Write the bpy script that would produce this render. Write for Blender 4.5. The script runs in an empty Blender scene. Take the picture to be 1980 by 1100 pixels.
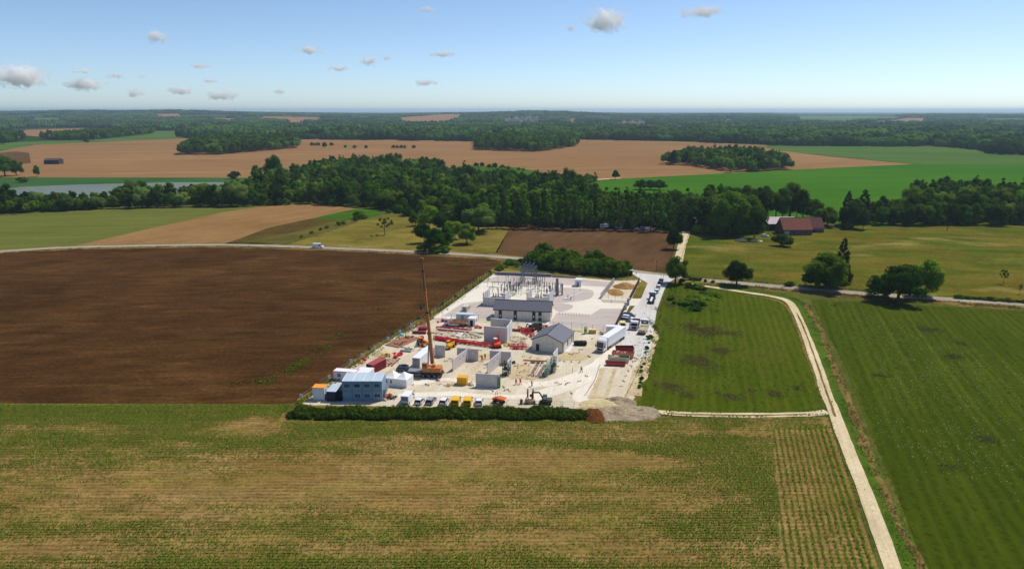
import bpy, bmesh, math, random
import numpy as np
from mathutils import Vector, Matrix
R = math.radians
scene = bpy.context.scene
C = scene.collection
# ---------------------------------------------------------------- camera
CAMH = 70.0; FPX = 1400.0; HZ = 214.0
PITCH = math.atan((550 - HZ) / FPX); CP = math.cos(PITCH); SP = math.sin(PITCH)
cam_d = bpy.data.cameras.new('camera'); cam_d.sensor_width = 36; cam_d.lens = FPX / 1980 * 36
cam_d.clip_start = 1; cam_d.clip_end = 80000
cam = bpy.data.objects.new('camera', cam_d); C.objects.link(cam)
cam.location = (0, 0, CAMH); cam.rotation_euler = (R(90) - PITCH, 0, 0)
scene.camera = cam
# ---------------------------------------------------------------- light
SUN_AZ = 40.0      # degrees from +X towards +Y
SUN_EL = 56.0
SKY_K = 0.14; SUN_K = 4.2; EXPO = 0.05
scene.view_settings.view_transform = 'Standard'; scene.view_settings.look = 'None'
scene.view_settings.gamma = 1; scene.view_settings.exposure = EXPO
w = bpy.data.worlds.new('World'); scene.world = w; w.use_nodes = True
nt = w.node_tree; nt.nodes.clear()
sky = nt.nodes.new('ShaderNodeTexSky'); sky.sky_type = 'NISHITA'; sky.sun_disc = False
sky.sun_elevation = R(SUN_EL); sky.sun_rotation = R(90 - SUN_AZ)
sky.altitude = 100; sky.air_density = 0.6; sky.dust_density = 0.5; sky.ozone_density = 3.0
bg = nt.nodes.new('ShaderNodeBackground'); bg.inputs[1].default_value = SKY_K
wo = nt.nodes.new('ShaderNodeOutputWorld')
tint = nt.nodes.new('ShaderNodeMix'); tint.data_type = 'RGBA'; tint.blend_type = 'MULTIPLY'; tint.inputs[0].default_value = 1; tint.inputs[7].default_value = (0.97, 1.0, 0.99, 1)
nt.links.new(sky.outputs[0], tint.inputs[6]); nt.links.new(tint.outputs[2], bg.inputs[0]); nt.links.new(bg.outputs[0], wo.inputs[0])
ld = bpy.data.lights.new('sun', 'SUN'); ld.energy = SUN_K; ld.angle = R(0.5); ld.color = (1.0, 0.94, 0.83)
lo = bpy.data.objects.new('sun', ld); C.objects.link(lo)
sv = Vector((math.cos(R(SUN_EL)) * math.cos(R(SUN_AZ)), math.cos(R(SUN_EL)) * math.sin(R(SUN_AZ)), math.sin(R(SUN_EL))))
lo.rotation_euler = sv.to_track_quat('Z', 'Y').to_euler(); lo.location = (60, 60, 90)
cy = scene.cycles
cy.max_bounces = 20; cy.diffuse_bounces = 3; cy.glossy_bounces = 2; cy.transmission_bounces = 2
cy.transparent_max_bounces = 6; cy.volume_bounces = 18; cy.caustics_reflective = False; cy.caustics_refractive = False
cy.sample_clamp_indirect = 4
# ---------------------------------------------------------------- terrain
SKYX = [-3000, -600, 0, 170, 330, 450, 600, 760, 870, 1000, 1150, 1290, 1340, 1450, 1500, 1560, 1700, 1850, 2100, 4000]
SKYY = [216, 215, 214, 212.0, 211.8, 213.6, 216, 218.5, 216, 214.6, 216.8, 219, 217.6, 217.2, 220, 222, 222, 220, 219, 219]
def sstep(a, b, x):
    t = np.clip((x - a) / (b - a), 0, 1); return t * t * (3 - 2 * t)
def hgt(X, Y):
    X = np.asarray(X, float); Y = np.asarray(Y, float)
    px = 990 + FPX * CP * X / np.maximum(Y, 2500)
    ys = np.interp(px, SKYX, SKYY)
    top = CAMH - (ys - HZ) / FPX * 7000 - 29
    bump = 20 * np.sin(X / 510 + 1.3) * np.sin(Y / 430) + 6 * np.sin(X / 230 + Y / 330)
    h = sstep(3100, 7000, Y) * (top + bump * sstep(3300, 4500, Y) * (1 - sstep(6000, 7000, Y)))
    h = h * (1 - 0.75 * sstep(7300, 10500, Y))
    return h
def H1(x, y): return float(hgt(x, y))
def P(px, py, z=None):
    dx = (px - 990) / FPX; u = (550 - py) / FPX
    d = (dx, CP + u * SP, u * CP - SP)
    if z is not None:
        t = (z - CAMH) / d[2]; return Vector((d[0] * t, d[1] * t, z))
    t = -CAMH / min(d[2], -1e-4)
    if d[1] * t < 3100: return Vector((d[0] * t, d[1] * t, 0))
    t = 3000 / d[1]
    while t * d[1] < 20000:
        t *= 1.004
        if CAMH + d[2] * t < H1(d[0] * t, d[1] * t): break
    return Vector((d[0] * t, d[1] * t, H1(d[0] * t, d[1] * t)))
def Sc(py): return (py - HZ) * CP / CAMH       # horizontal pixels per metre on the ground at row py
# ---------------------------------------------------------------- numpy noise
_rs = np.random.RandomState(5); _tab = _rs.rand(256, 256)
def vnoise(x, y):
    x = np.asarray(x, float); y = np.asarray(y, float)
    xi = np.floor(x).astype(int); yi = np.floor(y).astype(int); fx = x - xi; fy = y - yi
    fx = fx * fx * (3 - 2 * fx); fy = fy * fy * (3 - 2 * fy)
    a = _tab[xi & 255, yi & 255]; b = _tab[(xi + 1) & 255, yi & 255]; c = _tab[xi & 255, (yi + 1) & 255]; d = _tab[(xi + 1) & 255, (yi + 1) & 255]
    return (a * (1 - fx) + b * fx) * (1 - fy) + (c * (1 - fx) + d * fx) * fy
def fbm(x, y, o=4):
    s = 0; a = .5; n = 0
    for i in range(o):
        s = s + a * vnoise(x * 2 ** i + 17 * i, y * 2 ** i + 31 * i); n += a; a *= .55
    return s / n
# ---------------------------------------------------------------- materials
def srgb(r, g, b):
    f = lambda c: (c / 255 / 12.92) if c / 255 <= .04045 else ((c / 255 + .055) / 1.055) ** 2.4
    return (f(r), f(g), f(b), 1)
_mats = {}
def newmat(name):
    m = bpy.data.materials.new(name); m.use_nodes = True
    nt = m.node_tree; b = nt.nodes['Principled BSDF']; return m, nt, b
def mat(name, col, rough=.7, metal=0.0, noise=0.12, scale=1.2, spec=.3, streak=None):
    if name in _mats: return _mats[name]
    m, nt, b = newmat(name); N = nt.nodes; L = nt.links
    if len(col) == 3: col = (*col, 1)
    b.inputs['Roughness'].default_value = rough; b.inputs['Metallic'].default_value = metal
    b.inputs['Specular IOR Level'].default_value = spec
    if noise > 0:
        tc = N.new('ShaderNodeTexCoord'); n = N.new('ShaderNodeTexNoise'); n.inputs['Scale'].default_value = scale; n.inputs['Detail'].default_value = 5
        mp = N.new('ShaderNodeMapping')
        if streak: mp.inputs['Scale'].default_value = streak
        L.new(tc.outputs['Object'], mp.inputs[0]); L.new(mp.outputs[0], n.inputs[0])
        mr = N.new('ShaderNodeMapRange'); mr.inputs[1].default_value = .3; mr.inputs[2].default_value = .7
        mr.inputs[3].default_value = 1 - noise; mr.inputs[4].default_value = 1 + noise
        mx = N.new('ShaderNodeVectorMath'); mx.operation = 'SCALE'; mx.inputs[0].default_value = col[:3]
        L.new(n.outputs[0], mr.inputs[0]); L.new(mr.outputs[0], mx.inputs['Scale']); L.new(mx.outputs[0], b.inputs['Base Color'])
    else: b.inputs['Base Color'].default_value = col
    _mats[name] = m; return m
def ramp(N, L, fac, cols, lo=.25, hi=.75):
    r = N.new('ShaderNodeValToRGB'); n = len(cols)
    while len(r.color_ramp.elements) < n: r.color_ramp.elements.new(.5)
    for i, c in enumerate(cols):
        e = r.color_ramp.elements[i]; e.position = lo + (hi - lo) * i / (n - 1); e.color = c if len(c) == 4 else (*c, 1)
    L.new(fac, r.inputs[0]); return r.outputs[0]
def mixc(N, L, a, b, f, mode='MIX'):
    m = N.new('ShaderNodeMix'); m.data_type = 'RGBA'; m.blend_type = mode
    if isinstance(f, (int, float)): m.inputs[0].default_value = f
    else: L.new(f, m.inputs[0])
    for s, i in ((a, 6), (b, 7)):
        if isinstance(s, (tuple, list)): m.inputs[i].default_value = s
        else: L.new(s, m.inputs[i])
    return m.outputs[2]
def noi(N, L, vec, scale, detail=4, rough=.55, dist=0):
    n = N.new('ShaderNodeTexNoise'); n.inputs['Scale'].default_value = scale; n.inputs['Detail'].default_value = detail
    n.inputs['Roughness'].default_value = rough; n.inputs['Distortion'].default_value = dist
    L.new(vec, n.inputs[0]); return n.outputs[0]
def mapv(N, L, vec, rot=0, sc=(1, 1, 1)):
    m = N.new('ShaderNodeMapping'); m.vector_type = 'TEXTURE'
    m.inputs['Rotation'].default_value = (0, 0, -rot); m.inputs['Scale'].default_value = tuple(1 / q for q in sc)
    L.new(vec, m.inputs[0]); return m.outputs[0]
def rng(N, L, v, a, b, c=0., d=1.):
    m = N.new('ShaderNodeMapRange'); L.new(v, m.inputs[0])
    for i, k in enumerate((a, b, c, d)): m.inputs[i + 1].default_value = k
    return m.outputs[0]
TINT = {'dark_rapeseed': (.8, .84, .7), 'green_cereal': (.92, .88, .36), 'green_fallow': (.9, .9, .38), 'beet_green': (1.1, 1.1, .42), 'olive_grain': (.77, .74, .46), 'stubble': (.94, .92, .72), 'ripe_grain': (.93, .89, .74),
        'pale_green_crop': (.62, .64, .4), 'ripe_rapeseed': (.84, .76, .58), 'pasture': (.78, .74, .44), 'dry_meadow': (.8, .76, .5), 'crop_soil': (.95, .93, .68), 'lush_strip': (.7, .82, .4), 'reed_green': (.7, .8, .5), 'dry_verge': (.8, .74, .5), 'weedy_strip': (.85, .78, .5)}
def groundmat(name, cols, big=.02, fine=1.2, rowdir=None, rowsp=None, rowcol=None, rowk=.5, streakk=.35, spots=None, finek=.35, bump=.4, streaklen=.02, streakw=.5, tint=(1.0, .97, .74)):
    """soil or grass: broad patches, streaks along the working direction, optional crop rows, fine grain"""
    tint = TINT.get(name, tint); m, nt, b = newmat(name); N = nt.nodes; L = nt.links
    g = N.new('ShaderNodeNewGeometry').outputs['Position']
    a = noi(N, L, g, big, 5, .6, .6)
    rd = rowdir if rowdir is not None else 0
    sv = mapv(N, L, g, -rd, (streaklen, streakw, 1))
    st = noi(N, L, sv, 1.0, 4, .6)
    ad = N.new('ShaderNodeMix'); ad.inputs[0].default_value = streakk; L.new(a, ad.inputs[2]); L.new(st, ad.inputs[3])
    col = ramp(N, L, ad.outputs[0], cols, .32, .68)
    if rowsp:
        rv = mapv(N, L, g, -rd, (1, 1 / rowsp, 1)); sp = N.new('ShaderNodeSeparateXYZ'); L.new(rv, sp.inputs[0])
        wob = noi(N, L, mapv(N, L, g, -rd, (.15, .15, 1)), 1, 2)
        ma = N.new('ShaderNodeMath'); ma.operation = 'ADD'; L.new(sp.outputs[1], ma.inputs[0]); L.new(wob, ma.inputs[1])
        si = N.new('ShaderNodeMath'); si.operation = 'PINGPONG'; si.inputs[1].default_value = .5; L.new(ma.outputs[0], si.inputs[0])
        br = noi(N, L, mapv(N, L, g, -rd, (.9, .5, 1)), 1, 4)
        mm = N.new('ShaderNodeMath'); mm.operation = 'MULTIPLY'; L.new(rng(N, L, si.outputs[0], .1, .4), mm.inputs[0]); L.new(rng(N, L, br, .35, .65, .0, rowk), mm.inputs[1])
        col = mixc(N, L, col, rowcol, mm.outputs[0])
    for (sc, lo, hi, c, k, sx) in (spots or []):
        n = noi(N, L, mapv(N, L, g, -rd, (sx, 1, 1)), sc, 5, .6, .3); col = mixc(N, L, col, c, rng(N, L, n, lo, hi, 0, k))
    f = noi(N, L, g, fine, 6, .75); fr0 = rng(N, L, f, .3, .7, 1 - finek, 1 + finek)
    f2 = noi(N, L, mapv(N, L, g, -rd, (.5, 1, 1)), fine * .13, 8, .72, .4); fr1 = rng(N, L, f2, .3, .7, 1 - finek * .9, 1 + finek * .9)
    fm_ = N.new('ShaderNodeMath'); fm_.operation = 'MULTIPLY'; L.new(fr0, fm_.inputs[0]); L.new(fr1, fm_.inputs[1]); fr = fm_.outputs[0]
    vm = N.new('ShaderNodeVectorMath'); vm.operation = 'SCALE'; L.new(col, vm.inputs[0]); L.new(fr, vm.inputs['Scale'])
    vt = N.new('ShaderNodeVectorMath'); vt.operation = 'MULTIPLY'; vt.inputs[1].default_value = tint; L.new(vm.outputs[0], vt.inputs[0])
    L.new(vt.outputs[0], b.inputs['Base Color']); b.inputs['Roughness'].default_value = 1; b.inputs['Specular IOR Level'].default_value = 0
    if bump:
        bp = N.new('ShaderNodeBump'); bp.inputs['Strength'].default_value = bump; bp.inputs['Distance'].default_value = .3
        L.new(f, bp.inputs['Height']); L.new(bp.outputs[0], b.inputs['Normal'])
    return m
def foliage(name, c1, c2, trans=.35, vary=.35):
    c1, c2 = [(c[0] * 1.08, c[1] * 1.14, c[2] * .66, 1) for c in (c1, c2)]
    m, nt, b = newmat(name); N = nt.nodes; L = nt.links; N.remove(b)
    oi = N.new('ShaderNodeObjectInfo'); tc = N.new('ShaderNodeTexCoord')
    n = noi(N, L, tc.outputs['Object'], .45, 4, .6)
    mx = N.new('ShaderNodeMix'); mx.inputs[0].default_value = .5; L.new(n, mx.inputs[2]); L.new(oi.outputs['Random'], mx.inputs[3])
    col = ramp(N, L, mx.outputs[0], [c1, c2], .25, .75)
    if 'far' in name:
        bn = noi(N, L, N.new('ShaderNodeNewGeometry').outputs['Position'], .0016, 4, .6); col = mixc(N, L, col, (c2[0] * 1.5, c2[1] * 1.35, c2[2] * 1.3, 1), rng(N, L, bn, .5, .68, 0, .7))
    hs = N.new('ShaderNodeHueSaturation'); L.new(col, hs.inputs['Color']); L.new(rng(N, L, oi.outputs['Random'], 0, 1, 1 - vary, 1 + vary), hs.inputs['Value'])
    wn = N.new('ShaderNodeTexWhiteNoise'); wn.noise_dimensions = '1D'; L.new(oi.outputs['Random'], wn.inputs['W']); L.new(rng(N, L, wn.outputs[0], 0, 1, .478, .522), hs.inputs['Hue'])
    d = N.new('ShaderNodeBsdfDiffuse'); t = N.new('ShaderNodeBsdfTranslucent'); ms = N.new('ShaderNodeMixShader'); ms.inputs[0].default_value = trans
    L.new(hs.outputs[0], d.inputs[0]); L.new(hs.outputs[0], t.inputs[0]); L.new(d.outputs[0], ms.inputs[1]); L.new(t.outputs[0], ms.inputs[2])
    L.new(ms.outputs[0], N['Material Output'].inputs[0]); return m
# ---------------------------------------------------------------- mesh helpers
def fastmesh(name, V, Fs):
    """V (n,3); Fs list of (k,m) index arrays, one per face size"""
    me = bpy.data.meshes.new(name); V = np.asarray(V, np.float32)
    Fs = [np.asarray(f, np.int32) for f in Fs if len(f)]
    nl = sum(f.size for f in Fs); nf = sum(len(f) for f in Fs)
    me.vertices.add(len(V)); me.vertices.foreach_set('co', V.ravel())
    me.loops.add(nl); me.loops.foreach_set('vertex_index', np.concatenate([f.ravel() for f in Fs]))
    me.polygons.add(nf); st = []; o = 0
    for f in Fs:
        st.append(np.arange(len(f)) * f.shape[1] + o); o += f.size
    me.polygons.foreach_set('loop_start', np.concatenate(st).astype(np.int32))
    me.update(calc_edges=True); me.validate(); return me
class MB:
    def __init__(s): s.v = []; s.f = []
    def add(s, vs, fs):
        o = len(s.v); s.v += [tuple(v) for v in vs]; s.f += [tuple(i + o for i in f) for f in fs]; return s
    def hexa(s, b, t):
        return s.add(list(b) + list(t), [(3, 2, 1, 0), (4, 5, 6, 7), (0, 1, 5, 4), (1, 2, 6, 5), (2, 3, 7, 6), (3, 0, 4, 7)])
    def box(s, x0, x1, y0, y1, z0, z1, tx=0, ty=0):
        return s.hexa([(x0, y0, z0), (x1, y0, z0), (x1, y1, z0), (x0, y1, z0)], [(x0 + tx, y0 + ty, z1), (x1 - tx, y0 + ty, z1), (x1 - tx, y1 - ty, z1), (x0 + tx, y1 - ty, z1)])
    def cbox(s, c, d, tx=0, ty=0):
        return s.box(c[0] - d[0] / 2, c[0] + d[0] / 2, c[1] - d[1] / 2, c[1] + d[1] / 2, c[2], c[2] + d[2], tx, ty)
    def beam(s, a, b, w, h=None):
        h = h or w; a = Vector(a); b = Vector(b); d = (b - a).normalized()
        up = Vector((0, 0, 1)) if abs(d.z) < .95 else Vector((0, 1, 0)); x = d.cross(up).normalized() * w / 2; y = x.cross(d).normalized() * h / 2
        return s.hexa([a - x - y, a + x - y, a + x + y, a - x + y], [b - x - y, b + x - y, b + x + y, b - x + y])
    def tube(s, a, b, r0, r1=None, n=8):
        r1 = r0 if r1 is None else r1; a = Vector(a); b = Vector(b); d = (b - a).normalized()
        up = Vector((0, 0, 1)) if abs(d.z) < .95 else Vector((0, 1, 0)); x = d.cross(up).normalized(); y = x.cross(d)
        vs = []
        for k in range(n):
            q = x * math.cos(2 * math.pi * k / n) + y * math.sin(2 * math.pi * k / n); vs.append(a + q * r0)
        for k in range(n):
            q = x * math.cos(2 * math.pi * k / n) + y * math.sin(2 * math.pi * k / n); vs.append(b + q * r1)
        return s.add(vs, [(k, (k + 1) % n, n + (k + 1) % n, n + k) for k in range(n)] + [tuple(range(n - 1, -1, -1)), tuple(range(n, 2 * n))])
    def prof(s, pts, y0, y1):     # profile in x,z extruded along y
        n = len(pts); vs = [(p[0], y0, p[1]) for p in pts] + [(p[0], y1, p[1]) for p in pts]
        return s.add(vs, [(k, (k + 1) % n, n + (k + 1) % n, n + k) for k in range(n)] + [tuple(range(n - 1, -1, -1)), tuple(range(n, 2 * n))])
    def profx(s, pts, x0, x1):    # profile in y,z extruded along x
        n = len(pts); vs = [(x0, p[0], p[1]) for p in pts] + [(x1, p[0], p[1]) for p in pts]
        return s.add(vs, [(k, (k + 1) % n, n + (k + 1) % n, n + k) for k in range(n)] + [tuple(range(n - 1, -1, -1)), tuple(range(n, 2 * n))])
    def blob(s, c, r, seed=0, j=.15, n=8, m=6, flat=1):
        rd = random.Random(seed); vs = [(c[0], c[1], c[2] + r * flat)]
        for i in range(1, m):
            t = math.pi * i / m
            for k in range(n):
                a = 2 * math.pi * (k + .5 * (i % 2)) / n; q = r * (1 + rd.uniform(-j, j))
                vs.append((c[0] + q * math.sin(t) * math.cos(a), c[1] + q * math.sin(t) * math.sin(a), c[2] + q * flat * math.cos(t)))
        vs.append((c[0], c[1], c[2] - r * flat)); fs = [(0, 1 + k, 1 + (k + 1) % n) for k in range(n)]
        for i in range(m - 2):
            for k in range(n):
                a = 1 + i * n + k; b = 1 + i * n + (k + 1) % n; fs.append((a, a + n, b + n, b))
        e = len(vs) - 1; fs += [(e, e - n + (k + 1) % n, e - n + k) for k in range(n)]
        return s.add(vs, fs)
    def mesh(s, name):
        me = bpy.data.meshes.new(name); me.from_pydata(s.v, [], s.f); me.update(); 
        bm = bmesh.new(); bm.from_mesh(me); bmesh.ops.recalc_face_normals(bm, faces=bm.faces); bm.to_mesh(me); bm.free(); return me
    def obj(s, name, m, parent=None, bevel=0, smooth=False, label=None):
        me = s.mesh(name); me.materials.append(m); o = bpy.data.objects.new(name, me); C.objects.link(o)
        if parent: o.parent = parent
        if smooth: me.polygons.foreach_set('use_smooth', [True] * len(me.polygons))
        if bevel:
            b = o.modifiers.new('bevel', 'BEVEL'); b.width = bevel; b.segments = 2; b.limit_method = 'ANGLE'
        if label: o['label'] = label
        return o
def tag(o, label, cat, group=None, kind=None):
    o['label'] = label; o['category'] = cat
    if group: o['group'] = group
    if kind: o['kind'] = kind
    return o
def thing(name, label, cat, loc=(0, 0, 0), rz=0, group=None):
    o = bpy.data.objects.new(name, None); C.objects.link(o); o.location = loc; o.rotation_euler = (0, 0, rz); o.empty_display_size = .5
    return tag(o, label, cat, group)
def copy_tree(o, parent=None):
    c = o.copy(); C.objects.link(c); c.parent = parent
    for ch in list(o.children): copy_tree(ch, c)
    return c
def dup(o, loc, rz=0, label=None, group=None, sc=None):
    c = copy_tree(o); c.location = loc; c.rotation_euler = (0, 0, rz)
    if label: c['label'] = label
    if group: c['group'] = group
    if sc: c.scale = (sc, sc, sc) if isinstance(sc, (int, float)) else sc
    return c
def meshobj(name, me, m, parent=None):
    if m and not me.materials: me.materials.append(m)
    o = bpy.data.objects.new(name, me); C.objects.link(o)
    if parent: o.parent = parent
    return o
# ---------------------------------------------------------------- terrain sheet
def terrain():
    xs = np.concatenate([np.linspace(-26000, -8000, 16)[:-1], np.arange(-8000, 8001, 100), np.linspace(8000, 26000, 16)[1:]])
    ys = np.concatenate([[-3000, -1000, 0], np.arange(500, 3000, 500), np.arange(3000, 11000, 100), np.linspace(11000, 34000, 14)])
    X, Y = np.meshgrid(xs, ys); Z = hgt(X, Y); V = np.stack([X, Y, Z], -1).reshape(-1, 3); nx = len(xs)
    i = (np.arange(len(ys) - 1)[:, None] * nx + np.arange(nx - 1)[None]).ravel()
    return fastmesh('ground', V, [np.stack([i, i + 1, i + nx + 1, i + nx], -1)]), xs, ys
tm, TX, TY = terrain()
for p in tm.polygons: p.use_smooth = True
G_base = groundmat('grass_ground', [srgb(88, 84, 46), srgb(74, 82, 38), srgb(92, 96, 50)], .03, 1.0, spots=[(.25, .5, .7, srgb(118, 104, 70), .5, 1)])
G_far = groundmat('woodland_floor', [srgb(30, 48, 26), srgb(42, 62, 32), srgb(52, 72, 38)], .004, .05, bump=0)
tm.materials.append(G_base); tm.materials.append(G_far)
cen = np.zeros(len(tm.polygons) * 3); tm.polygons.foreach_get('center', cen); cen = cen.reshape(-1, 3)
tm.polygons.foreach_set('material_index', (cen[:, 1] > 1500).astype(np.int32))
ground = bpy.data.objects.new('ground', tm); C.objects.link(ground); tag(ground, 'open rolling grassland under the fields', 'ground', kind='structure')
_lay = [0]
def smooth_poly(pts, n=4):
    out = []; k = len(pts)
    for i in range(k):
        p0, p1, p2, p3 = [Vector(pts[(i + j - 1) % k]) for j in range(4)]
        for q in range(n):
            t = q / n; out.append(.5 * ((2 * p1) + (p2 - p0) * t + (2 * p0 - 5 * p1 + 4 * p2 - p3) * t * t + (3 * p1 - p0 - 3 * p2 + p3) * t ** 3))
    return out
def sheet(name, pix, m, label, z=.03, smooth=False, cat=None, world=None, rag=0):
    _lay[0] += 1
    pts = world or [P(*p) for p in pix]
    if smooth: pts = smooth_poly(pts)
    if rag:
        rd = random.Random(_lay[0]); q = []
        for a, b in zip(pts, pts[1:] + pts[:1]):
            n = max(1, int((b - a).length / (rag * 4)))
            for i in range(n):
                p = a.lerp(b, i / n); d = (b - a).normalized(); p = p + Vector((-d.y, d.x, 0)) * rd.uniform(-rag, rag) if i else p
                q.append(p)
        pts = q
    bm = bmesh.new(); vs = [bm.verts.new((p[0], p[1], 0)) for p in pts]; f = bm.faces.new(vs)
    far = max(p[1] for p in pts)
    if far > 3000:
        bmesh.ops.triangulate(bm, faces=bm.faces[:])
        lo_x = min(p[0] for p in pts); hi_x = max(p[0] for p in pts); lo_y = min(p[1] for p in pts)
        for t in TX:
            if lo_x < t < hi_x: bmesh.ops.bisect_plane(bm, geom=bm.verts[:] + bm.edges[:] + bm.faces[:], plane_co=(t, 0, 0), plane_no=(1, 0, 0))
        for t in TY:
            if lo_y < t < far: bmesh.ops.bisect_plane(bm, geom=bm.verts[:] + bm.edges[:] + bm.faces[:], plane_co=(0, t, 0), plane_no=(0, 1, 0))
    else: bmesh.ops.triangulate(bm, faces=bm.faces[:])
    for v in bm.verts:
        v.co.z = (H1(v.co.x, v.co.y) if v.co.y > 2900 else 0) + z + max(0, v.co.y - 500) * 1.5e-4 + (2.0 if v.co.y > 3000 else 0)
    me = bpy.data.meshes.new(name); bm.to_mesh(me); bm.free(); me.update()
    if len(me.polygons) and me.polygons[0].normal.z < 0: me.flip_normals()
    o = meshobj(name, me, m); tag(o, label, cat or name.replace('_', ' '), kind='structure'); return o
# ---------------------------------------------------------------- fields, roads and water
NR = R(0)
tan = [srgb(122, 92, 66), srgb(138, 107, 78), srgb(152, 122, 92)]
G_tan = groundmat('ripe_grain', tan, .003, .25, rowdir=R(12), streaklen=.002, streakw=.06, streakk=.6, finek=.12, bump=.1, spots=[(.004, .56, .7, srgb(112, 100, 66), .55, .25)])
G_tan2 = groundmat('stubble', tan, .02, .5, rowdir=R(62), streaklen=.01, streakw=.5, streakk=.6, finek=.15, bump=.1)
G_green = groundmat('beet_green', [srgb(48, 86, 32), srgb(56, 96, 38), srgb(66, 104, 44)], .004, .2, rowdir=R(5), streaklen=.004, streakw=.05, streakk=.5, finek=.08, bump=.1)
G_pale = groundmat('pale_green_crop', [srgb(74, 106, 52), srgb(92, 122, 72), srgb(112, 136, 84)], .003, .2, rowdir=R(-20), streaklen=.002, streakw=.03, streakk=.8, finek=.08, bump=0)
G_olive = groundmat('olive_grain', [srgb(88, 98, 48), srgb(106, 114, 66), srgb(118, 122, 78)], .008, .3, rowdir=R(8), streaklen=.006, streakw=.12, streakk=.7, finek=.12, bump=.15)
G_reed = groundmat('reed_green', [srgb(50, 80, 48), srgb(66, 98, 64), srgb(78, 108, 74)], .01, .2, finek=.15, bump=.1)
G_strip = groundmat('weedy_strip', [srgb(74, 60, 36), srgb(92, 78, 48), srgb(70, 84, 36)], .03, .6, rowdir=R(40), streaklen=.01, streakw=.3, streakk=.6)
G_strip2 = groundmat('mixed_weeds', [srgb(70, 84, 32), srgb(92, 84, 48), srgb(60, 80, 28)], .05, .6, rowdir=R(40), streaklen=.01, streakw=.3, streakk=.5)
G_lush = groundmat('lush_strip', [srgb(62, 92, 34), srgb(80, 108, 44)], .03, .5)
G_yell = groundmat('dry_meadow', [srgb(96, 92, 44), srgb(122, 114, 62), srgb(140, 128, 78)], .03, .7, spots=[(.09, .55, .72, srgb(78, 88, 38), .6, 1)])
G_mead = groundmat('pasture', [srgb(70, 86, 28), srgb(88, 98, 38), srgb(112, 104, 52), srgb(116, 92, 54)], .018, .6, rowdir=R(-8), streaklen=.015, streakw=.06, streakk=.45, spots=[(.03, .56, .68, srgb(168, 152, 118), .65, .6), (.02, .52, .62, srgb(74, 96, 30), .8, .6)])
G_brown = groundmat('dark_rapeseed', [srgb(60, 40, 22), srgb(82, 54, 32), srgb(102, 72, 44)], .02, .8, rowdir=R(4), streaklen=.05, streakw=.3, streakk=.45, rowsp=2.6, rowcol=srgb(60, 42, 26), rowk=.35, finek=.42, bump=.9, spots=[(.045, .62, .75, srgb(66, 62, 34), .45, .4), (.35, .62, .78, srgb(112, 82, 56), .5, 1)])
G_brown2 = groundmat('ripe_rapeseed', [srgb(80, 62, 46), srgb(98, 76, 58), srgb(108, 86, 66)], .02, .9, rowdir=R(68), streaklen=.02, streakw=.2, streakk=.5, finek=.25, bump=.7, spots=[(.05, .6, .75, srgb(66, 64, 38), .5, .3)])
TD = 1.94   # direction of the farm track, radians
G_r1 = groundmat('green_fallow', [srgb(66, 78, 28), srgb(78, 90, 34), srgb(92, 94, 44)], .015, 1.6, rowdir=R(76), rowsp=2.2, rowcol=srgb(50, 66, 20), rowk=.7, streaklen=.015, streakw=.5, streakk=.6, finek=.13, bump=.7,
    spots=[(.03, .6, .72, srgb(84, 76, 58), .75, 1), (.05, .62, .74, srgb(108, 96, 56), .5, 1)])
G_r2 = groundmat('green_cereal', [srgb(56, 70, 26), srgb(68, 82, 32), srgb(84, 96, 40)], .012, 1.6, rowdir=R(72), rowsp=2.4, rowcol=srgb(42, 58, 18), rowk=.7, streaklen=.008, streakw=.4, streakk=.65, finek=.13, bump=.7,
    spots=[(.035, .66, .76, srgb(58, 58, 38), .6, 1)])
G_soil = groundmat('crop_soil', [srgb(122, 98, 62), srgb(140, 114, 78), srgb(156, 130, 96)], .03, 1.6, rowdir=0, rowsp=1.17, rowcol=srgb(70, 62, 30), rowk=.7, streaklen=.06, streakw=1.3, streakk=.5, finek=.36, bump=.6, spots=[(.12, .45, .62, srgb(108, 106, 50), .45, .3), (.03, .55, .7, srgb(118, 80, 52), .6, .5), (.5, .58, .7, srgb(86, 92, 40), .6, .25), (1.1, .66, .76, srgb(206, 186, 152), .8, 1)])
G_site = groundmat('crushed_limestone', tint=(1, .98, .93), cols=[srgb(180, 168, 148), srgb(196, 186, 167), srgb(210, 202, 188)], big=.06, fine=1.2, finek=.1, bump=.35, rowdir=R(73), streaklen=.03, streakw=.3, streakk=.5, spots=[(.12, .58, .75, srgb(176, 156, 120), .5, 1), (.5, .66, .8, srgb(150, 136, 116), .4, 1)])
G_yard = groundmat('yard_gravel', tint=(1, .98, .94), cols=[srgb(172, 161, 158), srgb(180, 170, 166), srgb(188, 178, 172)], big=.04, fine=2.5, finek=.08, bump=.3)
G_conc = groundmat('yard_concrete', tint=(1, .98, .93), cols=[srgb(208, 202, 192), srgb(214, 208, 198), srgb(220, 214, 205)], big=.05, fine=2, finek=.05, bump=.1)
G_road = groundmat('country_road', tint=(1, .98, .93), cols=[srgb(142, 134, 122), srgb(152, 144, 132), srgb(160, 153, 142)], big=.05, fine=2, finek=.12, bump=.1)
G_acc = groundmat('access_road_dust', tint=(1, .98, .94), cols=[srgb(182, 180, 180), srgb(196, 194, 192), srgb(204, 202, 200)], big=.05, fine=1.5, rowdir=R(78), streaklen=.01, streakw=.6, streakk=.6, finek=.08, bump=.1)
G_track = groundmat('chalk_track', tint=(1, .98, .9), cols=[srgb(182, 166, 136), srgb(198, 182, 152), srgb(210, 196, 170)], big=.08, fine=1.8, rowdir=R(74), streaklen=.05, streakw=1.2, streakk=.5, finek=.18, bump=.4)
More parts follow.
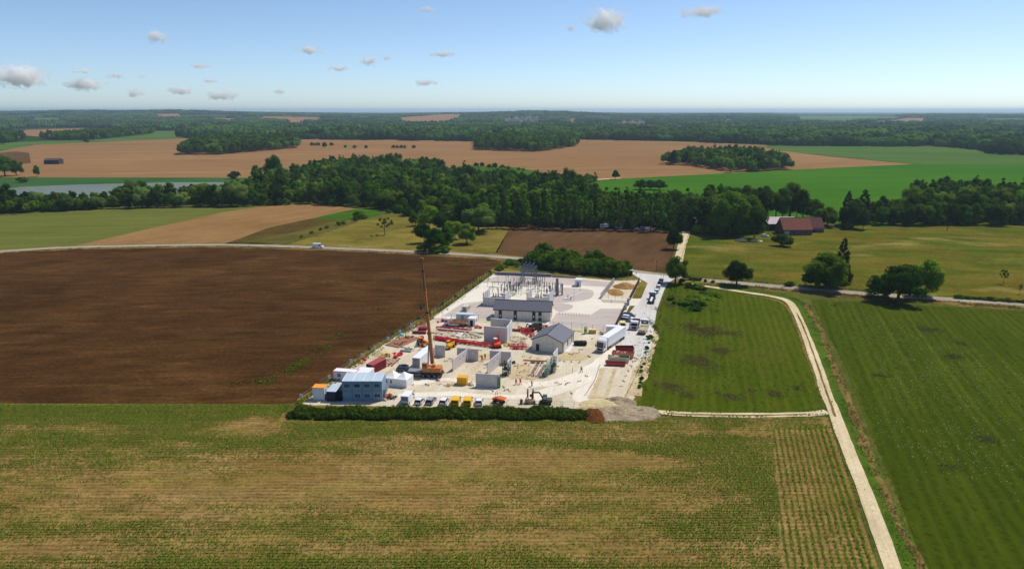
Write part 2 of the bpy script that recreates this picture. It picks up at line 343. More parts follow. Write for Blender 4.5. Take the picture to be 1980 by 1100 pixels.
G_trackg = groundmat('track_verge', [srgb(60, 84, 28), srgb(74, 96, 34), srgb(92, 100, 44)], .05, 1.2, finek=.3)
G_dry = groundmat('dry_verge', [srgb(116, 98, 66), srgb(138, 120, 86), srgb(92, 86, 48)], .12, 1.2, finek=.4, bump=1)
G_earth = groundmat('bare_earth', [srgb(128, 96, 62), srgb(150, 118, 82), srgb(168, 140, 104)], .08, 1.5, finek=.25, bump=.7)
G_pale_track = groundmat('pale_dust', [srgb(206, 198, 184), srgb(218, 210, 198), srgb(226, 220, 210)], .1, 1.5, rowdir=R(80), streaklen=.05, streakw=1, streakk=.5, finek=.08, tint=(1, .98, .94))
G_sandy = groundmat('churned_sand', [srgb(176, 158, 126), srgb(190, 172, 140), srgb(204, 190, 164)], .2, 1.5, finek=.2, bump=.8, tint=(1, .98, .9), spots=[(.6, .6, .75, srgb(140, 120, 92), .6, 1)])
FAR = [
 ('field', [(767,236),(768,229),(850,222.5),(903,222),(893,229),(870,237)], G_tan, 'pale tan grain field on the distant hillside'),
 ('field', [(490,230),(505,226),(620,227),(636,231),(560,233)], G_tan, 'thin tan field strip on the left skyline'),
 ('field', [(1536,232),(1540,225),(1700,225.5),(1745,229),(1640,236)], G_pale, 'distant pale green field at the right skyline'),
 ('field', [(1640,237),(1745,229),(1800,230),(1790,238)], G_tan, 'distant tan field beside the pale green skyline field'),
 ('field', [(1180,243),(1190,240),(1280,242),(1270,246)], G_pale, 'small pale clearing inside the distant forest'),
 ('field', [(1820,262),(1850,255),(1872,255),(1870,262)], G_pale, 'little bright clearing in the far right wood'),
 ('field', [(1915,258),(1925,252),(2100,247),(2100,259)], G_pale, 'green clearing at the right picture edge'),
 ('field', [(1695,268),(1708,261),(1752,262),(1752,275),(1712,276)], G_olive, 'yellowish clearing among the right hand woods'),
 ('field', [(1164,233.5),(1172,230),(1190,230),(1186,235)], G_olive, 'small yellow meadow below the hill village'),
 ('field', [(1056,227.5),(1062,224),(1076,224),(1074,229)], G_yell, 'yellow meadow above the hill village'),
 ('field', [(290,226),(300,222),(346,221),(350,225)], G_tan, 'faint tan field high on the left hills'),
 ('field', [(380,232),(420,229.5),(470,230),(460,233)], G_tan, 'faint tan field left of the skyline strip'),
 ('field', [(1400,252),(1412,249),(1428,250),(1425,256)], G_pale, 'tiny light clearing right of the middle forest'),
 ('field', [(38,262),(48,252),(100,250),(162,249),(155,255),(100,260),(75,265)], G_tan, 'tan field behind the left tree belt'),
]
FAR += [('field', [(20,233),(70,230),(130,230),(120,233),(60,235)], G_pale, 'faint green field in the far left woods'), ('field', [(520,238),(560,235),(590,236),(570,240)], G_tan, 'small tan plot in the left forest'), ('field', [(660,228),(700,226),(735,227),(700,230)], G_olive, 'faint meadow left of the hillside grain field'),
 ('field', [(930,233),(948,229),(962,229),(955,234)], G_olive, 'meadow left of the hill village'), ('field', [(1085,233),(1100,230),(1125,231),(1115,235)], G_yell, 'meadow right of the hill village'), ('field', [(1385,236),(1400,232),(1425,233),(1415,238)], G_yell, 'meadow on the wooded ridge'), ('field', [(1880,233),(1900,230),(1990,230),(1980,234)], G_pale, 'pale strip near the right horizon'),
 ('field', [(1560,250),(1575,247),(1610,247),(1605,251)], G_olive, 'little glade in the right forest'), ('field', [(1350,246),(1362,243),(1380,243),(1376,247)], G_pale, 'little glade in the middle forest')]
def lower(p):
    cyv = sum(q[1] for q in p) / len(p)
    return [(x, y + (4.5 if y > cyv and y < 248 else 0)) for x, y in p]
FAR = [(n, lower(p), m, l) for n, p, m, l in FAR]
for n, p, m, l in FAR: sheet(n, p, m, l, z=.5)
sheet('field', [(-500,345),(-500,300),(0,292),(70,280),(150,277),(360,268),(575,268),(920,273),(1117,270),(1340,275),(1480,281),(1500,290),(1600,303),(1780,319),(1530,330),(1200,347),(1130,349),(1000,335),(840,330),(700,350),(450,345)], G_tan, 'huge tan grain field across the middle distance', z=.05)
sheet('field', [(-100,318),(-100,300),(0,296),(30,293.5),(56,296),(60,316),(0,321)], G_brown2, 'dark brown plot at the left behind the trees', z=.18)
sheet('field', [(-200,290),(20,276),(150,270),(300,254),(362,254),(362,268),(150,277),(60,281),(0,293),(-200,300)], G_pale, 'green field below the left tree belt', z=.18)
sheet('field', [(1150,352),(1200,346),(1530,329),(1780,317),(1980,318),(2500,319),(2500,430),(1500,432),(1370,410),(1150,372),(1000,352)], G_green, 'deep green crop field sweeping behind the farm', z=.12)
sheet('field', [(1470,284),(1560,282),(1830,285),(1900,292),(1980,303),(2500,321),(1980,319),(1780,318),(1600,302),(1500,290)], G_pale, 'pale striped green field above the deep green one', z=.2)
sheet('field', [(870,327),(900,320),(1000,325),(1140,350),(1050,352),(940,338)], G_lush, 'small green field behind the central wood', z=.25)
sheet('path', [(1150,347.6),(1200,344.6),(1200,345.6),(1150,349.2)], G_track, 'pale field path below the lone tree', z=.3)
sheet('field', [(-700,370),(-700,345),(0,343.5),(480,344),(480,358),(330,354),(150,358),(0,369)], G_reed, 'green reed margin along the far side of the pond', z=.1)
# water
m, nt_, b_ = newmat('pond_water'); b_.inputs['Roughness'].default_value = .35; b_.inputs['IOR'].default_value = 1.33
g_ = nt_.nodes.new('ShaderNodeNewGeometry').outputs[0]
b_.inputs['Specular IOR Level'].default_value = .5
nt_.links.new(ramp(nt_.nodes, nt_.links, noi(nt_.nodes, nt_.links, mapv(nt_.nodes, nt_.links, g_, R(8), (.25, 1, 1)), .02, 3), [srgb(84, 90, 60), srgb(104, 106, 76), srgb(90, 100, 84)]), b_.inputs['Base Color'])
bp_ = nt_.nodes.new('ShaderNodeBump'); bp_.inputs['Strength'].default_value = .05; bp_.inputs['Distance'].default_value = .1
nt_.links.new(noi(nt_.nodes, nt_.links, g_, .8, 4), bp_.inputs['Height']); nt_.links.new(bp_.outputs[0], b_.inputs['Normal'])
sheet('water', [(-700,395),(-700,372),(0,367.5),(40,362),(150,357.5),(330,353.5),(470,352.5),(480,363),(300,382),(100,392)], m, 'calm pond with pale sky reflection behind the tree row', z=.2)
sheet('field', [(-700,520),(-700,430),(0,418),(190,405),(470,398.5),(505,400),(430,411),(300,440),(120,481),(0,487)], G_olive, 'olive green grain field at the left below the tree row')
sheet('field', [(120,481),(300,440),(430,411),(505,400),(600,394),(690,404),(620,419),(520,440),(440,471),(400,475)], G_tan2, 'tan stubble wedge left of the yellow meadow', z=.05)
sheet('field', [(430,473),(525,440),(620,419),(690,404),(745,408),(690,428),(560,472)], G_strip, 'brown weedy strip between stubble and meadow', z=.07)
sheet('field', [(600,424),(640,414),(690,404),(752,408),(722,420),(650,426)], G_lush, 'bright green plot at the foot of the wood', z=.09)
sheet('field', [(470,468),(560,452),(640,430),(700,423),(690,431),(560,472)], G_strip2, 'green weed strip beside the yellow meadow', z=.11)
sheet('meadow', [(560,472),(690,428),(760,411),(830,413),(990,432),(962,488),(900,490),(800,485)], G_yell, 'dry yellow meadow with scattered trees', z=.05)
sheet('field', [(958,489),(990,433),(1120,437),(1290,448),(1309,452),(1302,490),(1292,527),(1200,519),(1100,506),(1010,496)], G_brown2, 'greyish brown rapeseed field in front of the poplars', z=.05)
sheet('field', [(-1500,700),(-700,520),(0,489),(130,481.5),(300,478),(450,477),(600,482),(800,491),(940,500),(968,506),(955,526),(835,614),(700,695),(583,776),(540,781),(0,779),(-1500,779)], G_brown, 'large dark brown rapeseed field at the left', z=.05)
sheet('meadow', [(1318,545),(1318,500),(1336,450),(1490,452),(1600,445),(1690,437),(1980,433),(2700,430),(2900,640),(1980,583),(1700,571),(1420,547)], G_mead, 'pasture with bleached grass right of the chalk lane', z=.05)
sheet('field', [(1290,552),(1335,548),(1430,562),(1535,580),(1558,650),(1592,795),(1560,800),(1290,803),(1228,790),(1243,725),(1260,665),(1272,610)], G_r1, 'green fallow field right of the building site', z=.05, rag=.4)
sheet('field', [(1566,580),(1700,586),(1980,602),(2900,660),(4200,1400),(1900,1400),(1790,1100),(1710,900),(1630,700)], G_r2, 'dark green cereal field right of the farm track', z=.05, rag=.3)
def disc(cx, cy, rx, ry, m, label, z, name='field', seed=0):
    rd = random.Random(seed + int(cx)); c = P(cx, cy); a = abs(P(cx + rx, cy).x - c.x); b = abs(P(cx, cy - ry).y - c.y)
    pts = [c + Vector((a * math.cos(t) * rd.uniform(.7, 1.1), b * math.sin(t) * rd.uniform(.7, 1.1), 0)) for t in [2 * math.pi * k / 14 for k in range(14)]]
    return sheet(name, None, m, label, z=z, smooth=True, world=pts)
def tufts(label, spots, m, dens=9, hgt_=.45, leaf=.5, seed=1, name='weed_patch'):
    rs = np.random.RandomState(seed); Q = []
    for (px, py, rx, ry) in spots:
        c = P(px, py); a = abs(P(px + rx, py).x - c.x); b = abs(P(px, py - ry).y - c.y); n = int(a * b * 3 * dens); x = c.x + rs.randn(n) * a * .5; y = c.y + rs.randn(n) * b * .5
        k = fbm(x / 3, y / 3, 3) > .42; x, y = x[k], y[k]; n = len(x); z = .05 + rs.rand(n) * hgt_; t = rs.randn(n, 3) * [1, 1, .5]; t /= np.linalg.norm(t, axis=1, keepdims=True); u = np.cross(t, rs.randn(n, 3)); u /= np.linalg.norm(u, axis=1, keepdims=True)
        s_ = leaf * (.4 + .8 * rs.rand(n, 1)) / 2; p = np.stack([x, y, z], -1); Q.append(np.stack([p - t * s_, p - u * s_ * .6, p + t * s_, p + u * s_ * .6], 1))
    V = np.concatenate(Q).reshape(-1, 3); V[:, 2] = np.maximum(V[:, 2], .06); n = len(V) // 4; me = fastmesh(name, V, [np.arange(n * 4).reshape(n, 4)]); o = meshobj(name, me, m); tag(o, label, 'weeds', kind='stuff'); return o
W_green = foliage('weed_green', srgb(62, 98, 28), srgb(90, 122, 40), .35, 0); W_dark = foliage('weed_seed', srgb(86, 78, 60), srgb(112, 100, 80), .3, 0); W_dull = foliage('weed_dull', srgb(58, 62, 28), srgb(78, 80, 36), .25, 0)
tufts('bright green weed trail in the dark brown field', [(648,655,12,5),(655,648,10,3),(590,698,16,5),(560,716,20,5),(535,732,22,5),(510,740,22,4),(612,684,12,5),(886,511,10,3),(630,672,12,6),(575,706,18,5)], W_green, 9, .4, .5, 1)
tufts('dull green weeds around the bright weed trail', [(470,743,40,4),(500,736,40,6),(560,712,40,8),(620,680,30,8),(655,652,24,8),(820,590,30,6),(860,548,30,5),(760,575,16,5),(740,600,20,6),(440,745,30,4)], W_dull, 3, .4, .5, 2)
tufts('dark seeded weeds in the green fallow field', [(1365,640,38,14),(1340,632,24,9),(1414,645,20,6),(1350,700,34,20),(1395,680,26,10),(1410,765,30,11),(1298,748,28,12),(1452,756,12,5),(1500,762,20,8),(1545,752,14,6),(1330,765,20,8)], W_dark, 16, .4, .38, 3)
tufts('dark seeded weeds in the dark green cereal field', [(1796,638,24,7),(1862,664,18,6),(1842,690,26,8),(1700,727,22,6),(1905,850,26,11),(1838,902,22,10),(1610,590,12,3)], W_dark, 16, .4, .38, 4)
tufts('rough green weeds on the verges of the junction', [(1310,575,16,10),(1325,600,14,10),(1300,560,12,5),(1380,600,14,6),(1345,560,30,5),(1270,640,6,22),(1256,690,8,24),(1240,735,9,24),(1262,660,8,30)], W_green, 6, .7, .6, 5)
tufts('dry brown weeds between access road and fallow field', [(1278,610,8,24),(1270,640,8,24),(1292,590,10,10),(1255,720,8,30)], W_dark, 6, .5, .5, 6)
# roads
def ribbon(name, c, wid, m, label, z=.08, rag=.25):
    pts = [P(*p) for p in c]; q = []
    for i in range(len(pts) - 1):
        p0 = pts[max(i - 1, 0)]; p1 = pts[i]; p2 = pts[i + 1]; p3 = pts[min(i + 2, len(pts) - 1)]
        for k in range(8):
            t = k / 8; q.append(.5 * ((2 * p1) + (p2 - p0) * t + (2 * p0 - 5 * p1 + 4 * p2 - p3) * t * t + (3 * p1 - p0 - 3 * p2 + p3) * t ** 3))
    q.append(pts[-1]); V = []; F = []; q2 = []
    for u, v in zip(q, q[1:]):
        k = max(1, int((v - u).length / 1.6)) if rag else 1
        k = min(k, 12); q2 += [u.lerp(v, j / k) for j in range(k)]
    q = q2 + [q[-1]]; s_ = 0; sd = len(name) * 7 + wid
    for i, p in enumerate(q):
        d = (q[min(i + 1, len(q) - 1)] - q[max(i - 1, 0)]).normalized(); n = Vector((-d.y, d.x, 0)); s_ += (q[i] - q[i - 1]).length if i else 0
        for s in (-1, 1):
            e_ = rag * (1.5 * (float(fbm(s_ / 7 + s * 40, sd, 3)) - .5) * 2)
            v = p + n * s * (wid / 2 + e_); V.append((v.x, v.y, z))
        if i: F.append((2 * i - 2, 2 * i, 2 * i + 1, 2 * i - 1))
    mb = MB(); mb.add(V, F); o = mb.obj(name, m)
    if o.data.polygons[0].normal.z < 0: o.data.flip_normals()
    tag(o, label, name, kind='structure'); return o
ribbon('verge', [(-700,530),(0,487),(130,479.5),(300,475.5),(450,474.5),(600,479),(800,487.5),(900,493),(1000,501),(1120,513),(1240,530),(1330,541),(1420,549),(1560,562),(1700,573),(1850,583),(1980,592),(2600,640)], 13, G_dry, 'dry grass verge along the country road', z=.07, rag=1.2)
ribbon('road', [(-700,530),(0,486.5),(130,479),(300,475),(450,474),(600,478.5),(800,487),(900,492.5),(1000,500),(1120,511),(1240,527),(1330,539),(1420,547),(1560,559),(1700,570),(1850,580),(1980,589),(2600,636)], 5.6, G_road, 'grey country road crossing behind the site', z=.12)
sheet('road', [(1218,527),(1310,536),(1292,548),(1284,562),(1270,600),(1262,650),(1256,690),(1215,700),(1200,660),(1205,630),(1218,604),(1241,575),(1252,548),(1238,540)], G_acc, 'dusty access road leading down to the site gate', z=.16)
ribbon('lane', [(1311,506),(1318,478),(1328,446)], 4.2, G_track, 'straight white lane towards the wood', z=.11)
ribbon('verge', [(1330,546),(1380,553),(1440,562),(1500,570),(1538,582),(1556,610),(1577,655),(1604,730),(1634,800),(1675,900),(1717,1000),(1767,1110),(1850,1300)], 4.6, G_trackg, 'lush green verge beside the farm track', z=.085, rag=.5)
ribbon('verge', [(1560,590),(1590,650),(1625,740),(1660,830),(1700,930),(1745,1030),(1785,1110),(1850,1250)], 1.3, G_dry, 'strip of dry dead grass beside the cereal field', z=.1, rag=.8)
ribbon('verge', [(1440,570),(1490,578),(1518,590),(1532,612),(1547,645),(1569,706),(1593,776)], 1.3, G_dry, 'thin dry edge along the left side of the farm track', z=.085, rag=.5)
ribbon('farm_track', [(1330,549),(1380,556),(1440,565.5),(1490,573),(1524,583),(1540,606),(1556,642),(1579,706),(1604,776),(1636,860),(1677,962),(1726,1100),(1790,1280)], 2.75, G_track, 'pale chalk farm track curving down to the right corner', z=.14, rag=.2)
ribbon('track_crown', [(1541,606),(1557,642),(1580,706),(1604,776),(1615,806)], .55, G_dry, 'grass strip along the middle of the farm track', z=.17, rag=.2)
ribbon('path', [(1272,797),(1330,801),(1450,803),(1560,801),(1600,797)], 2.6, G_track, 'narrow earth path between crop and fallow field', z=.13, rag=.3)
ribbon('track_crown', [(1290,799.4),(1330,801.6),(1450,803.6),(1560,801.6)], .7, G_dry, 'grass strip in the narrow earth path', z=.16, rag=.15)
# site grounds
sheet('verge', [(560,800),(575,772),(700,684),(830,606),(955,518),(985,520),(1020,528),(1240,534),(1250,548),(1240,580),(1200,660),(1262,690),(1246,735),(1228,790),(900,815)], G_yell, 'rough grass round the building site', z=.06, rag=.8)
sheet('site_ground', [(583,783),(604,765),(645,735),(705,692),(770,648),(838,617),(957,531),(1120,537),(1185,543),(1240,542),(1232,560),(1200,625),(1255,640),(1253,690),(1238,730),(1224,778),(1160,800),(1135,790),(900,788)], G_site, 'pale crushed stone ground of the building site', z=.10, rag=.25)
sheet('yard', [(838,616),(957,531.5),(1100,537),(1186,544),(1163,577),(1225,579),(1190,642),(1105,632),(990,624),(930,618)], G_conc, 'pale concrete paving of the substation yard', z=.18)
for p, l in (([(962,533),(1100,539),(1185,546),(1179,556),(1100,552),(1000,549),(930,547)], 'back'), ([(1010,556),(1060,556),(1135,560),(1148,568),(1140,578),(1110,584),(1065,585),(1062,556)], 'round'),
             ([(1066,588),(1100,589),(1108,594),(1098,600),(1078,603)], 'small'), ([(856,612),(893,588),(935,583),(957,590),(955,618),(930,617)], 'left'),
             ([(1076,606),(1142,610),(1160,598),(1206,598),(1188,641),(1105,631),(1060,627)], 'front'), ([(1160,579),(1212,582),(1208,587),(1166,586)], 'gate')):
    sheet('gravel', p, G_yard, {'back': 'grey gravel along the back wall of the yard', 'round': 'rounded grey gravel island in the yard', 'small': 'small gravel tongue beside the long building', 'left': 'grey gravel left of the long building', 'front': 'wide grey gravel area along the front fence', 'gate': 'gravel strip below the sunken basin'}[l], z=.2, smooth=l in ('round', 'small'))
sheet('earth', [(1161,712),(1230,712),(1215,772),(1140,770)], G_sandy, 'yellow sand bed with wheel ruts below the skips', z=.14, rag=.3)
sheet('ruts', [(1170,713),(1186,713),(1168,768),(1150,768)], G_site, 'pale left wheel rut in the sand', z=.17, rag=.15)
sheet('ruts', [(1193,713),(1224,713),(1209,770),(1174,770)], G_site, 'pale right wheel rut in the sand', z=.17, rag=.15)
for i_, (c_, w_) in enumerate((([(1248,600),(1236,640),(1205,690),(1150,722),(1080,752),(1010,772)], 5), ([(1200,690),(1160,735),(1120,770),(1190,790),(1240,797)], 4), ([(1010,745),(1080,738),(1140,712),(1200,668)], 3.5), ([(770,765),(870,762),(980,768),(1070,760)], 3), ([(800,742),(880,735),(960,760)], 2.5))):
    ribbon('wheel_track', c_, w_, G_pale_track, 'white dusty vehicle track across the site', z=.105 + .006 * i_, rag=.5)
for i_, (x_, y_, rx_, ry_) in enumerate(((745,690,30,12),(770,720,24,8),(860,640,50,6),(700,722,24,9),(930,690,30,8),(1010,720,40,16),(1100,690,40,8))): disc(x_, y_, rx_, ry_, G_sandy, 'sandy churned patch on the site ground', .125 + i_ * .004, 'sand')
sheet('concrete_pad', [(1222,578),(1241,578),(1232,592),(1213,592)], G_conc, 'square concrete pad beside the yard gate', z=.2)
sheet('grass', [(1237,546),(1252,548),(1240,577),(1222,577)], G_yell, 'dry grass between dark fence and access road', z=.2)
def along(pl, step, rx, ry):
    o = []; 
    for (x0, y0), (x1, y1) in zip(pl, pl[1:]):
        k = max(1, int(math.hypot(x1 - x0, (y1 - y0)) / step)); o += [(x0 + (x1 - x0) * j / k, y0 + (y1 - y0) * j / k, rx * Sc(y0 + (y1 - y0) * j / k) / 8, ry) for j in range(k)]
    return o
TRL = [(1440,569),(1490,577),(1520,589),(1534,610),(1549,645),(1571,706),(1594,776),(1601,796)]; TRL2 = [(1606,806),(1622,850),(1662,962),(1705,1100)]; TRR = [(1440,562),(1500,569),(1536,582),(1550,606),(1568,642),(1592,706),(1618,776),(1650,860),(1693,962),(1746,1100)]
TRD = [(1560,590),(1590,650),(1625,740),(1660,830),(1700,930),(1745,1030),(1785,1110)]
tufts('grass tufts along both edges of the farm track', along([(x - 5, y) for x, y in TRL], 7, 4, 4) + along([(x - 6, y) for x, y in TRL2], 9, 4, 5) + along([(x + 9, y) for x, y in TRR], 8, 6, 5), W_green, 7, .3, .35, 11, 'grass_tufts')
tufts('straw coloured dead grass between track and cereal field', along(TRD, 9, 9, 6), foliage('straw', srgb(120, 104, 70), srgb(150, 130, 96), .2, 0), 7, .5, .5, 12, 'grass_tufts')
tufts('dull grass tufts along the country road', along([(0,490),(130,482),(300,478),(450,477),(600,482),(800,491),(950,500)], 10, 16, 1.2) + along([(1330,553),(1420,552),(1560,566),(1700,577),(1850,587),(1980,597)], 9, 16, 3.5) + along([(1330,536),(1420,543),(1560,554),(1700,565)], 10, 14, 1.5), foliage('verge_grass', srgb(96, 94, 46), srgb(124, 112, 62), .25, 0), 5, .5, .55, 13, 'grass_tufts')
tufts('weeds along the left fence of the site', along([(575,782),(640,742),(700,698),(775,650),(836,615),(956,529)], 9, 13, 4), foliage('fence_weeds', srgb(78, 88, 36), srgb(112, 106, 54), .25, 0), 6, .6, .5, 14, 'grass_tufts')
tufts('weeds on the narrow path between crop and fallow', along([(1275,802),(1330,805),(1450,807),(1600,802)], 9, 14, 1.5) + along([(1290,797),(1400,798),(1590,795)], 9, 14, 1.5), W_green, 6, .4, .45, 15, 'grass_tufts')
tufts('pale flower heads scattered over the dark green cereal field', [(1760,700,110,60),(1820,780,130,70),(1900,720,100,60),(1720,640,70,40),(1880,860,110,70),(1790,860,90,70)], foliage('flower_heads', srgb(150, 154, 120), srgb(180, 180, 160), .2, 0), .9, .5, .27, 16, 'flowers')
tufts('bushy tufts among the green fallow field', [(1400,680,150,90),(1500,740,80,50),(1330,700,70,70)], W_green, .35, .4, .6, 17, 'grass_tufts')
tufts('sparse dry tufts down the middle of the farm track', along([(1604,776),(1636,860),(1677,962),(1726,1100)], 13, 1.6, 3), foliage('crown_grass', srgb(84, 82, 46), srgb(110, 100, 62), .2, 0), 6, .2, .28, 18, 'grass_tufts')
ribbon('sand', [(1268,640),(1258,668),(1246,705),(1236,735),(1226,765)], 3.2, G_sandy, 'sandy margin along the right edge of the site', z=.145, rag=.8)
# foreground crop
def blobs(X, Y, L):
    s = 0
    for (px, py, rx, ry, k) in L:
        c = P(px, py); a = rx / Sc(py); b = abs(P(px, py - ry).y - P(px, py + ry).y) / 2
        s = s + k * np.exp(-((X - c.x) / a) ** 2 - ((Y - c.y) / b) ** 2)
    return s
GB = [(150,797,460,20,1.0),(430,800,150,18,.5),(120,845,250,20,.35),(470,858,110,16,.5),(620,830,60,16,.2),(1000,855,160,8,.3),(1240,868,170,14,.7),(1370,850,80,24,.5),(1440,905,120,30,.45),(1478,960,22,200,.9),
      (1300,805,200,10,.3),(900,1100,700,18,.5),(300,1015,120,14,.15),(980,1022,200,12,.3),(1390,1020,120,40,.35),(1560,835,60,14,.4),(930,935,60,8,.3),(400,905,200,8,.25),(750,835,140,18,.25),
      (490,820,50,16,-1.2),(1120,885,130,26,-1.0),(800,950,190,26,-.9),(300,950,360,40,-.55),(950,905,200,16,-.5),(640,905,150,14,-.4),(560,935,120,20,-.5),(1080,1040,180,26,-.4),(60,1065,140,20,-.4),(1440,838,160,6,-.7),(150,828,200,9,-.3),(800,890,300,20,-.35),(1240,965,160,30,-.35),(720,812,120,4,-.5)]
def crop():
    poly = [P(*p) for p in [(-1300,782),(0,780),(546,782),(553,814),(1160,816),(1290,810),(1600,806),(1698,1100),(1800,1400),(-2400,1400)]]
    o = sheet('field', None, G_soil, 'stony tan crop field filling the foreground', z=.05, world=poly)
    rd = np.random.RandomState(11)
    a = P(1495, 830); e = P(1600, 806); f = P(1712, 1130); a2 = P(1512, 1120)
    Vs = []; 
    def emit(x, y, g, up=1.0):
        n = len(x)
        for k in range(4):
            th = rd.rand(n) * 2 * np.pi; L = (.12 + .18 * rd.rand(n)) * (.7 + .7 * g) * up; wd = L * .28; h = (.10 + .2 * rd.rand(n)) * (.6 + .8 * g) * up
            dx, dy = np.cos(th), np.sin(th); q = np.empty((n, 4, 3))
            q[:, 0] = np.stack([x - dy * .02, y + dx * .02, np.full(n, .05)], -1); q[:, 1] = np.stack([x + dx * L * .5 - dy * wd, y + dy * L * .5 + dx * wd, .05 + h], -1)
            q[:, 2] = np.stack([x + dx * L, y + dy * L, .05 + h * .8], -1); q[:, 3] = np.stack([x + dx * L * .5 + dy * wd, y + dy * L * .5 - dx * wd, .05 + h], -1)
            Vs.append(q)
    # rows across the picture
    ys = np.arange(96, 172, .78); row = []
    for y in ys:
        step = .24; x0, x1 = -150, 82; x = np.arange(x0, x1, step) + rd.rand(int(np.ceil((x1 - x0) / step))) * .2
        yy = y + .35 * np.sin(x / 60) + rd.randn(len(x)) * .06; row.append(np.stack([x, yy], -1))
    pt = np.concatenate(row); x, y = pt[:, 0], pt[:, 1]
    # right limit: border of the lengthwise block
    bx = np.interp(y, [a2.y, a.y], [a2.x, a.x]); keep = (x < bx) | (y > a.y)
    tx = np.interp(y, [f.y, e.y], [f.x - 1.2, e.x - 1.5]); keep &= x < tx
    hed = P(553, 815); keep &= ~((y > hed.y) & (x > hed.x - 2) & (x < P(1270, 810).x)); keep &= ~((y > P(300, 783).y) ); keep &= ~((x > -48) & (y > P(600, 815).y) & (x < P(1260, 812).x))
    keep &= ~((x > P(1600, 808).x - 60) & (y > P(1500, 808).y))
    x, y = x[keep], y[keep]
    g = .6 + .9 * (fbm(x / 14, y / 3.2) - .5) + .9 * (fbm(x / 4 + 50, y / 1.8) - .5) + blobs(x, y, GB) * 1.0
    k = rd.rand(len(x)) < np.clip(g * 1.15, .03, 1); emit(x[k], y[k], np.clip(g[k], .1, 1.1))
    # lengthwise block beside the track
    v = Vector((f.x - e.x, f.y - e.y, 0)).normalized(); nrm = Vector((v.y, -v.x, 0))
    if nrm.x > 0: nrm = -nrm
    L = (f - e).length
    for r in range(26):
        t = np.arange(0, L + 6, .3); off = 1.2 + r * 1.15
        x = e.x + v.x * t + nrm.x * off + rd.randn(len(t)) * .07; y = e.y + v.y * t + nrm.y * off
        bx = np.interp(y, [a2.y, a.y], [a2.x, a.x]); kk = (x > bx) & (y < a.y + 3 * (fbm(x / 3, y * 0) - .3)); x, y = x[kk], y[kk]
        if not len(x): continue
        g = .75 + .5 * (fbm(x / 2.5, y / 5) - .5) + (.3 if r < 2 else 0); kk = rd.rand(len(x)) < np.clip(g * 1.2, 0, 1); emit(x[kk], y[kk], g[kk], 1.15)
    V = np.concatenate(Vs).reshape(-1, 3); n = len(V) // 4; F = np.arange(n * 4).reshape(n, 4)
    me = fastmesh('maize', V, [F]); o = meshobj('maize_crop', me, foliage('maize_leaf', srgb(70, 108, 30), srgb(100, 130, 48), .45, 0)); tag(o, 'rows of young green maize plants across the foreground field', 'crop', kind='stuff')
crop()
# ---------------------------------------------------------------- trees
F_leaf = foliage('broadleaf_leaves', srgb(62, 92, 24), srgb(112, 138, 50), .5, .3)
F_dark = foliage('dark_leaves', srgb(48, 74, 24), srgb(84, 112, 40), .45, .25)
F_pop = foliage('poplar_leaves', srgb(64, 98, 26), srgb(104, 138, 46), .5, .2)
F_con = foliage('conifer_needles', srgb(38, 50, 26), srgb(60, 72, 36), .15, .2)
F_sil = foliage('willow_leaves', srgb(96, 116, 64), srgb(122, 140, 86), .35, .2)
F_bush = foliage('bush_leaves', srgb(62, 88, 26), srgb(98, 120, 44), .35, .25)
F_hedge = foliage('hedge_leaves', srgb(42, 64, 24), srgb(74, 94, 38), .35, 0)
F_far = foliage('far_wood_leaves', srgb(30, 54, 28), srgb(64, 92, 46), .3, .4)
M_bark = mat('bark', srgb(84, 70, 54), .9, scale=3, noise=.3)
_ico = {}
def ico(sub):
    if sub not in _ico:
        bm = bmesh.new(); bmesh.ops.create_icosphere(bm, subdivisions=sub, radius=1)
        _ico[sub] = (np.array([v.co[:] for v in bm.verts]), np.array([[v.index for v in f.verts] for f in bm.faces])); bm.free()
    return _ico[sub]
def clumps(seed, kind, H, Rr, z0):
    rd = np.random.RandomState(seed); out = []
    if kind == 'conifer':
        n = 40
        for i in range(n):
            t = (i + .5) / n; z = z0 + (H - z0) * t; r = Rr * (1 - t) ** .65 * .78; a = i * 2.4 + rd.rand()
            rc = max(.35, Rr * .36 * (1 - t * .7)); out.append((r * math.cos(a) * rd.uniform(.6, 1.1), r * math.sin(a) * rd.uniform(.6, 1.1), z, rc))
        return out
    n = {'round': 30, 'tall': 34, 'bush': 14, 'ragged': 16, 'lone': 34}[kind]
    zc = (z0 + H) / 2; hz = (H - z0) / 2
    for i in range(n):
        while 1:
            d = rd.randn(3); d /= np.linalg.norm(d)
            if d[2] > -.75: break
        r = rd.rand() ** .4 * (.72 if kind != 'ragged' else .95)
        wob = 1 + .22 * math.sin(3 * math.atan2(d[1], d[0]) + seed) + .15 * math.sin(5 * d[2] + seed * 2)
        sh = 1 if kind != 'tall' else (1.1 - .25 * (d[2] + 1))
        rc = Rr * rd.uniform(.26, .42) * (.62 if kind in ('ragged', 'tall') else 1)
        out.append((d[0] * r * Rr * wob * sh, d[1] * r * Rr * wob * sh, max(z0 + rc * .6, zc + d[2] * r * hz * (1 if kind != 'tall' else 1.02)), rc))
    return out
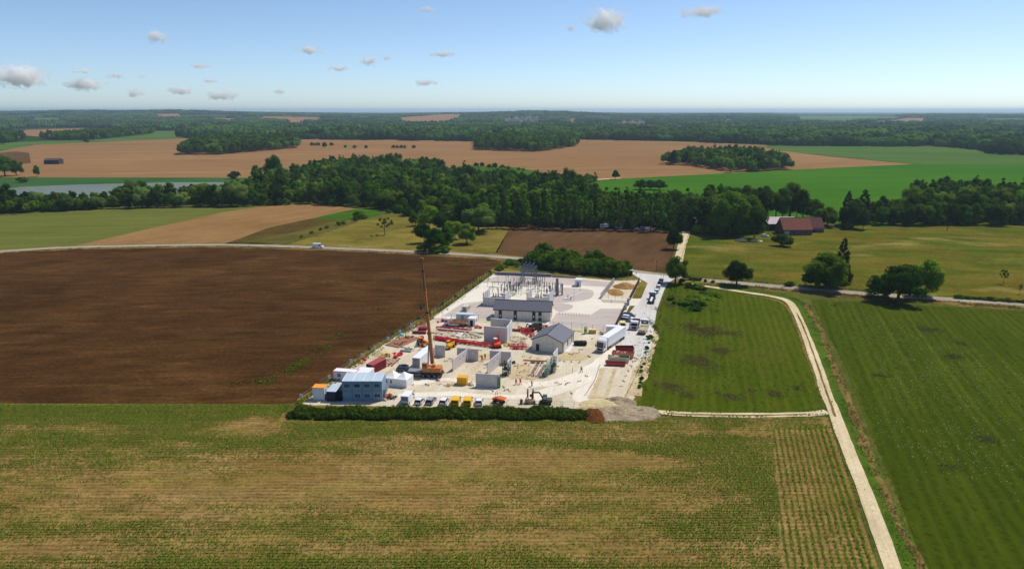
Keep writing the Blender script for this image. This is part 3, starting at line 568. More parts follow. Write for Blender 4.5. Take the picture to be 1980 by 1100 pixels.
def crown_mesh(name, seed, kind, H, Rr, z0, nleaf, leaf, core=.74, sub=1):
    rd = np.random.RandomState(seed + 100); cl = np.array(clumps(seed, kind, H, Rr, z0)); n = nleaf
    wt = cl[:, 3] ** 2; idx = rd.choice(len(cl), n, p=wt / wt.sum()); c = cl[idx]
    d = rd.randn(n, 3); d[:, 2] += .25; ctr = np.array([0, 0, (z0 + H) / 2]); outw = c[:, :3] - ctr; outw /= (np.linalg.norm(outw, axis=1, keepdims=True) + 1e-6)
    d = d / np.linalg.norm(d, axis=1, keepdims=True) + outw * .6; d /= np.linalg.norm(d, axis=1, keepdims=True)
    rr = c[:, 3:4] * (.78 + .34 * rd.rand(n, 1)); p = c[:, :3] + d * rr
    nrm = d + rd.randn(n, 3) * .55; nrm /= np.linalg.norm(nrm, axis=1, keepdims=True)
    t = np.cross(nrm, rd.randn(n, 3)); t /= np.linalg.norm(t, axis=1, keepdims=True); b = np.cross(nrm, t)
    s = (leaf * (.55 + .8 * rd.rand(n, 1))) / 2
    q = np.stack([p - t * s * 1.15, p - b * s * .8, p + t * s * 1.15, p + b * s * .8], 1).reshape(-1, 3)
    V = [q]; F4 = np.arange(n * 4).reshape(n, 4); F3 = []; o = n * 4
    iv, fi = ico(sub)
    for x, y, z, r in cl:
        k = r * core * (1 + .2 * (rd.rand(len(iv), 1) - .5)); V.append(iv * k + np.array([x, y, z])); F3.append(fi + o); o += len(iv)  # solid inner blobs added to stop light passing between the leaves
    return fastmesh(name, np.concatenate(V), [F4, np.concatenate(F3)])
def trunk_mesh(H, r, seed, n=5, low=.25):
    mb = MB(); rd = random.Random(seed); a = Vector((0, 0, -.2)); k = 4
    for i in range(k):
        b = Vector((rd.uniform(-.15, .15), rd.uniform(-.15, .15), H * .75 * (i + 1) / k)); mb.tube(a, b, r * (1 - i / k * .6), r * (1 - (i + 1) / k * .6), 7); a = b
    for i in range(n):
        z = H * (low + .45 * i / n); an = i * 2.4; l = H * .25; mb.tube((0, 0, z), (l * math.cos(an), l * math.sin(an), z + l * .8), r * .35, r * .1, 5)
    return mb.mesh('trunk')
TREES = {}
def proto(key, kind, H, Rr, z0, nleaf, leaf, fm, seed, tr=.3, core=.76):
    cm = crown_mesh('crown', seed, kind, H, Rr, z0, nleaf, leaf, core); cm.materials.append(fm)
    tm = trunk_mesh(H, tr, seed); tm.materials.append(M_bark); TREES[key] = (cm, tm, H)
for i in range(5): proto('round%d' % i, 'round', 15 + i, 5.2 + .35 * i, .6, 5200, .5, F_leaf if i % 2 else F_dark, 10 + i)
for i in range(3): proto('tall%d' % i, 'tall', 21 + i, 3.9 + .2 * i, .3, 4200, .5, F_pop, 30 + i, .35)
for i in range(2): proto('con%d' % i, 'conifer', 19, 5.4, 1.2, 3000, .55, F_con, 40 + i)
for i in range(2): proto('bush%d' % i, 'bush', 3.0, 2.1, .2, 900, .38, F_bush, 50 + i, .08)
proto('ragged0', 'ragged', 12, 4.0, 3.0, 1300, .5, F_dark, 60, .25, .6)
proto('lone0', 'lone', 13, 6.0, 1.2, 7000, .5, F_dark, 61, .4); proto('lone1', 'lone', 14, 5.2, .8, 6500, .5, F_leaf, 62, .4)
proto('willow0', 'round', 12, 6.2, 1.0, 3400, .55, F_sil, 63)
CROWNS = {}
def tree(key, p, sc=1, rz=0, label='', group=None, name='tree', cat='tree', sq=1.0, z=None):
    cm, tm, H = TREES[key]
    e = thing(name, label, cat, (p[0], p[1], z if z is not None else (H1(p[0], p[1]) if p[1] > 2900 else 0)), rz, group)
    e.scale = (sc * sq, sc * sq, sc)
    c = meshobj('crown', cm, None, e); meshobj('trunk', tm, None, e); CROWNS.setdefault(key, c); return e
def treepx(key, x, yb, hpx, label, sq=1.0, name='tree', cat='tree', group=None, rz=None):
    s = Sc(yb) * .97; H = hpx / s; p = P(x, yb)
    return tree(key, p, H / TREES[key][2], rz if rz is not None else (x * 1.7) % 6.28, label, group, name, cat, sq)
# single trees
treepx('ragged0', 744, 454, 36, 'lone thin dark tree standing in the yellow meadow', 1.1)
treepx('lone0', 1424, 552, 47, 'round tree by the road left of the chalk track bend', 1.25)
treepx('lone1', 1597, 558, 70, 'big dark broadleaf tree by the road below the conifer', 1.75)
treepx('bush0', 1577, 556, 34, 'low leafy tree at the left foot of the big roadside tree', 1.3)
treepx('con0', 1625, 548, 85, 'tall dark conifer in the pasture beside the roadside tree', .95, 'conifer_tree')
treepx('lone0', 1736, 583, 68, 'wide dark tree overhanging the road at the right', 1.5)
treepx('lone1', 1788, 573, 73, 'tree right behind the wide roadside tree', 1.15)
treepx('bush1', 1697, 572, 32, 'leafy bush tree at the left end of the roadside pair', 1.3, 'bush', 'bush')
treepx('lone1', 1306, 549, 54, 'dark tree at the road junction by the parked cars', 1.15)
treepx('bush0', 1516, 476, 22, 'rounded dark bush in front of the red roofed barn', 1.3, 'bush', 'bush')
treepx('lone0', 1302, 482, 40, 'small dense tree left of the white lane', .85)
treepx('ragged0', 1940, 549, 30, 'stunted half bare tree in the right pasture', .7)
treepx('ragged0', 1971, 569, 22, 'tiny bare sapling at the right picture edge', .5)
treepx('bush1', 1299, 526, 14, 'thin shrub beside the wooden pole', .7, 'shrub', 'shrub')
treepx('lone0', 1190, 347, 17, 'lone tree on the edge of the far tan field', .95)
treepx('lone1', 1412, 334, 26, 'single tree in front of the middle copse', .8)
treepx('lone0', 531, 345, 42, 'tall tree rising above the left end of the wood', .95)
treepx('lone1', 497, 350, 30, 'dark tree on the tan field edge left of the wood', 1.05)
treepx('bush1', 455, 346, 14, 'low dark bush at the tan field edge by the pond', 1.4, 'bush', 'bush')
treepx('lone1', 72, 342, 22, 'dark tree beside the pond at the far left', .8)
treepx('bush0', 46, 353, 10, 'round bush on the reed margin', 1.6, 'bush', 'bush')
treepx('lone0', 10, 341, 38, 'big dark tree at the left picture edge', 1.2)
treepx('lone1', 32, 340, 30, 'second dark tree from the left picture edge', 1.2)
treepx('lone0', 6, 281, 18, 'small dark tree at the far left field corner', 1.1)
treepx('bush0', 168, 276, 6, 'tiny bush in the distant left green field', 1.2, 'bush', 'bush')
for k, (x, y) in enumerate([(603,283),(610,283),(616,283),(628,286),(641,283),(668,287),(686,288),(708,288),(761,288),(768,288),(776,288),(783,288),(800,288)]):
    treepx('lone%d' % (k % 2), x, y, 7 if k not in (3,) else 11, 'small dot of a tree in the row across the tan field', 1.3, group='row of small trees on the tan field')
for k, (x, y, h) in enumerate([(921,323,8),(932,323,9),(946,326,8),(957,326,11),(971,328,9),(983,329,8),(1003,330,6),(1012,331,6),(1035,338,8)]):
    treepx('lone%d' % (k % 2), x, y, h, 'bush in the row on the small green field', 1.5, 'bush', 'bush', 'bushes on the small green field')
for k, x in enumerate([1055, 1064, 1078, 1090, 1102, 1112, 1121, 1133, 1143]):
    treepx('lone%d' % (k % 2), x, 346 + k * .6, 12, 'dark tree in the hedge along the green field tip', 1.4, group='hedge trees along the green field tip')
for x, y, h, w in ((1240, 363, 13, 1.6), (1258, 363, 12, 1.7), (1275, 364, 13, 1.5)):
    treepx('lone0', x, y + 4, h + 6, 'dark rounded tree showing above the poplar plantation', w, group='three trees above the plantation')
# farm trees
FT = [('round1',1392,452,82,1.25,'big leafy tree left of the farm'),('round3',1428,448,88,1.2,'largest crown of the farm trees'),('round0',1458,462,70,.95,'tree nearest the barn with drooping grey crown'),
      ('willow0',1338,440,62,1.0,'pale willow at the end of the plantation'),('round2',1512,424,62,.95,'dark tree behind the pale roofed shed'),('round4',1540,424,66,.8,'tall dark tree right behind the shed'),
      ('round1',1588,434,33,1.2,'leafy tree right of the red barn'),('round3',1606,440,34,.9,'tree at the right gable of the barn'),('con1',1636,435,62,1.1,'left conifer beside the farm'),('con0',1667,432,62,1.2,'right conifer beside the farm'),
      ('round0',1668,444,44,.85,'round tree in front of the two farm conifers'),('bush0',1637,444,16,1.1,'bright bush at the edge of the farm trees'),('round2',1478,420,62,.9,'dark crown between the farm and plantation'),('round3',1500,422,66,1.1,'dark crown left in the clump behind the shed'),('lone1',1526,422,68,1.2,'highest crown of the clump behind the shed'),('round1',1552,424,56,1.1,'right crown of the clump behind the shed'),('lone0',1574,428,40,1.1,'broad crown behind the barn ridge'),('lone1',1600,436,36,1.3,'broad crown right of the barn gable'),('round4',1650,440,58,1.1,'tree between the two farm conifers'),('round0',1362,446,70,1.2,'tree joining plantation and farm trees'),('lone1',1408,455,84,1.3,'lower left crown of the big farm trees')]
for k, x, y, h, w, l in FT: treepx(k, x, y, h, l, w)
for i, (k, x, y, h, w) in enumerate([('round1',1120,437,34,1.6),('round3',1090,436,26,1.3),('round0',1225,440,30,1.2),('round2',1192,441,22,1.1),('round4',1258,442,28,1.2),('willow0',1022,432,18,1.2),('willow0',1046,433,16,1.0)]):
    treepx(k, x, y, h, ['wide bushy tree at the plantation foot', 'smaller tree left of the wide bushy tree', 'round tree above the parked farm vehicles', 'low tree left of the white gable', 'dull dark tree right of the round one', 'grey willow bush at the plantation foot', 'right grey willow bush at the plantation foot'][i], w)
# meadow grove
for i, (k, x, y, h, w) in enumerate([('round1',838,488,45,.9),('round2',862,482,42,.95),('lone1',903,472,36,1.0),('round3',880,462,40,.9),('willow0',925,448,42,1.15),('round0',820,470,38,.85),('round4',856,450,44,.9),('lone0',803,437,22,.8),('round2',900,436,46,1.0),('round1',830,446,46,1),('willow0',952,434,30,1.0),('bush0',820,486,14,1.3),('bush1',855,488,12,1.5),('bush0',838,490,10,1.4)]):
    treepx(k, x, y, h * 1.1, 'leafy tree of the loose grove in the yellow meadow', w * 1.3, group='grove in the yellow meadow')
for i, (x, y, h) in enumerate([(696,423,14),(688,427,9),(664,434,7),(655,436,7),(632,442,6),(620,446,5),(602,452,5),(583,460,5),(706,424,7),(765,411,8),(752,413,8)]):
    treepx('bush%d' % (i % 2), x, y, h, 'scrubby bush along the meadow edge', 1.2, 'bush', 'bush', 'bushes along the meadow edge')
rd = random.Random(4)
# dark bush belt behind the yard
for i in range(26):
    t = i / 25; x = 1032 + 168 * t; yb = 514 + 22 * t - rd.uniform(0, 9); tall = 36 if i % 3 else 43
    treepx(['round1', 'round3', 'lone1', 'round0'][i % 4], x, yb, tall * rd.uniform(.7, 1.1) * (1 if 2 < i < 23 else .75), 'dense dark tree in the belt behind the substation yard', 1.15, group='tree belt behind the substation')
# poplar plantation
n = 0
for r in range(4):
    for i in range(19):
        x = 962 + (1330 - 962) * (i + .5 * (r % 2)) / 18.5; yb = 441 - r * 5.5 + (x - 960) * .018 + rd.uniform(-1, 1)
        treepx('tall%d' % rd.randrange(3), x + rd.uniform(-3, 3), yb, 70 * rd.uniform(.9, 1.06), 'slender poplar in the plantation rows', 1.0, 'poplar_tree', group='poplar plantation'); n += 1
# left tree row before the pond
for r in range(3):
    for i in range(30):
        x = -60 + 545 * i / 29 + rd.uniform(-7, 7); yb = 413 - min(x, 200) * .045 - max(0, x - 200) * .022 - r * 6 + rd.uniform(-1, 1)
        if r > 0 and 250 < x < 400 and rd.random() < .5: continue
        if rd.random() < .12 and r: continue
        hh = (48 if x > 385 else 46 if x < 20 else 31 if x < 225 else 44 if 240 < x < 300 else 37) * rd.uniform(.75, 1.1) * (.95 if r else .85)
        treepx('round%d' % rd.randrange(5) if rd.random() < .8 else 'willow0', x, yb, hh, 'dark tree in the long row between pond and olive field', rd.uniform(.85, 1.1), group='tree row in front of the pond')
# right wood, front rows
for r in range(5):
    for i in range(16):
        x = 1700 + 310 * i / 15 + rd.uniform(-8, 8); yb = 434 - r * 8 + rd.uniform(-2, 2)
        hh = (44 if x < 1760 else 62 if r else 48) * rd.uniform(.8, 1.08)
        if x < 1760 and r > 2: continue
        treepx(('tall%d' % rd.randrange(3)) if r > 2 else 'round%d' % rd.randrange(5), x, yb, hh, 'dark crowded tree of the right hand wood', 1.05, group='right hand wood')
treepx('willow0', 1755, 425, 42, 'pale willow in the left end of the right wood', 1.2)
# scrub along roads and fences
for i in range(16):
    x = 1850 + i * 9; treepx('bush%d' % (i % 2), x, 577 + (x - 1850) * .07, 7 * rd.uniform(.7, 1.2), 'low bush in the hedge along the road at the right', 1.5, 'bush', 'bush', 'hedge bushes along the right road')
for i, (x, y, h) in enumerate([(1335,541,8),(1343,543,7),(1352,543,6),(1364,545,5),(1378,547,5),(1318,548,9),(1332,556,10),(1345,558,9),(1352,560,9),(1362,562,7),(1297,580,9),(1303,588,7),(1528,553,9),(1520,554,7),(1682,566,8),(1690,569,7)]):
    treepx('bush%d' % (i % 2), x, y, h, 'low roadside bush in the verge near the junction', 1.4, 'bush', 'bush', 'bushes in the verges')
for i in range(15):
    t = i / 14; x = 1264 - 30 * t ** .7; y = 632 + 128 * t + rd.uniform(-5, 5); treepx('bush%d' % (i % 2), x + rd.uniform(-2, 4), y, 8 * rd.uniform(.3, 1.1) ** 1.2, 'leafy weed bush on the right edge of the site', 1.1, 'bush', 'bush', 'weed bushes on the right site edge')
for i, (x, y, h) in enumerate([(1340,583,12),(1352,592,14),(1365,586,13),(1376,578,12),(1330,590,13),(1360,574,9),(1345,600,9)]):
    treepx('bush%d' % (i % 2), x, y, h, 'bright green bramble mound beside the junction', 2.2, 'bramble_bush', 'bush', 'brambles beside the junction')
for i in range(12):
    t = i / 11; x = 690 + (950 - 690) * t; y = 689 + (529 - 689) * t; treepx('bush%d' % (i % 2), x + rd.uniform(-3, 3) , y + rd.uniform(0, 2), 6 * rd.uniform(.5, 1.3), 'scrubby weed bush along the left site fence', 1.0, 'bush', 'bush', 'weeds along the left fence')
treepx('lone1', 828, 614, 16, 'small dark tree at the corner of the tall fence', .7)
for i, (x, y, h) in enumerate([(968,521,10),(978,516,9),(990,512,10),(1000,516,8),(1010,509,9),(962,526,8),(985,508,8)]):
    treepx('bush%d' % (i % 2), x, y, h, 'rough bush behind the far yard corner', 1.5, 'bush', 'bush', 'bushes behind the far yard corner')
# ---------------------------------------------------------------- woods made of many crowns (stuff)
def inpoly(x, y, poly):
    n = len(poly); r = np.zeros(len(x), bool); j = n - 1
    for i in range(n):
        xi, yi = poly[i][0], poly[i][1]; xj, yj = poly[j][0], poly[j][1]
        c = ((yi > y) != (yj > y)) & (x < (xj - xi) * (y - yi) / (yj - yi + 1e-12) + xi); r ^= c; j = i
    return r
def scatter(name, label, pts, sc, srcs, cat='wood'):
    n = len(pts); me = bpy.data.meshes.new(name); me.vertices.add(n); me.vertices.foreach_set('co', np.asarray(pts, np.float32).ravel())
    rs = np.random.RandomState(len(pts))
    for nm, tp, val in (('rot', 'FLOAT', rs.rand(n) * 6.28), ('sc', 'FLOAT', sc), ('pick', 'INT', rs.randint(0, len(srcs), n))):
        a = me.attributes.new(nm, tp, 'POINT'); a.data.foreach_set('value', np.asarray(val))
    o = bpy.data.objects.new(name, me); C.objects.link(o)
    g = bpy.data.node_groups.new(name, 'GeometryNodeTree'); g.interface.new_socket('Geometry', in_out='INPUT', socket_type='NodeSocketGeometry'); g.interface.new_socket('Geometry', in_out='OUTPUT', socket_type='NodeSocketGeometry')
    N = g.nodes; L = g.links; gi = N.new('NodeGroupInput'); go = N.new('NodeGroupOutput'); jn = N.new('GeometryNodeJoinGeometry')
    def attr(nm, tp):
        a = N.new('GeometryNodeInputNamedAttribute'); a.data_type = tp; a.inputs[0].default_value = nm; return a.outputs[0]
    cr = N.new('ShaderNodeCombineXYZ'); L.new(attr('rot', 'FLOAT'), cr.inputs[2]); cs = N.new('ShaderNodeCombineXYZ'); s_ = attr('sc', 'FLOAT')
    for i in range(3): L.new(s_, cs.inputs[i])
    pk = attr('pick', 'INT')
    for i, so in enumerate(srcs):
        oi = N.new('GeometryNodeObjectInfo'); oi.inputs[0].default_value = so; oi.inputs['As Instance'].default_value = True
        ip = N.new('GeometryNodeInstanceOnPoints'); cm = N.new('FunctionNodeCompare'); cm.data_type = 'INT'; cm.operation = 'EQUAL'; cm.inputs[3].default_value = i
        L.new(pk, cm.inputs[2]); L.new(cm.outputs[0], ip.inputs['Selection']); L.new(gi.outputs[0], ip.inputs['Points']); L.new(oi.outputs['Geometry'], ip.inputs['Instance'])
        L.new(cr.outputs[0], ip.inputs['Rotation']); L.new(cs.outputs[0], ip.inputs['Scale']); L.new(ip.outputs[0], jn.inputs[0])
    L.new(jn.outputs[0], go.inputs[0]); md = o.modifiers.new('scatter', 'NODES'); md.node_group = g
    tag(o, label, cat, kind='stuff'); return o
def fill(polypx, space, seed, clear=()):
    poly = [P(*p) for p in polypx]; cl = [[P(*p) for p in c] for c in clear]
    xs = [p.x for p in poly]; ys = [p.y for p in poly]; rs = np.random.RandomState(seed)
    gx, gy = np.meshgrid(np.arange(min(xs), max(xs), space), np.arange(min(ys), max(ys), space)); x = (gx + rs.uniform(-.4, .4, gx.shape) * space).ravel(); y = (gy + rs.uniform(-.4, .4, gx.shape) * space).ravel()
    k = inpoly(x, y, poly)
    for c in cl: k &= ~inpoly(x, y, c)
    x, y = x[k], y[k]; return np.stack([x, y, np.where(y > 2900, hgt(x, y), 0)], -1)
SRC = [CROWNS[k] for k in ('round0', 'round1', 'round2', 'round3', 'round4', 'lone1', 'tall0', 'willow0')]
woodA = [(468,397),(474,375),(492,358),(560,350),(600,336),(640,326),(740,322),(850,329),(872,346),(960,352),(1012,360),(1150,368),(1150,398),(1000,412),(962,436),(870,434),(835,420),(800,414),(740,405),(600,394)]
pA = fill(woodA, 8.6, 1)
# nearest 150 of the central wood are trees of their own
k = np.argsort(pA[:, 1]); near = pA[k[:140]]; rest = pA[k[140:]]
rs = np.random.RandomState(9)
for i, p in enumerate(near):
    e = tree(['round%d' % rs.randint(5), 'lone1', 'tall1', 'willow0'][rs.choice(4, p=[.7, .16, .08, .06])], p, rs.uniform(.62, 1.0), rs.rand() * 6.28, 'leafy tree along the near edge of the central wood', 'near edge of the central wood')
scatter('central_wood', 'dense mixed wood behind the meadows in the middle', rest, rs.uniform(.65, 1.05, len(rest)) * (.75 + .45 * fbm(rest[:, 0] / 50, rest[:, 1] / 50, 2)), SRC)
pl = fill([(960,425),(1150,400),(1370,405),(1370,420),(960,432)], 8, 2)
scatter('wood_behind_plantation', 'green treetops directly behind the poplar plantation', pl, rs.uniform(.7, .95, len(pl)), SRC)
pB = fill([(1350,445),(1365,405),(1480,405),(1480,425),(1420,440)], 9, 3)
scatter('farm_copse', 'cluster of treetops behind the big farm trees', pB, rs.uniform(.9, 1.2, len(pB)), SRC)
pC = fill([(1752,404),(1775,388),(1980,388),(2300,388),(2300,430),(2020,434),(1985,402)], 8, 4)
scatter('right_wood', 'mass of treetops at the back of the right hand wood', pC, rs.uniform(.85, 1.15, len(pC)), SRC)
pD = fill([(1283,318),(1300,312),(1330,306),(1380,301),(1450,304),(1515,314),(1529,329),(1460,333),(1400,331),(1340,321)], 9, 5)
scatter('round_copse', 'oval copse standing on the far tan field', pD, rs.uniform(.75, 1.15, len(pD)), SRC)
pE = fill([(349,300),(362,288),(380,280),(500,274),(560,274),(577,281),(575,287),(420,300)], 10, 6)
scatter('left_copse', 'dark copse on the left part of the tan field', pE, rs.uniform(1.0, 1.35, len(pE)), SRC)
pF = fill([(921,291),(920,272),(1050,270),(1110,272),(1118,283),(1040,294)], 10, 7)
scatter('middle_copse', 'wood jutting into the tan field in the middle', pF, rs.uniform(1.0, 1.3, len(pF)), SRC)
pG = fill([(110,272),(180,272),(296,259),(300,255),(240,256),(150,264),(75,268)], 10, 8)
pG = np.concatenate([pG, fill([(-400,285),(0,279),(45,274),(48,268),(20,262),(-400,262)], 12, 9)])
scatter('left_tree_belt', 'dark tree belt above the distant left field', pG, rs.uniform(.9, 1.25, len(pG)), SRC)
UB = [CROWNS['bush0'], CROWNS['bush1']]
def line_pts(pl, n, jy, seed):
    rs_ = np.random.RandomState(seed); L_ = np.linspace(0, 1, n); xs_ = np.interp(L_, np.linspace(0, 1, len(pl)), [p[0] for p in pl]); ys_ = np.interp(L_, np.linspace(0, 1, len(pl)), [p[1] for p in pl]); return np.array([P(x + rs_.uniform(-3, 3), y - rs_.uniform(0, jy))[:] for x, y in zip(xs_, ys_)])
for pl_, n_, jy_, l_ in (([(955,437),(1150,441),(1335,447)], 260, 16, 'dark undergrowth at the foot of the poplar plantation'), ([(-60,415),(100,410),(200,404),(480,398)], 330, 14, 'dark undergrowth below the pond tree row'), ([(1690,436),(1990,435)], 220, 20, 'dark undergrowth of the right hand wood'), ([(485,398),(600,396),(740,406),(830,430),(900,437),(960,438)], 260, 16, 'dark undergrowth along the central wood'), ([(1345,452),(1400,457),(1480,452)], 60, 12, 'undergrowth below the farm trees'), ([(1026,516),(1110,529),(1204,538)], 120, 10, 'leafy scrub filling the belt behind the substation')):
    q_ = line_pts(pl_, n_, jy_, n_); scatter('undergrowth', l_, q_, np.random.RandomState(n_).uniform(1.0, 2.2, n_), UB, 'undergrowth')
# far forest: lumpy groups of low detail crowns
def clump_mesh(seed, n=16, span=52):
    rd = np.random.RandomState(seed); iv, fi = ico(2); V = []; F = []; o = 0
    for i in range(n):
        gx, gy = (i % 4 - 1.5) * span / 4, (i // 4 - 1.5) * span / 4
        cx, cy2 = gx + rd.uniform(-4, 4), gy + rd.uniform(-4, 4); h = rd.uniform(11, 19); r = rd.uniform(5.5, 9)
        ph = rd.rand(3) * 6; d = 1 + .16 * np.sin(iv[:, 0:1] * 5 + ph[0]) * np.cos(iv[:, 1:2] * 5 + ph[1]) + .18 * (rd.rand(len(iv), 1) - .5)
        V.append(iv * d * np.array([r, r, h * .52]) + np.array([cx, cy2, h * .5])); F.append(fi + o); o += len(iv)
    return fastmesh('treetops', np.concatenate(V), [np.concatenate(F)])
def clump_obj(seed, px, py, label):
    me = clump_mesh(seed); me.materials.append(F_far); o = meshobj('copse', me, None); p = P(px, py); o.location = (p.x, p.y, H1(p.x, p.y)); tag(o, label, 'copse', kind='stuff'); return o
SF = [clump_obj(71, 1200, 268, 'thicket at the front of the far forest'), clump_obj(72, 700, 268, 'thicket at the front of the far forest, left part'), clump_obj(73, 1600, 279, 'thicket at the front of the far forest, right part')]
clear = [p for n_, p, m_, l_ in FAR]
VILL = [(962,240),(972,231),(1000,227),(1045,225),(1056,232),(1050,241),(990,243)]
VIL2 = [(1184,245),(1198,236.5),(1257,236),(1266,245)]
VIL3 = [(1290,256),(1298,247),(1347,247),(1352,256)]
far_poly = [(-1400,262),(-300,262),(0,253),(45,248),(165,247),(240,250),(300,253),(362,252),(365,268),(575,270),(920,273),(1117,270),(1200,271),(1340,275),(1440,279),(1540,283),(1650,283),(1830,284),(1880,291),(1960,300),(2300,312),(2900,300),(2600,222.6),(1980,222.2),(1560,223.2),(1300,221),(1000,219.2),(700,221),(300,217.5),(0,218),(-1400,221)]
pH = fill([p for p in far_poly], 46, 10, clear + [VILL, VIL2, VIL3])
nz = fbm(pH[:, 0] / 700, pH[:, 1] / 700, 3); gap = (nz > .60) & (pH[:, 1] > 2700); pH = pH[~gap]
print('far clumps', len(pH))
scatter('forest', 'dark forest stretching to the hills on the horizon', pH, rs.uniform(.8, 1.3, len(pH)), SF)
# ================================================================ the building site
def cm(name, r, g, b, rough=.6, noise=.08, scale=1.5, **k): return mat(name, srgb(r, g, b), rough, noise=noise, scale=scale, **k)
M_conc = cm('precast_concrete', 196, 189, 186, .85, .08, .6); M_concw = cm('white_concrete', 205, 204, 206, .8, .05, .5); M_stone = cm('rubble_stone', 188, 174, 150, .95, .25, 2)
M_white = cm('white_paint', 225, 226, 228, .4, .03); M_whiteb = cm('white_sheet', 218, 220, 224, .5, .05, .8); M_grey = cm('grey_paint', 128, 130, 134, .5, .08)
M_dark = cm('dark_steel', 44, 46, 50, .5, .15); M_black = cm('black_rubber', 24, 24, 26, .8, .1); M_glass = mat('dark_glass', (.02, .025, .03), .08, noise=0, spec=.6)
M_steel = cm('galvanised_steel', 112, 118, 128, .45, .1, metal=.3); M_ins = cm('insulator_brown', 58, 46, 48, .3, .1); M_red = cm('red_plastic', 196, 16, 44, .5, .08); M_rust = cm('rusty_steel', 132, 86, 66, .85, .25, 2)
M_dred = cm('container_red', 128, 34, 40, .55, .12, 2); M_orange = cm('machine_orange', 206, 98, 24, .45, .08); M_yel = cm('machine_yellow', 222, 160, 20, .45, .06); M_crane = cm('crane_orange', 188, 112, 46, .45, .08)
M_blue = cm('cabin_blue', 122, 150, 170, .6, .05); M_navy = cm('navy_cladding', 34, 46, 66, .5, .08); M_roofs = cm('cabin_roof_sheet', 176, 190, 202, .4, .08, 1, streak=(1, .1, 1)); M_slate = cm('slate_roof', 98, 98, 108, .45, .04, 2); M_wallp = cm('grey_wall_panel', 216, 208, 196, .8, .05, .7)
M_dgreen = cm('dark_green', 34, 58, 38, .6, .15); M_green = cm('frame_green', 48, 128, 52, .5, .1); M_wood = cm('raw_timber', 190, 152, 96, .8, .12, 3); M_tent = cm('tent_canvas', 232, 232, 234, .6, .02); M_tan = cm('tan_paint', 186, 158, 124, .6, .12, 2)
M_oroof = cm('orange_roof', 226, 146, 46, .6, .06); M_tile = cm('old_red_tiles', 122, 66, 52, .85, .25, 1.5); M_fib = cm('pale_fibre_cement', 176, 160, 166, .8, .12, .4); M_render = cm('dark_stone_wall', 92, 86, 84, .9, .15, 1.2); M_purple = cm('dark_fence_board', 72, 56, 56, .8, .12); M_lamp = mat('lamp_glass', (.8, .8, .8), .1, noise=0); M_tl = mat('tail_lamp_red', (.35, .01, .01), .2, noise=0)
M_skin = mat('skin', srgb(190, 140, 112), .6, noise=0); M_cyan = cm('blue_tarp', 96, 186, 206, .5, .1); M_mesh = cm('grey_wire', 120, 122, 120, .5, 0)
UA = R(-14); VA = R(73)
def pz(px, py): p = P(px, py); return p
def tl(o, lab): o['label'] = lab; return o
# ---- walls and panels
def panel(p0, p1, h, th, label, m=None, name='concrete_wall_panel', group='precast wall panels', joint=0):
    a = P(*p0); b = P(*p1); d = b - a; L = d.length; e = thing(name, label, 'wall', a, math.atan2(d.y, d.x), group)
    m = m or M_conc; mb = MB().box(0, L, -th / 2, th / 2, .12, h); mb.obj('wall', m, e, bevel=.015)
    MB().box(-.03, L + .03, -th / 2 - .12, th / 2 + .12, 0, .12).obj('footing', M_conc, e)
    cp = MB().box(0, L, -th / 2 - .012, th / 2 + .012, h, h + .05).obj('edge', M_concw, e)
    for k in range(max(1, int(L // 3))):
        MB().box(L * (k + 1) / (int(L // 3) + 1) - .15, L * (k + 1) / (int(L // 3) + 1) + .15, -th / 2 - .03, -th / 2, h * .62, h * .62 + .3).obj('lifting_plate', M_white if k == 0 else M_dark, e)
    return e
panel((841.5, 689), (861, 691), 3.6, .2, 'grey wall panel standing right of the crane boom'); panel((829, 697), (841, 686.5), 3.5, .18, 'sunlit side panel between crane boom and first grey panel')
panel((884, 695), (903, 696.6), 3.6, .2, 'left half of the T shaped wall behind the crane'); panel((904, 696.8), (925, 698.4), 3.6, .2, 'right half of the T shaped wall, white square on it'); panel((875.5, 719), (903, 698), 3.6, .18, 'long sunlit panel running back to the left T wall')
panel((947, 702), (967, 703.6), 3.8, .2, 'left grey panel of the second T wall'); panel((968, 703.8), (988, 705), 3.8, .2, 'right grey panel of the second T wall'); panel((942.5, 727), (967, 705.5), 3.9, .18, 'long sunlit panel running back to the right T wall')
panel((920, 747.5), (943, 749), 3.7, .2, 'front wall panel, left half beside the yellow skip'); panel((943.3, 749), (966, 750.5), 3.7, .2, 'front wall panel, right half with green frame')
panel((981, 726.5), (989, 717), 4.1, .2, 'white short wall panel beside the green frames', M_concw); panel((1058, 725), (1066, 716), 3.9, .18, 'white panel at the left of the green scaffold pair', M_concw); panel((1069, 717), (1078, 705), 5.0, .18, 'tall bright panel at the right of the green scaffold pair', M_concw)
panel((936, 660), (979, 663.8), 5.0, .3, 'big lilac grey front wall of the three sided enclosure'); panel((949, 643.5), (990, 647), 4.9, .3, 'rear grey wall of the three sided enclosure'); panel((980, 663.5), (984.2, 656.5), 5.0, .25, 'front white side panel of the enclosure', M_concw); panel((984.6, 656), (989.6, 648), 5.0, .25, 'rear white side panel of the enclosure', M_concw)
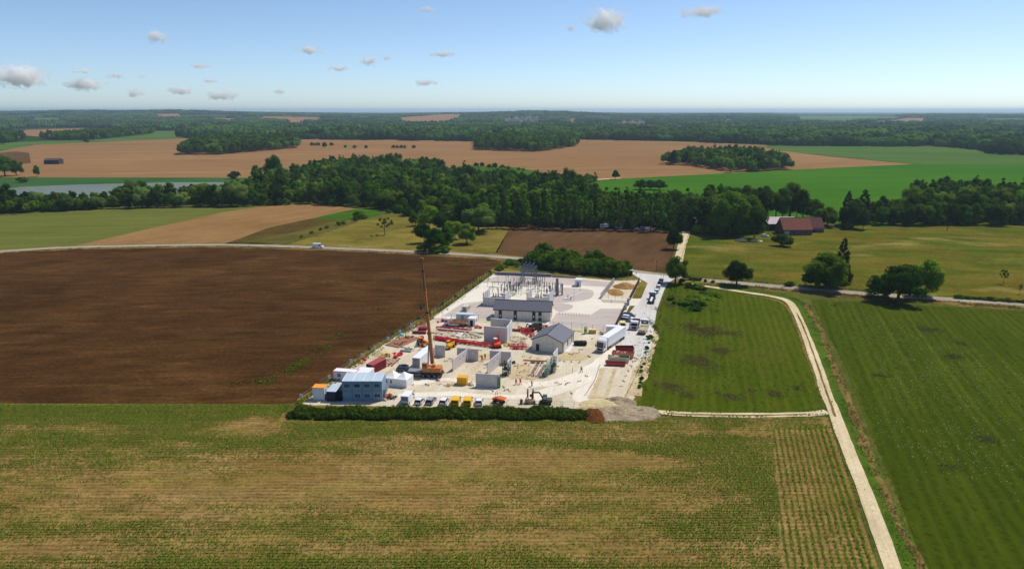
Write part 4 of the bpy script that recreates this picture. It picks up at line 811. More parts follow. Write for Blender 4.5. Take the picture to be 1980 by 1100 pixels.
def scaffold(px, py, rz, w, d, h, label, m=M_green):
    e = thing('support_frame', label, 'scaffold', P(px, py), rz, 'green wall props')
    for i in range(3):
        for j in range(2): MB().beam((w * i / 2, d * j, 0), (w * i / 2, d * j, h), .12).obj('post', m, e)
    r = MB()
    for k in range(5):
        z = .3 + (h - .5) * k / 4
        for j in range(2): r.beam((0, d * j, z), (w, d * j, z), .09)
        for i in range(3): r.beam((w * i / 2, 0, z), (w * i / 2, d, z), .07)
    r.obj('rail', m, e); b = MB()
    for i in range(2):
        b.beam((w * i / 2, 0, .3), (w * (i + 1) / 2, 0, h - .3), .08); b.beam((w * i / 2, d, h - .3), (w * (i + 1) / 2, d, .3), .08)
    b.obj('brace', m, e); MB().box(-.1, w + .1, .05, d - .05, h * .45, h * .5).obj('platform', M_dgreen, e); return e
scaffold(971.5, 727, UA, 1.7, 2.2, 3.8, 'dark green frame stack beside the white short panel', M_dgreen); scaffold(1052.5, 729, UA, .9, 2.0, 3.4, 'pale green frame left of the bright panel pair', cm('pale_green', 120, 150, 128, .5)); scaffold(1065.5, 722, UA, .9, 2.6, 4.2, 'dark green scaffold between the two bright panels', M_dgreen); scaffold(962, 750.5, UA, .6, .5, 3.1, 'bright green prop on the right end of the front wall')
# ---- buildings
def gable(label, p, rz, L, Dp, eh, rh, axis, name='building', wm=M_wallp, rm=M_slate, over=.45):
    """origin front left corner; axis 'x': ridge parallel to the front"""
    e = thing(name, label, 'building', p, rz)
    mb = MB()
    if axis == 'x': mb.profx([(0, 0), (Dp, 0), (Dp, eh), (Dp / 2, rh), (0, eh)], 0, L)
    else: mb.prof([(0, 0), (L, 0), (L, eh), (L / 2, rh), (0, eh)], 0, Dp)
    mb.obj('wall', wm, e)
    t = .22; o = over; sp = (rh - eh) / (Dp / 2 if axis == 'x' else L / 2); ra = MB(); rb = MB()
    if axis == 'x':
        ra.profx([(-o, eh - o * sp + .03), (Dp / 2, rh + .03), (Dp / 2, rh + t), (-o, eh - o * sp + t)], -o, L + o); rb.profx([(Dp + o, eh - o * sp + .03), (Dp / 2, rh + .03), (Dp / 2, rh + t), (Dp + o, eh - o * sp + t)], -o, L + o)
    else:
        ra.prof([(-o, eh - o * sp + .03), (L / 2, rh + .03), (L / 2, rh + t), (-o, eh - o * sp + t)], -o, Dp + o); rb.prof([(L + o, eh - o * sp + .03), (L / 2, rh + .03), (L / 2, rh + t), (L + o, eh - o * sp + t)], -o, Dp + o)
    r1 = ra.obj('roof', rm, e); rb.obj('roof', rm, e)
    (MB().beam((-o, Dp / 2, rh + t + .03), (L + o, Dp / 2, rh + t + .03), .2, .1) if axis == 'x' else MB().beam((L / 2, -o, rh + t + .03), (L / 2, Dp + o, rh + t + .03), .2, .1)).obj('ridge_cap', M_dark, r1)
    if axis == 'x': g = MB().beam((-o, -o - .06, eh - o * sp), (L + o, -o - .06, eh - o * sp), .12)
    else: g = MB().beam((-o, -o - .03, eh - o * sp + .1), (L / 2, -o - .03, rh + .12), .05, .24).beam((L + o, -o - .03, eh - o * sp + .1), (L / 2, -o - .03, rh + .12), .05, .24)
    g.obj('gutter' if axis == 'x' else 'barge_board', M_dark, e); return e
def strip(e, nm, m, x0, x1, z0, z1, y=-.05, th=.05, par=None): return MB().box(x0, x1, y, y + th - .004, z0, z1).obj(nm, m, par or e)
LB = gable('long grey building with slate roof and dark full height doors', P(956, 618), R(-8.6), 19.3, 7.4, 3.85, 6.1, 'x', 'substation_building')
for x0, x1 in ((1.5, 2.6), (6.7, 7.8), (13.1, 14.2)):
    d = strip(LB, 'door', M_dark, x0, x1, .05, 3.6); strip(LB, 'pane', M_whiteb, x0 + .35, x0 + .7, 1.2, 2.0, -.09, .04, d)
d = strip(LB, 'door', M_dark, 15.2, 16.3, .05, 3.6); strip(LB, 'pane', cm('cream_board', 190, 180, 130), 15.3, 16.2, 1.3, 2.1, -.09, .04, d)
for y in (1.6, 4.2, 6.2): MB().box(19.305, 19.36, y, y + .5, .3, 3.4).obj('window', M_glass, LB)
for x in np.arange(0, 19.3, 2.41)[1:]: strip(LB, 'wall_joint', M_grey, x - .02, x + .02, .02, 3.8, -.02, .015)
MB().box(-.3, 19.6, -1.1, -.02, 0, .15).obj('plinth', M_conc, LB)
GB2 = gable('small gabled building with dark grey roof in the middle of the site', P(1028.5, 677), R(-21), 9.5, 11.7, 3.45, 5.5, 'y', 'control_building', over=.35)
d = strip(GB2, 'door', M_dark, 1.3, 2.3, .05, 2.2); MB().box(2.1, 2.16, -.1, -.05, 1.0, 1.2).obj('handle', M_steel, d)
for x in (3.6, 5.0, 6.2): strip(GB2, 'vent', M_dark, x, x + .25, 2.6, 2.8)
for x in (2.7, 4.7, 6.7): strip(GB2, 'wall_joint', M_grey, x - .02, x + .02, .02, 4.0, -.02, .015)
for y, w_ in ((.5, .9), (5.2, .7), (9.6, .7)): MB().box(9.502, 9.56, y, y + w_, .05 if w_ > .8 else 1, 2.6).obj('door' if w_ > .8 else 'window', M_glass, GB2)
for y in (.1, 11.5): MB().tube((9.6, y, 0), (9.6, y, 3.4), .07).obj('downpipe', M_dark, GB2)
MB().box(9.55, 10.9, 2, 11, 0, .14).obj('doorstep', M_concw, GB2)
# white kiosk, small buildings
def kiosk(px, py, rz, L, D, h, label, m=M_whiteb, rm=None, door=True, name='kiosk', side='front', cat='kiosk', over=.12, doorm=None):
    e = thing(name, label, cat, P(px, py), rz); MB().box(0, L, 0, D, .1, h).obj('wall', m, e, bevel=.02); MB().box(-over, L + over, -over, D + over, h, h + .14).obj('roof', rm or m, e, bevel=.02); MB().box(-.05, L + .05, -.05, D + .05, 0, .1).obj('base', M_conc, e)
    if door:
        dd = MB().box(L * .3, L * .3 + min(.95, L * .4), -.05, -.004, .12, min(h - .2, 2.1)).obj('door', doorm or M_grey, e); MB().box(L * .3 + .1, L * .3 + .16, -.09, -.05, 1, 1.2).obj('handle', M_dark, dd)
    MB().box(L + .002, L + .04, D * .3, D * .7, h * .55, h * .8).obj('vent', M_grey, e); return e
kiosk(1111.5, 554.5, R(-14), 2.5, 3.4, 2.9, 'white flat roofed hut at the back of the yard')
kiosk(893, 603.5, R(-17), 2.0, 3.6, 2.0, 'beige kiosk on the gravel left of the long building', cm('beige', 196, 186, 170, .7))
kiosk(905, 630.5, R(-14), 2.5, 3.0, 2.6, 'white hut with black panel as shade of an open doorway beside the tipper truck', door=True, doorm=M_black)  # black door panel paints the shade inside an open doorway
kiosk(882, 619.5, R(-10), 5.8, 2.4, 2.2, 'low pale blue grey container behind the tipper truck', cm('pale_blue', 178, 192, 198, .6), name='storage_container', cat='container')
kiosk(936, 592.5, R(-14), 1.3, 1.3, 1.5, 'grey cabinet in the shade of the left fire wall', name='cabinet', cat='cabinet')
kiosk(1206, 533.5, R(-4), 3.8, 2.6, 2.4, 'dark green shed with orange door beside the road', M_dgreen, cm('pale_roof', 170, 190, 180, .6), doorm=M_orange, name='shed', cat='shed', over=.2)
kiosk(605.5, 774, R(-4), 3.0, 2.4, 3.3, 'white box unit with an orange flat roof at the hedge end', M_whiteb, M_oroof, door=False, name='storage_unit', cat='container')
kiosk(632, 776, R(-6), 2.3, 5.2, 2.6, 'dark blue container with pale roof beside the cabins', M_navy, M_roofs, door=False, name='container', cat='container')
kiosk(651, 776, R(-6), 1.2, 1.3, 2.2, 'dark tank cabinet squeezed between container and cabins', M_black, M_black, door=False, name='cabinet', cat='cabinet')
# blue two storey cabins
BC = thing('site_office', 'two storey block of blue grey office cabins', 'site office', P(663, 776), 0)
for f in range(2):
    for k in range(4):
        x = k * 2.46; u = MB().box(x, x + 2.43, 0, 5.9, .08 + f * 2.62, 2.64 + f * 2.62).obj('cabin', M_blue if f or k != 3 else cm('cabin_pale_blue', 126, 148, 168), BC, bevel=.03)
        if f or k:
            wn = MB().box(x + .42, x + 2.02, -.06, -.01, 1.0 + f * 2.62, 2.12 + f * 2.62).obj('window_frame', cm('frame_blue', 160, 174, 186), u)
            MB().box(x + .55, x + 1.9, -.09, -.062, 1.12 + f * 2.62, 2.0 + f * 2.62).obj('pane', M_glass if (f, k) in ((1, 1), (0, 3)) else cm('shutter_grey', 58, 74, 88), u)
            for q in range(3): MB().box(x + .95 + q * .3, x + 1.0 + q * .3, -.1, -.092, 1.15 + f * 2.62, 1.95 + f * 2.62).obj('glazing_bar', M_blue, u)
        MB().box(x + .02, x + .12, -.03, -.004, .1 + f * 2.62, 2.6 + f * 2.62).obj('corner_post', cm('post_blue', 108, 136, 156), u)
for k in range(4):
    x = k * 2.46; rr = MB().box(x - .02, x + 2.4, -.12, 6.0, 5.29, 5.38)
    rr.obj('roof', M_roofs, BC); MB().box(x + .02, x + .14, -.1, 5.98, 5.38, 5.46).obj('roof_seam', M_white, BC)
MB().box(9.9, 10.9, 1.0, 5.6, 2.5, 2.62).obj('landing', M_steel, BC); st = MB()
for i in range(10): st.box(9.95, 10.8, 5.6 - .3 * i - 3, 5.85 - .3 * i - 3, 2.4 - i * .25, 2.45 - i * .25)
st.obj('staircase', M_steel, BC)
BK = MB().box(-.1, 9.9, -.05, 5.95, 0, .08).obj('base', M_dark, BC)
def cabin(p0, p1, D, h, label, m, rm, trim=None, windows=(), door_open=False, ribs=0, name='cabin', cat='container'):
    a = P(*p0); b = P(*p1); d = b - a; L = d.length; e = thing(name, label, cat, a, math.atan2(d.y, d.x))
    MB().box(0, L, 0, D, .1, h).obj('wall', m, e, bevel=.02); MB().box(-.06, L + .06, -.06, D + .06, h, h + .1).obj('roof', rm, e)
    if trim:
        t = MB()
        for y in (-.07, D + .02):
            t.box(-.09, L + .09, y, y + .06, h - .02, h + .16); t.box(-.09, L + .09, y, y + .06, .02, .16)
        for x in (-.09, L + .03): t.box(x, x + .06, -.01, D + .01, h - .02, h + .16); t.box(x, x + .06, -.07, 0, .16, h - .02)
        t.obj('trim', trim, e)
    for x in windows:
        wn = MB().box(x, x + .9, -.05, -.004, 1.1, 2.0).obj('window', M_glass, e); MB().box(x + .4, x + .5, -.07, -.052, 1.1, 2.0).obj('glazing_bar', M_white, wn)
    if ribs:
        r = MB()
        for k in range(int(L / .28)): r.box(.1 + k * .28, .22 + k * .28, -.04, -.002, .2, h - .1)
        for k in range(int(D / .28)): r.box(L + .002, L + .04, .1 + k * .28, .22 + k * .28, .2, h - .1)
        r.obj('corrugation', m, e)
    return e
cabin((645, 735), (688, 738), 2.5, 2.5, 'white site cabin with red edge trim', M_whiteb, M_white, M_red, (1.2,)); cabin((683, 740), (709, 742), 5.5, 2.4, 'white roofed container behind the blue cabins', M_whiteb, M_white)
rc = thing('shipping_container', 'dark red shipping container with its door open', 'container', P(708.5, 721), R(-26))
MB().box(0, 2.4, .02, 6, .1, 2.55).obj('wall', M_dred, rc); MB().box(-.03, 2.43, 0, 6.03, 2.55, 2.62).obj('roof', cm('faded_red', 156, 66, 70), rc); MB().box(.12, 2.28, -.02, .018, .2, 2.45).obj('dark_inside_plate', M_black, rc)  # black plate over the solid end paints the dark inside of the container
r = MB(); [r.box(2.402, 2.44, .1 + k * .3, .22 + k * .3, .2, 2.45) for k in range(19)]; r.obj('corrugation', M_dred, rc)
dr = MB().box(2.42, 2.5, -1.2, 0, .15, 2.5).obj('door', M_dred, rc); MB().tube((2.54, -.6, .2), (2.54, -.6, 2.45), .03).obj('lock_rod', M_steel, dr)
# marquee
def tent():
    a = P(742.5, 746); e = thing('marquee', 'white party tent with two peaked roofs and arched windows', 'tent', a, R(-16)); L, D, h = 6.4, 4.4, 2.3
    MB().box(0, L, 0, D, 0, h).obj('side_wall', M_tent, e)
    for k in range(2):
        x0 = k * L / 2; n = 5; V = []; F = []
        for i in range(n + 1):
            t = i / n; q = 1 - (1 - t) ** .65 if False else t
            zz = h + 1.45 * q ** 1.25; wx = L / 4 * (1 - t); wy = D / 2 * (1 - t); cx = x0 + L / 4
            V += [(cx - wx, D / 2 - wy, zz), (cx + wx, D / 2 - wy, zz), (cx + wx, D / 2 + wy, zz), (cx - wx, D / 2 + wy, zz)]
            if i:
                o = 4 * i; F += [(o - 4 + j, o - 4 + (j + 1) % 4, o + (j + 1) % 4, o + j) for j in range(4)]
        mb = MB(); mb.add(V, F); mb.obj('roof', M_tent, e)
        for q in (.25,):
            for s in range(2):
                x = x0 + .5 + s * 1.3; pts = [(x, 1.0), (x + .55, 1.0), (x + .55, 1.6), (x + .42, 1.85), (x + .28, 1.92), (x + .13, 1.85), (x, 1.6)]
                if k == 0: MB().prof(pts, -.03, -.008).obj('window', cm('tent_window', 120, 124, 120), e)
    for x in (0, L / 2, L):
        for y in (0, D): MB().tube((x, y - .03 if y == 0 else y + .03, 0), (x, y - .03 if y == 0 else y + .03, h + .05), .05).obj('pole', M_white, e)
    for k in range(3): MB().box(L + .008, L + .03, .4 + k * 1.35, 1.2 + k * 1.35, .1, 1.9).obj('side_panel', M_white, e)
tent()
# long white box container
wc = thing('long_white_container', 'long white container beside the crane boom', 'container', P(797.5, 711.5), R(-16)); MB().box(0, 2.3, 0, 11.8, .15, 3.0).obj('wall', M_whiteb, wc, bevel=.03); MB().box(-.03, 2.33, -.03, 11.83, 3.0, 3.1).obj('roof', M_white, wc); MB().box(.1, 2.2, -.05, -.004, .25, 2.9).obj('door', M_grey if False else cm('light_grey', 160, 160, 168), wc); MB().box(.9, 1.3, -.08, -.052, 2.5, 2.62).obj('handle', M_dark, wc); MB().box(-.02, 2.32, .1, 11.7, 0, .15).obj('base', M_dark, wc)
# farm
FB = gable('old barn with a steep red tiled roof', P(1514, 455), R(2), 17, 12, 3.2, 9.2, 'x', 'barn', M_render, M_tile, .3)
strip(FB, 'door', cm('cream_door', 176, 160, 130), .8, 3.6, .05, 2.4)
for x in (6, 9.5, 13): strip(FB, 'window', M_glass, x, x + .8, 1.2, 2.1)
FB2 = gable('lower barn wing with darker patched red roof', P(1559, 450), R(2), 10.5, 11, 2.8, 8.2, 'x', 'barn', M_render, cm('dark_red_tiles', 92, 46, 42, .85, .35, 2), .25)
strip(FB2, 'door', M_dark, 4, 5.2, .05, 2.1); MB().box(2, 10.4, -.5, -.27, 2.2, 2.3).obj('gutter_light', M_whiteb, FB2)
SH = thing('open_shed', 'pale fibre cement roofed shed behind the red barn', 'shed', P(1486, 446), R(0))
MB().hexa([(-.5, -.5, 3.9), (19, -.5, 3.9), (19, 11, 6.6), (-.5, 11, 6.6)], [(-.5, -.5, 4.05), (19, -.5, 4.05), (19, 11, 6.75), (-.5, 11, 6.75)]).obj('roof', M_fib, SH)
MB().box(0, 18.5, 10.5, 10.7, 0, 6.4).obj('wall', M_render, SH)
for k in range(5): MB().beam((k * 4.6, 0, 0), (k * 4.6, 0, 3.9), .25).obj('post', M_wood, SH)
for (x, y, L, D, h, lab) in ((85.5, 318, 19, 12, 7.5, 'dark lone barn on the far left tan field'),):
    fb = gable(lab, P(x, y), R(3), L, D, 5.2, 7.2, 'x', 'barn', cm('barn_dark', 62, 54, 62, .9), cm('barn_roof', 74, 60, 62, .9), .3)
    strip(fb, 'door', M_black, 6, 10, .05, 4)
WG = gable('small white gabled house half hidden by the trees', P(1203, 442), R(60), 5, 5, 3.2, 5.2, 'y', 'house', cm('cream_wall', 200, 190, 176), cm('house_tile', 160, 96, 70, .8), .2); strip(WG, 'door', M_dark, 2, 2.9, .05, 2.1); strip(WG, 'window', M_glass, 3.4, 4.2, 1.2, 2.1)
# hill village, one house at a time
rd = random.Random(12); hs = []
def house_proto(wm, rm, k):
    e = thing('house', 'white house in the village on the wooded hill', 'house', (0, 0, 0)); L, D, eh, rh = 13, 9, 5.5, 9.5
    MB().profx([(-D / 2, -3), (D / 2, -3), (D / 2, eh), (0, rh), (-D / 2, eh)], -L / 2, L / 2).obj('wall', wm, e)
    for s in (-1, 1): MB().profx([(s * (D / 2 + .5), eh - .3), (0, rh + .1), (0, rh + .5), (s * (D / 2 + .5), eh + .1)], -L / 2 - .4, L / 2 + .4).obj('roof', rm, e)
    for x in (-3.5, 0, 3.5): MB().box(x - .6, x + .6, -D / 2 - .08, -D / 2 - .01, 1.5, 3.2).obj('window', M_glass, e)
    return e
HP = [house_proto(cm('house_cream', 206, 196, 184), cm('house_roof_brown', 128, 98, 84, .8), 0), house_proto(cm('house_white', 222, 220, 216), cm('house_roof_grey', 120, 114, 116, .8), 1), house_proto(cm('house_stone', 180, 166, 150), cm('house_roof_red', 150, 92, 74, .8), 2)]
VP = [(rd.uniform(966, 1052), rd.uniform(227, 236.5)) for _ in range(46)] + [(rd.uniform(1188, 1258), rd.uniform(236.5, 241)) for _ in range(24)] + [(rd.uniform(1296, 1346), rd.uniform(247.5, 250.5)) for _ in range(9)] + [(1090,231),(1097,228),(1345,225),(1352,224),(1380,224),(1440,231),(1310,229),(600,233),(618,233),(235,229.5),(240,229),(277,229),(283,229)]
used = set()
for k, (x, y) in enumerate(VP):
    p = P(x, y); i = rd.randrange(3); g = 'houses of the hill village' if k < 46 else 'houses of the valley hamlet' if k < 79 else 'scattered distant farmhouses'
    lab = {'houses of the hill village': 'pale house in the village climbing the wooded hill', 'houses of the valley hamlet': 'pale house in the hamlet below the distant woods', 'scattered distant farmhouses': 'isolated pale house among the distant hills'}[g]
    rz = rd.uniform(-.6, .6)
    if i not in used: used.add(i); h = HP[i]; h.location = p; h.rotation_euler = (0, 0, rz); h['label'] = lab; h['group'] = g
    else: dup(HP[i], p, rz, lab, g)
# ================================================================ vehicles and machines
def wheel(e, x, y, r, w, m=None):
    s = 1 if y > 0 else -1; t = MB().tube((x, y - s * w, r), (x, y, r), r, n=14).obj('wheel', M_black, e); MB().tube((x, y, r), (x, y + s * .02, r), r * .55, n=10).obj('rim', m or M_steel, t); return t
def car(label, px, py, rz, col, L=4.1, W=1.76, H=1.48, group=None, name='parked_car', hatch=True):
    e = thing(name, label, 'car', P(px, py), rz, group); h2 = W / 2; b = .82
    MB().prof([(-L / 2, .35), (-L / 2 + .05, b), (-L / 2 + .35, b + .06), (L / 2 - 1.15, b + .02), (L / 2 - .1, .72), (L / 2, .55), (L / 2 - .02, .3), (L / 2 - .4, .22), (-L / 2 + .4, .22)], -h2, h2).obj('body', col, e, bevel=.07)
    xr = -L / 2 + (.12 if hatch else .8); MB().hexa([(xr, -h2 + .04, b), (L / 2 - .95, -h2 + .04, b), (L / 2 - .95, h2 - .04, b), (xr, h2 - .04, b)], [(xr + .38, -h2 + .2, H - .06), (L / 2 - 1.75, -h2 + .2, H - .06), (L / 2 - 1.75, h2 - .2, H - .06), (xr + .38, h2 - .2, H - .06)]).obj('windows', M_glass, e)
    MB().hexa([(xr + .3, -h2 + .17, H - .07), (L / 2 - 1.68, -h2 + .17, H - .07), (L / 2 - 1.68, h2 - .17, H - .07), (xr + .3, h2 - .17, H - .07)], [(xr + .42, -h2 + .26, H), (L / 2 - 1.85, -h2 + .26, H), (L / 2 - 1.85, h2 - .26, H), (xr + .42, h2 - .26, H)]).obj('roof', col, e, bevel=.02)
    p = MB()
    for s in (-1, 1):
        for x0, x1 in ((xr, xr + .36), (-.05, -.08)): p.beam((x0, s * (h2 - .04), b), (x1, s * (h2 - .19), H - .05), .09)
        p.beam((L / 2 - .95, s * (h2 - .04), b), (L / 2 - 1.72, s * (h2 - .19), H - .05), .08)
    p.obj('pillar', col, e)
    for x in (-L / 2 + .75, L / 2 - .8):
        for s in (-1, 1): wheel(e, x, s * (h2 + .01), .32, .2)
    for s in (-1, 1):
        MB().box(L / 2 - .12, L / 2 + .01, s * .62 - .16, s * .62 + .16, .58, .72).obj('headlight', M_lamp, e); MB().box(-L / 2 - .02, -L / 2 + .08, s * .68 - .13, s * .68 + .13, .66, .9).obj('tail_light', M_tl, e)
        MB().cbox((L / 2 - 1.15, s * (h2 + .1), .88), (.1, .2, .14)).obj('wing_mirror', M_black, e)
    MB().box(-L / 2 - .03, -L / 2 + .02, -.26, .26, .5, .6).obj('number_plate', M_white, e); return e
def van(label, px, py, rz, col, L=4.9, W=1.9, H=1.95, name='parked_van', rear=None, group=None):
    e = thing(name, label, 'van', P(px, py), rz, group); h2 = W / 2
    MB().prof([(-L / 2, .35), (-L / 2 + .06, H - .12), (-L / 2 + .2, H), (L / 2 - 1.5, H), (L / 2 - .75, 1.12), (L / 2 - .1, .95), (L / 2, .6), (L / 2 - .05, .28), (-L / 2 + .1, .28)], -h2, h2).obj('body', col, e, bevel=.08)
    MB().hexa([(L / 2 - .79, -h2 + .12, 1.14), (L / 2 - .79, h2 - .12, 1.14), (L / 2 - .74, h2 - .12, 1.16), (L / 2 - .74, -h2 + .12, 1.16)], [(L / 2 - 1.47, -h2 + .2, H - .09), (L / 2 - 1.47, h2 - .2, H - .09), (L / 2 - 1.42, h2 - .2, H - .05), (L / 2 - 1.42, -h2 + .2, H - .05)]).obj('windscreen', M_glass, e)
    rear = rear or M_glass; MB().hexa([(-L / 2 - .015, -h2 + .2, 1.12), (-L / 2 + .03, -h2 + .2, 1.12), (-L / 2 + .03, h2 - .2, 1.12), (-L / 2 - .015, h2 - .2, 1.12)], [(-L / 2 + .02, -h2 + .25, H - .25), (-L / 2 + .07, -h2 + .25, H - .25), (-L / 2 + .07, h2 - .25, H - .25), (-L / 2 + .02, h2 - .25, H - .25)]).obj('rear_window', rear, e)
    for s in (-1, 1): MB().box(L / 2 - 2.1, L / 2 - 1.3, s * h2 - .01, s * h2 + .012, 1.15, H - .22).obj('side_window', M_glass, e); MB().cbox((L / 2 - 1.15, s * (h2 + .12), 1.15), (.1, .22, .25)).obj('wing_mirror', M_black, e); MB().box(-L / 2 - .03, -L / 2 + .04, s * (h2 - .1) - .07, s * (h2 - .1) + .07, .8, 1.15).obj('tail_light', M_tl, e); MB().box(L / 2 - .14, L / 2 - .02, s * .66 - .16, s * .66 + .16, .72, .92).obj('headlight', M_lamp, e)
    for x in (-L / 2 + .85, L / 2 - .85):
        for s in (-1, 1): wheel(e, x, s * (h2 + .01), .34, .22)
    MB().box(-L / 2 - .04, -L / 2 + .02, -h2 + .08, h2 - .08, .35, .55).obj('bumper', M_dark, e); return e
C_w = cm('car_white', 226, 228, 232, .25, 0); C_s = cm('car_silver', 150, 154, 162, .25, 0); C_b = cm('car_blue', 42, 72, 130, .25, 0); C_k = cm('car_black', 36, 40, 48, .2, 0); C_y = cm('car_yellow', 226, 172, 12, .3, 0)
van('white panel van at the left end of the hedge row', 789, 775, R(80), C_w, 5.4, 2.0, 2.35, rear=M_grey)
car('small white car second from the white van', 811.5, 779.5, R(79), C_w, 3.6); car('silver estate car with dark rear window by the hedge', 833.5, 778.5, R(79), C_s, 4.4, 1.8, 1.5); car('white hatchback left of the yellow vans', 859, 779.5, R(81), C_w)
van('left one of the two yellow vans', 882, 780, R(84), C_y, 4.4, 1.8, 1.8, rear=cm('brown_glass', 120, 84, 20, .2)); van('right one of the two yellow vans', 905, 780.5, R(87), C_y, 4.4, 1.8, 1.8, rear=cm('brown_glass', 120, 84, 20, .2)); car('white car right of the yellow vans', 926.5, 780.5, R(88), C_w, 3.8)
van('white delivery van driving on the country road', 615, 479, R(-3), C_w, 5.6, 2.0, 2.3, name='delivery_van')
for x, y, c, l in ((1278.5, 545, C_b, 'blue car first in the roadside row'), (1276, 550, C_b, 'darker blue car second in the roadside row'), (1273.5, 557, C_w, 'white car behind the blue ones at the roadside'), (1270, 565.5, C_w, 'white car closest to the parked lorry')): car(l, x, y, R(72), c, 4.2)
car('black car in the slanted group by the dark fence', 1216, 612.5, R(-25), C_k, 4.5); car('white car between black and grey ones by the fence', 1213.5, 617, R(-27), C_w, 4.3); car('pale silver car lowest of the slanted group', 1211.5, 621.5, R(-30), C_s, 4.4)
van('small van with a pale yellow roof near the white trailer', 1203.5, 633.5, R(-95), cm('pale_yellow', 206, 200, 128, .4), 4.6, 1.9, 1.9)
def cab(e, x0, W, H, col, dark=False, L=2.1, face=1):
    """lorry cab: front at x0+L"""
    h2 = W / 2; c = MB().prof([(x0, .55), (x0 + L, .45), (x0 + L + .05, 1.3), (x0 + L - .1, H - .45), (x0 + L - .45, H), (x0, H)], -h2, h2).obj('cab', col, e, bevel=.06)
    MB().hexa([(x0 + L + .0, -h2 + .15, 1.55), (x0 + L + .0, h2 - .15, 1.55), (x0 + L + .05, h2 - .15, 1.55), (x0 + L + .05, -h2 + .15, 1.55)], [(x0 + L - .14, -h2 + .18, H - .5), (x0 + L - .14, h2 - .18, H - .5), (x0 + L - .07, h2 - .18, H - .5), (x0 + L - .07, -h2 + .18, H - .5)]).obj('windscreen', M_glass, c)
    MB().box(x0 + L + .02, x0 + L + .07, -h2 + .35, h2 - .35, .7, 1.35).obj('grille', M_black, c)
    for s in (-1, 1): MB().box(x0 + L - 1.1, x0 + L - .35, s * h2 - .012, s * h2 + .012, 1.55, H - .6).obj('side_window', M_glass, c); MB().cbox((x0 + L - .1, s * (h2 + .22), 1.7), (.12, .3, .75)).obj('mirror', M_black, c); MB().box(x0 + L + .01, x0 + L + .08, s * (h2 - .3) - .2, s * (h2 - .3) + .2, .55, .75).obj('headlight', M_lamp, c)
    MB().box(x0 + .1, x0 + .12, -h2 + .2, h2 - .2, 1.3, H - .4).obj('rear_pane', M_glass, c) if False else MB().box(x0 - .03, x0 - .004, -h2 + .12, h2 - .12, .9, H - .3).obj('back_panel', cm('cab_back', 92, 104, 122, .5), c)
    return c
# articulated lorry
t = thing('articulated_lorry', 'large white lorry with a long box trailer', 'lorry', P(1160, 682), R(59 + 180)); MB().box(-15.8, 0, -.45, .45, .75, 1.0).obj('chassis', M_dark, t); cab(t, -2.4, 2.5, 3.75, C_w, L=2.4)
MB().hexa([(-2.3, -1.15, 3.75), (-.7, -1.15, 3.75), (-.7, 1.15, 3.75), (-2.3, 1.15, 3.75)], [(-2.3, -1.1, 4.1), (-1.3, -1.0, 4.05), (-1.3, 1.0, 4.05), (-2.3, 1.1, 4.1)]).obj('roof_deflector', C_w, t)
bx = MB().box(-16.6, -3.0, -1.27, 1.27, 1.15, 4.0).obj('trailer_box', M_white, t, bevel=.03); MB().box(-16.6, -3.0, -1.29, 1.29, 3.98, 4.04).obj('trailer_roof', M_white, bx); MB().box(-16.64, -16.602, -1.2, 1.2, 1.2, 3.95).obj('rear_door', M_whiteb, bx)
for s in (-1, 1): MB().box(-12, -5.5, s * 1.2 - .03, s * 1.2 + .03, .5, 1.05).obj('side_guard', M_grey, t)
for x in (-.9, -3.6, -13, -14.3, -15.6):
    for s in (-1, 1): wheel(t, x, s * 1.25, .5, .32)
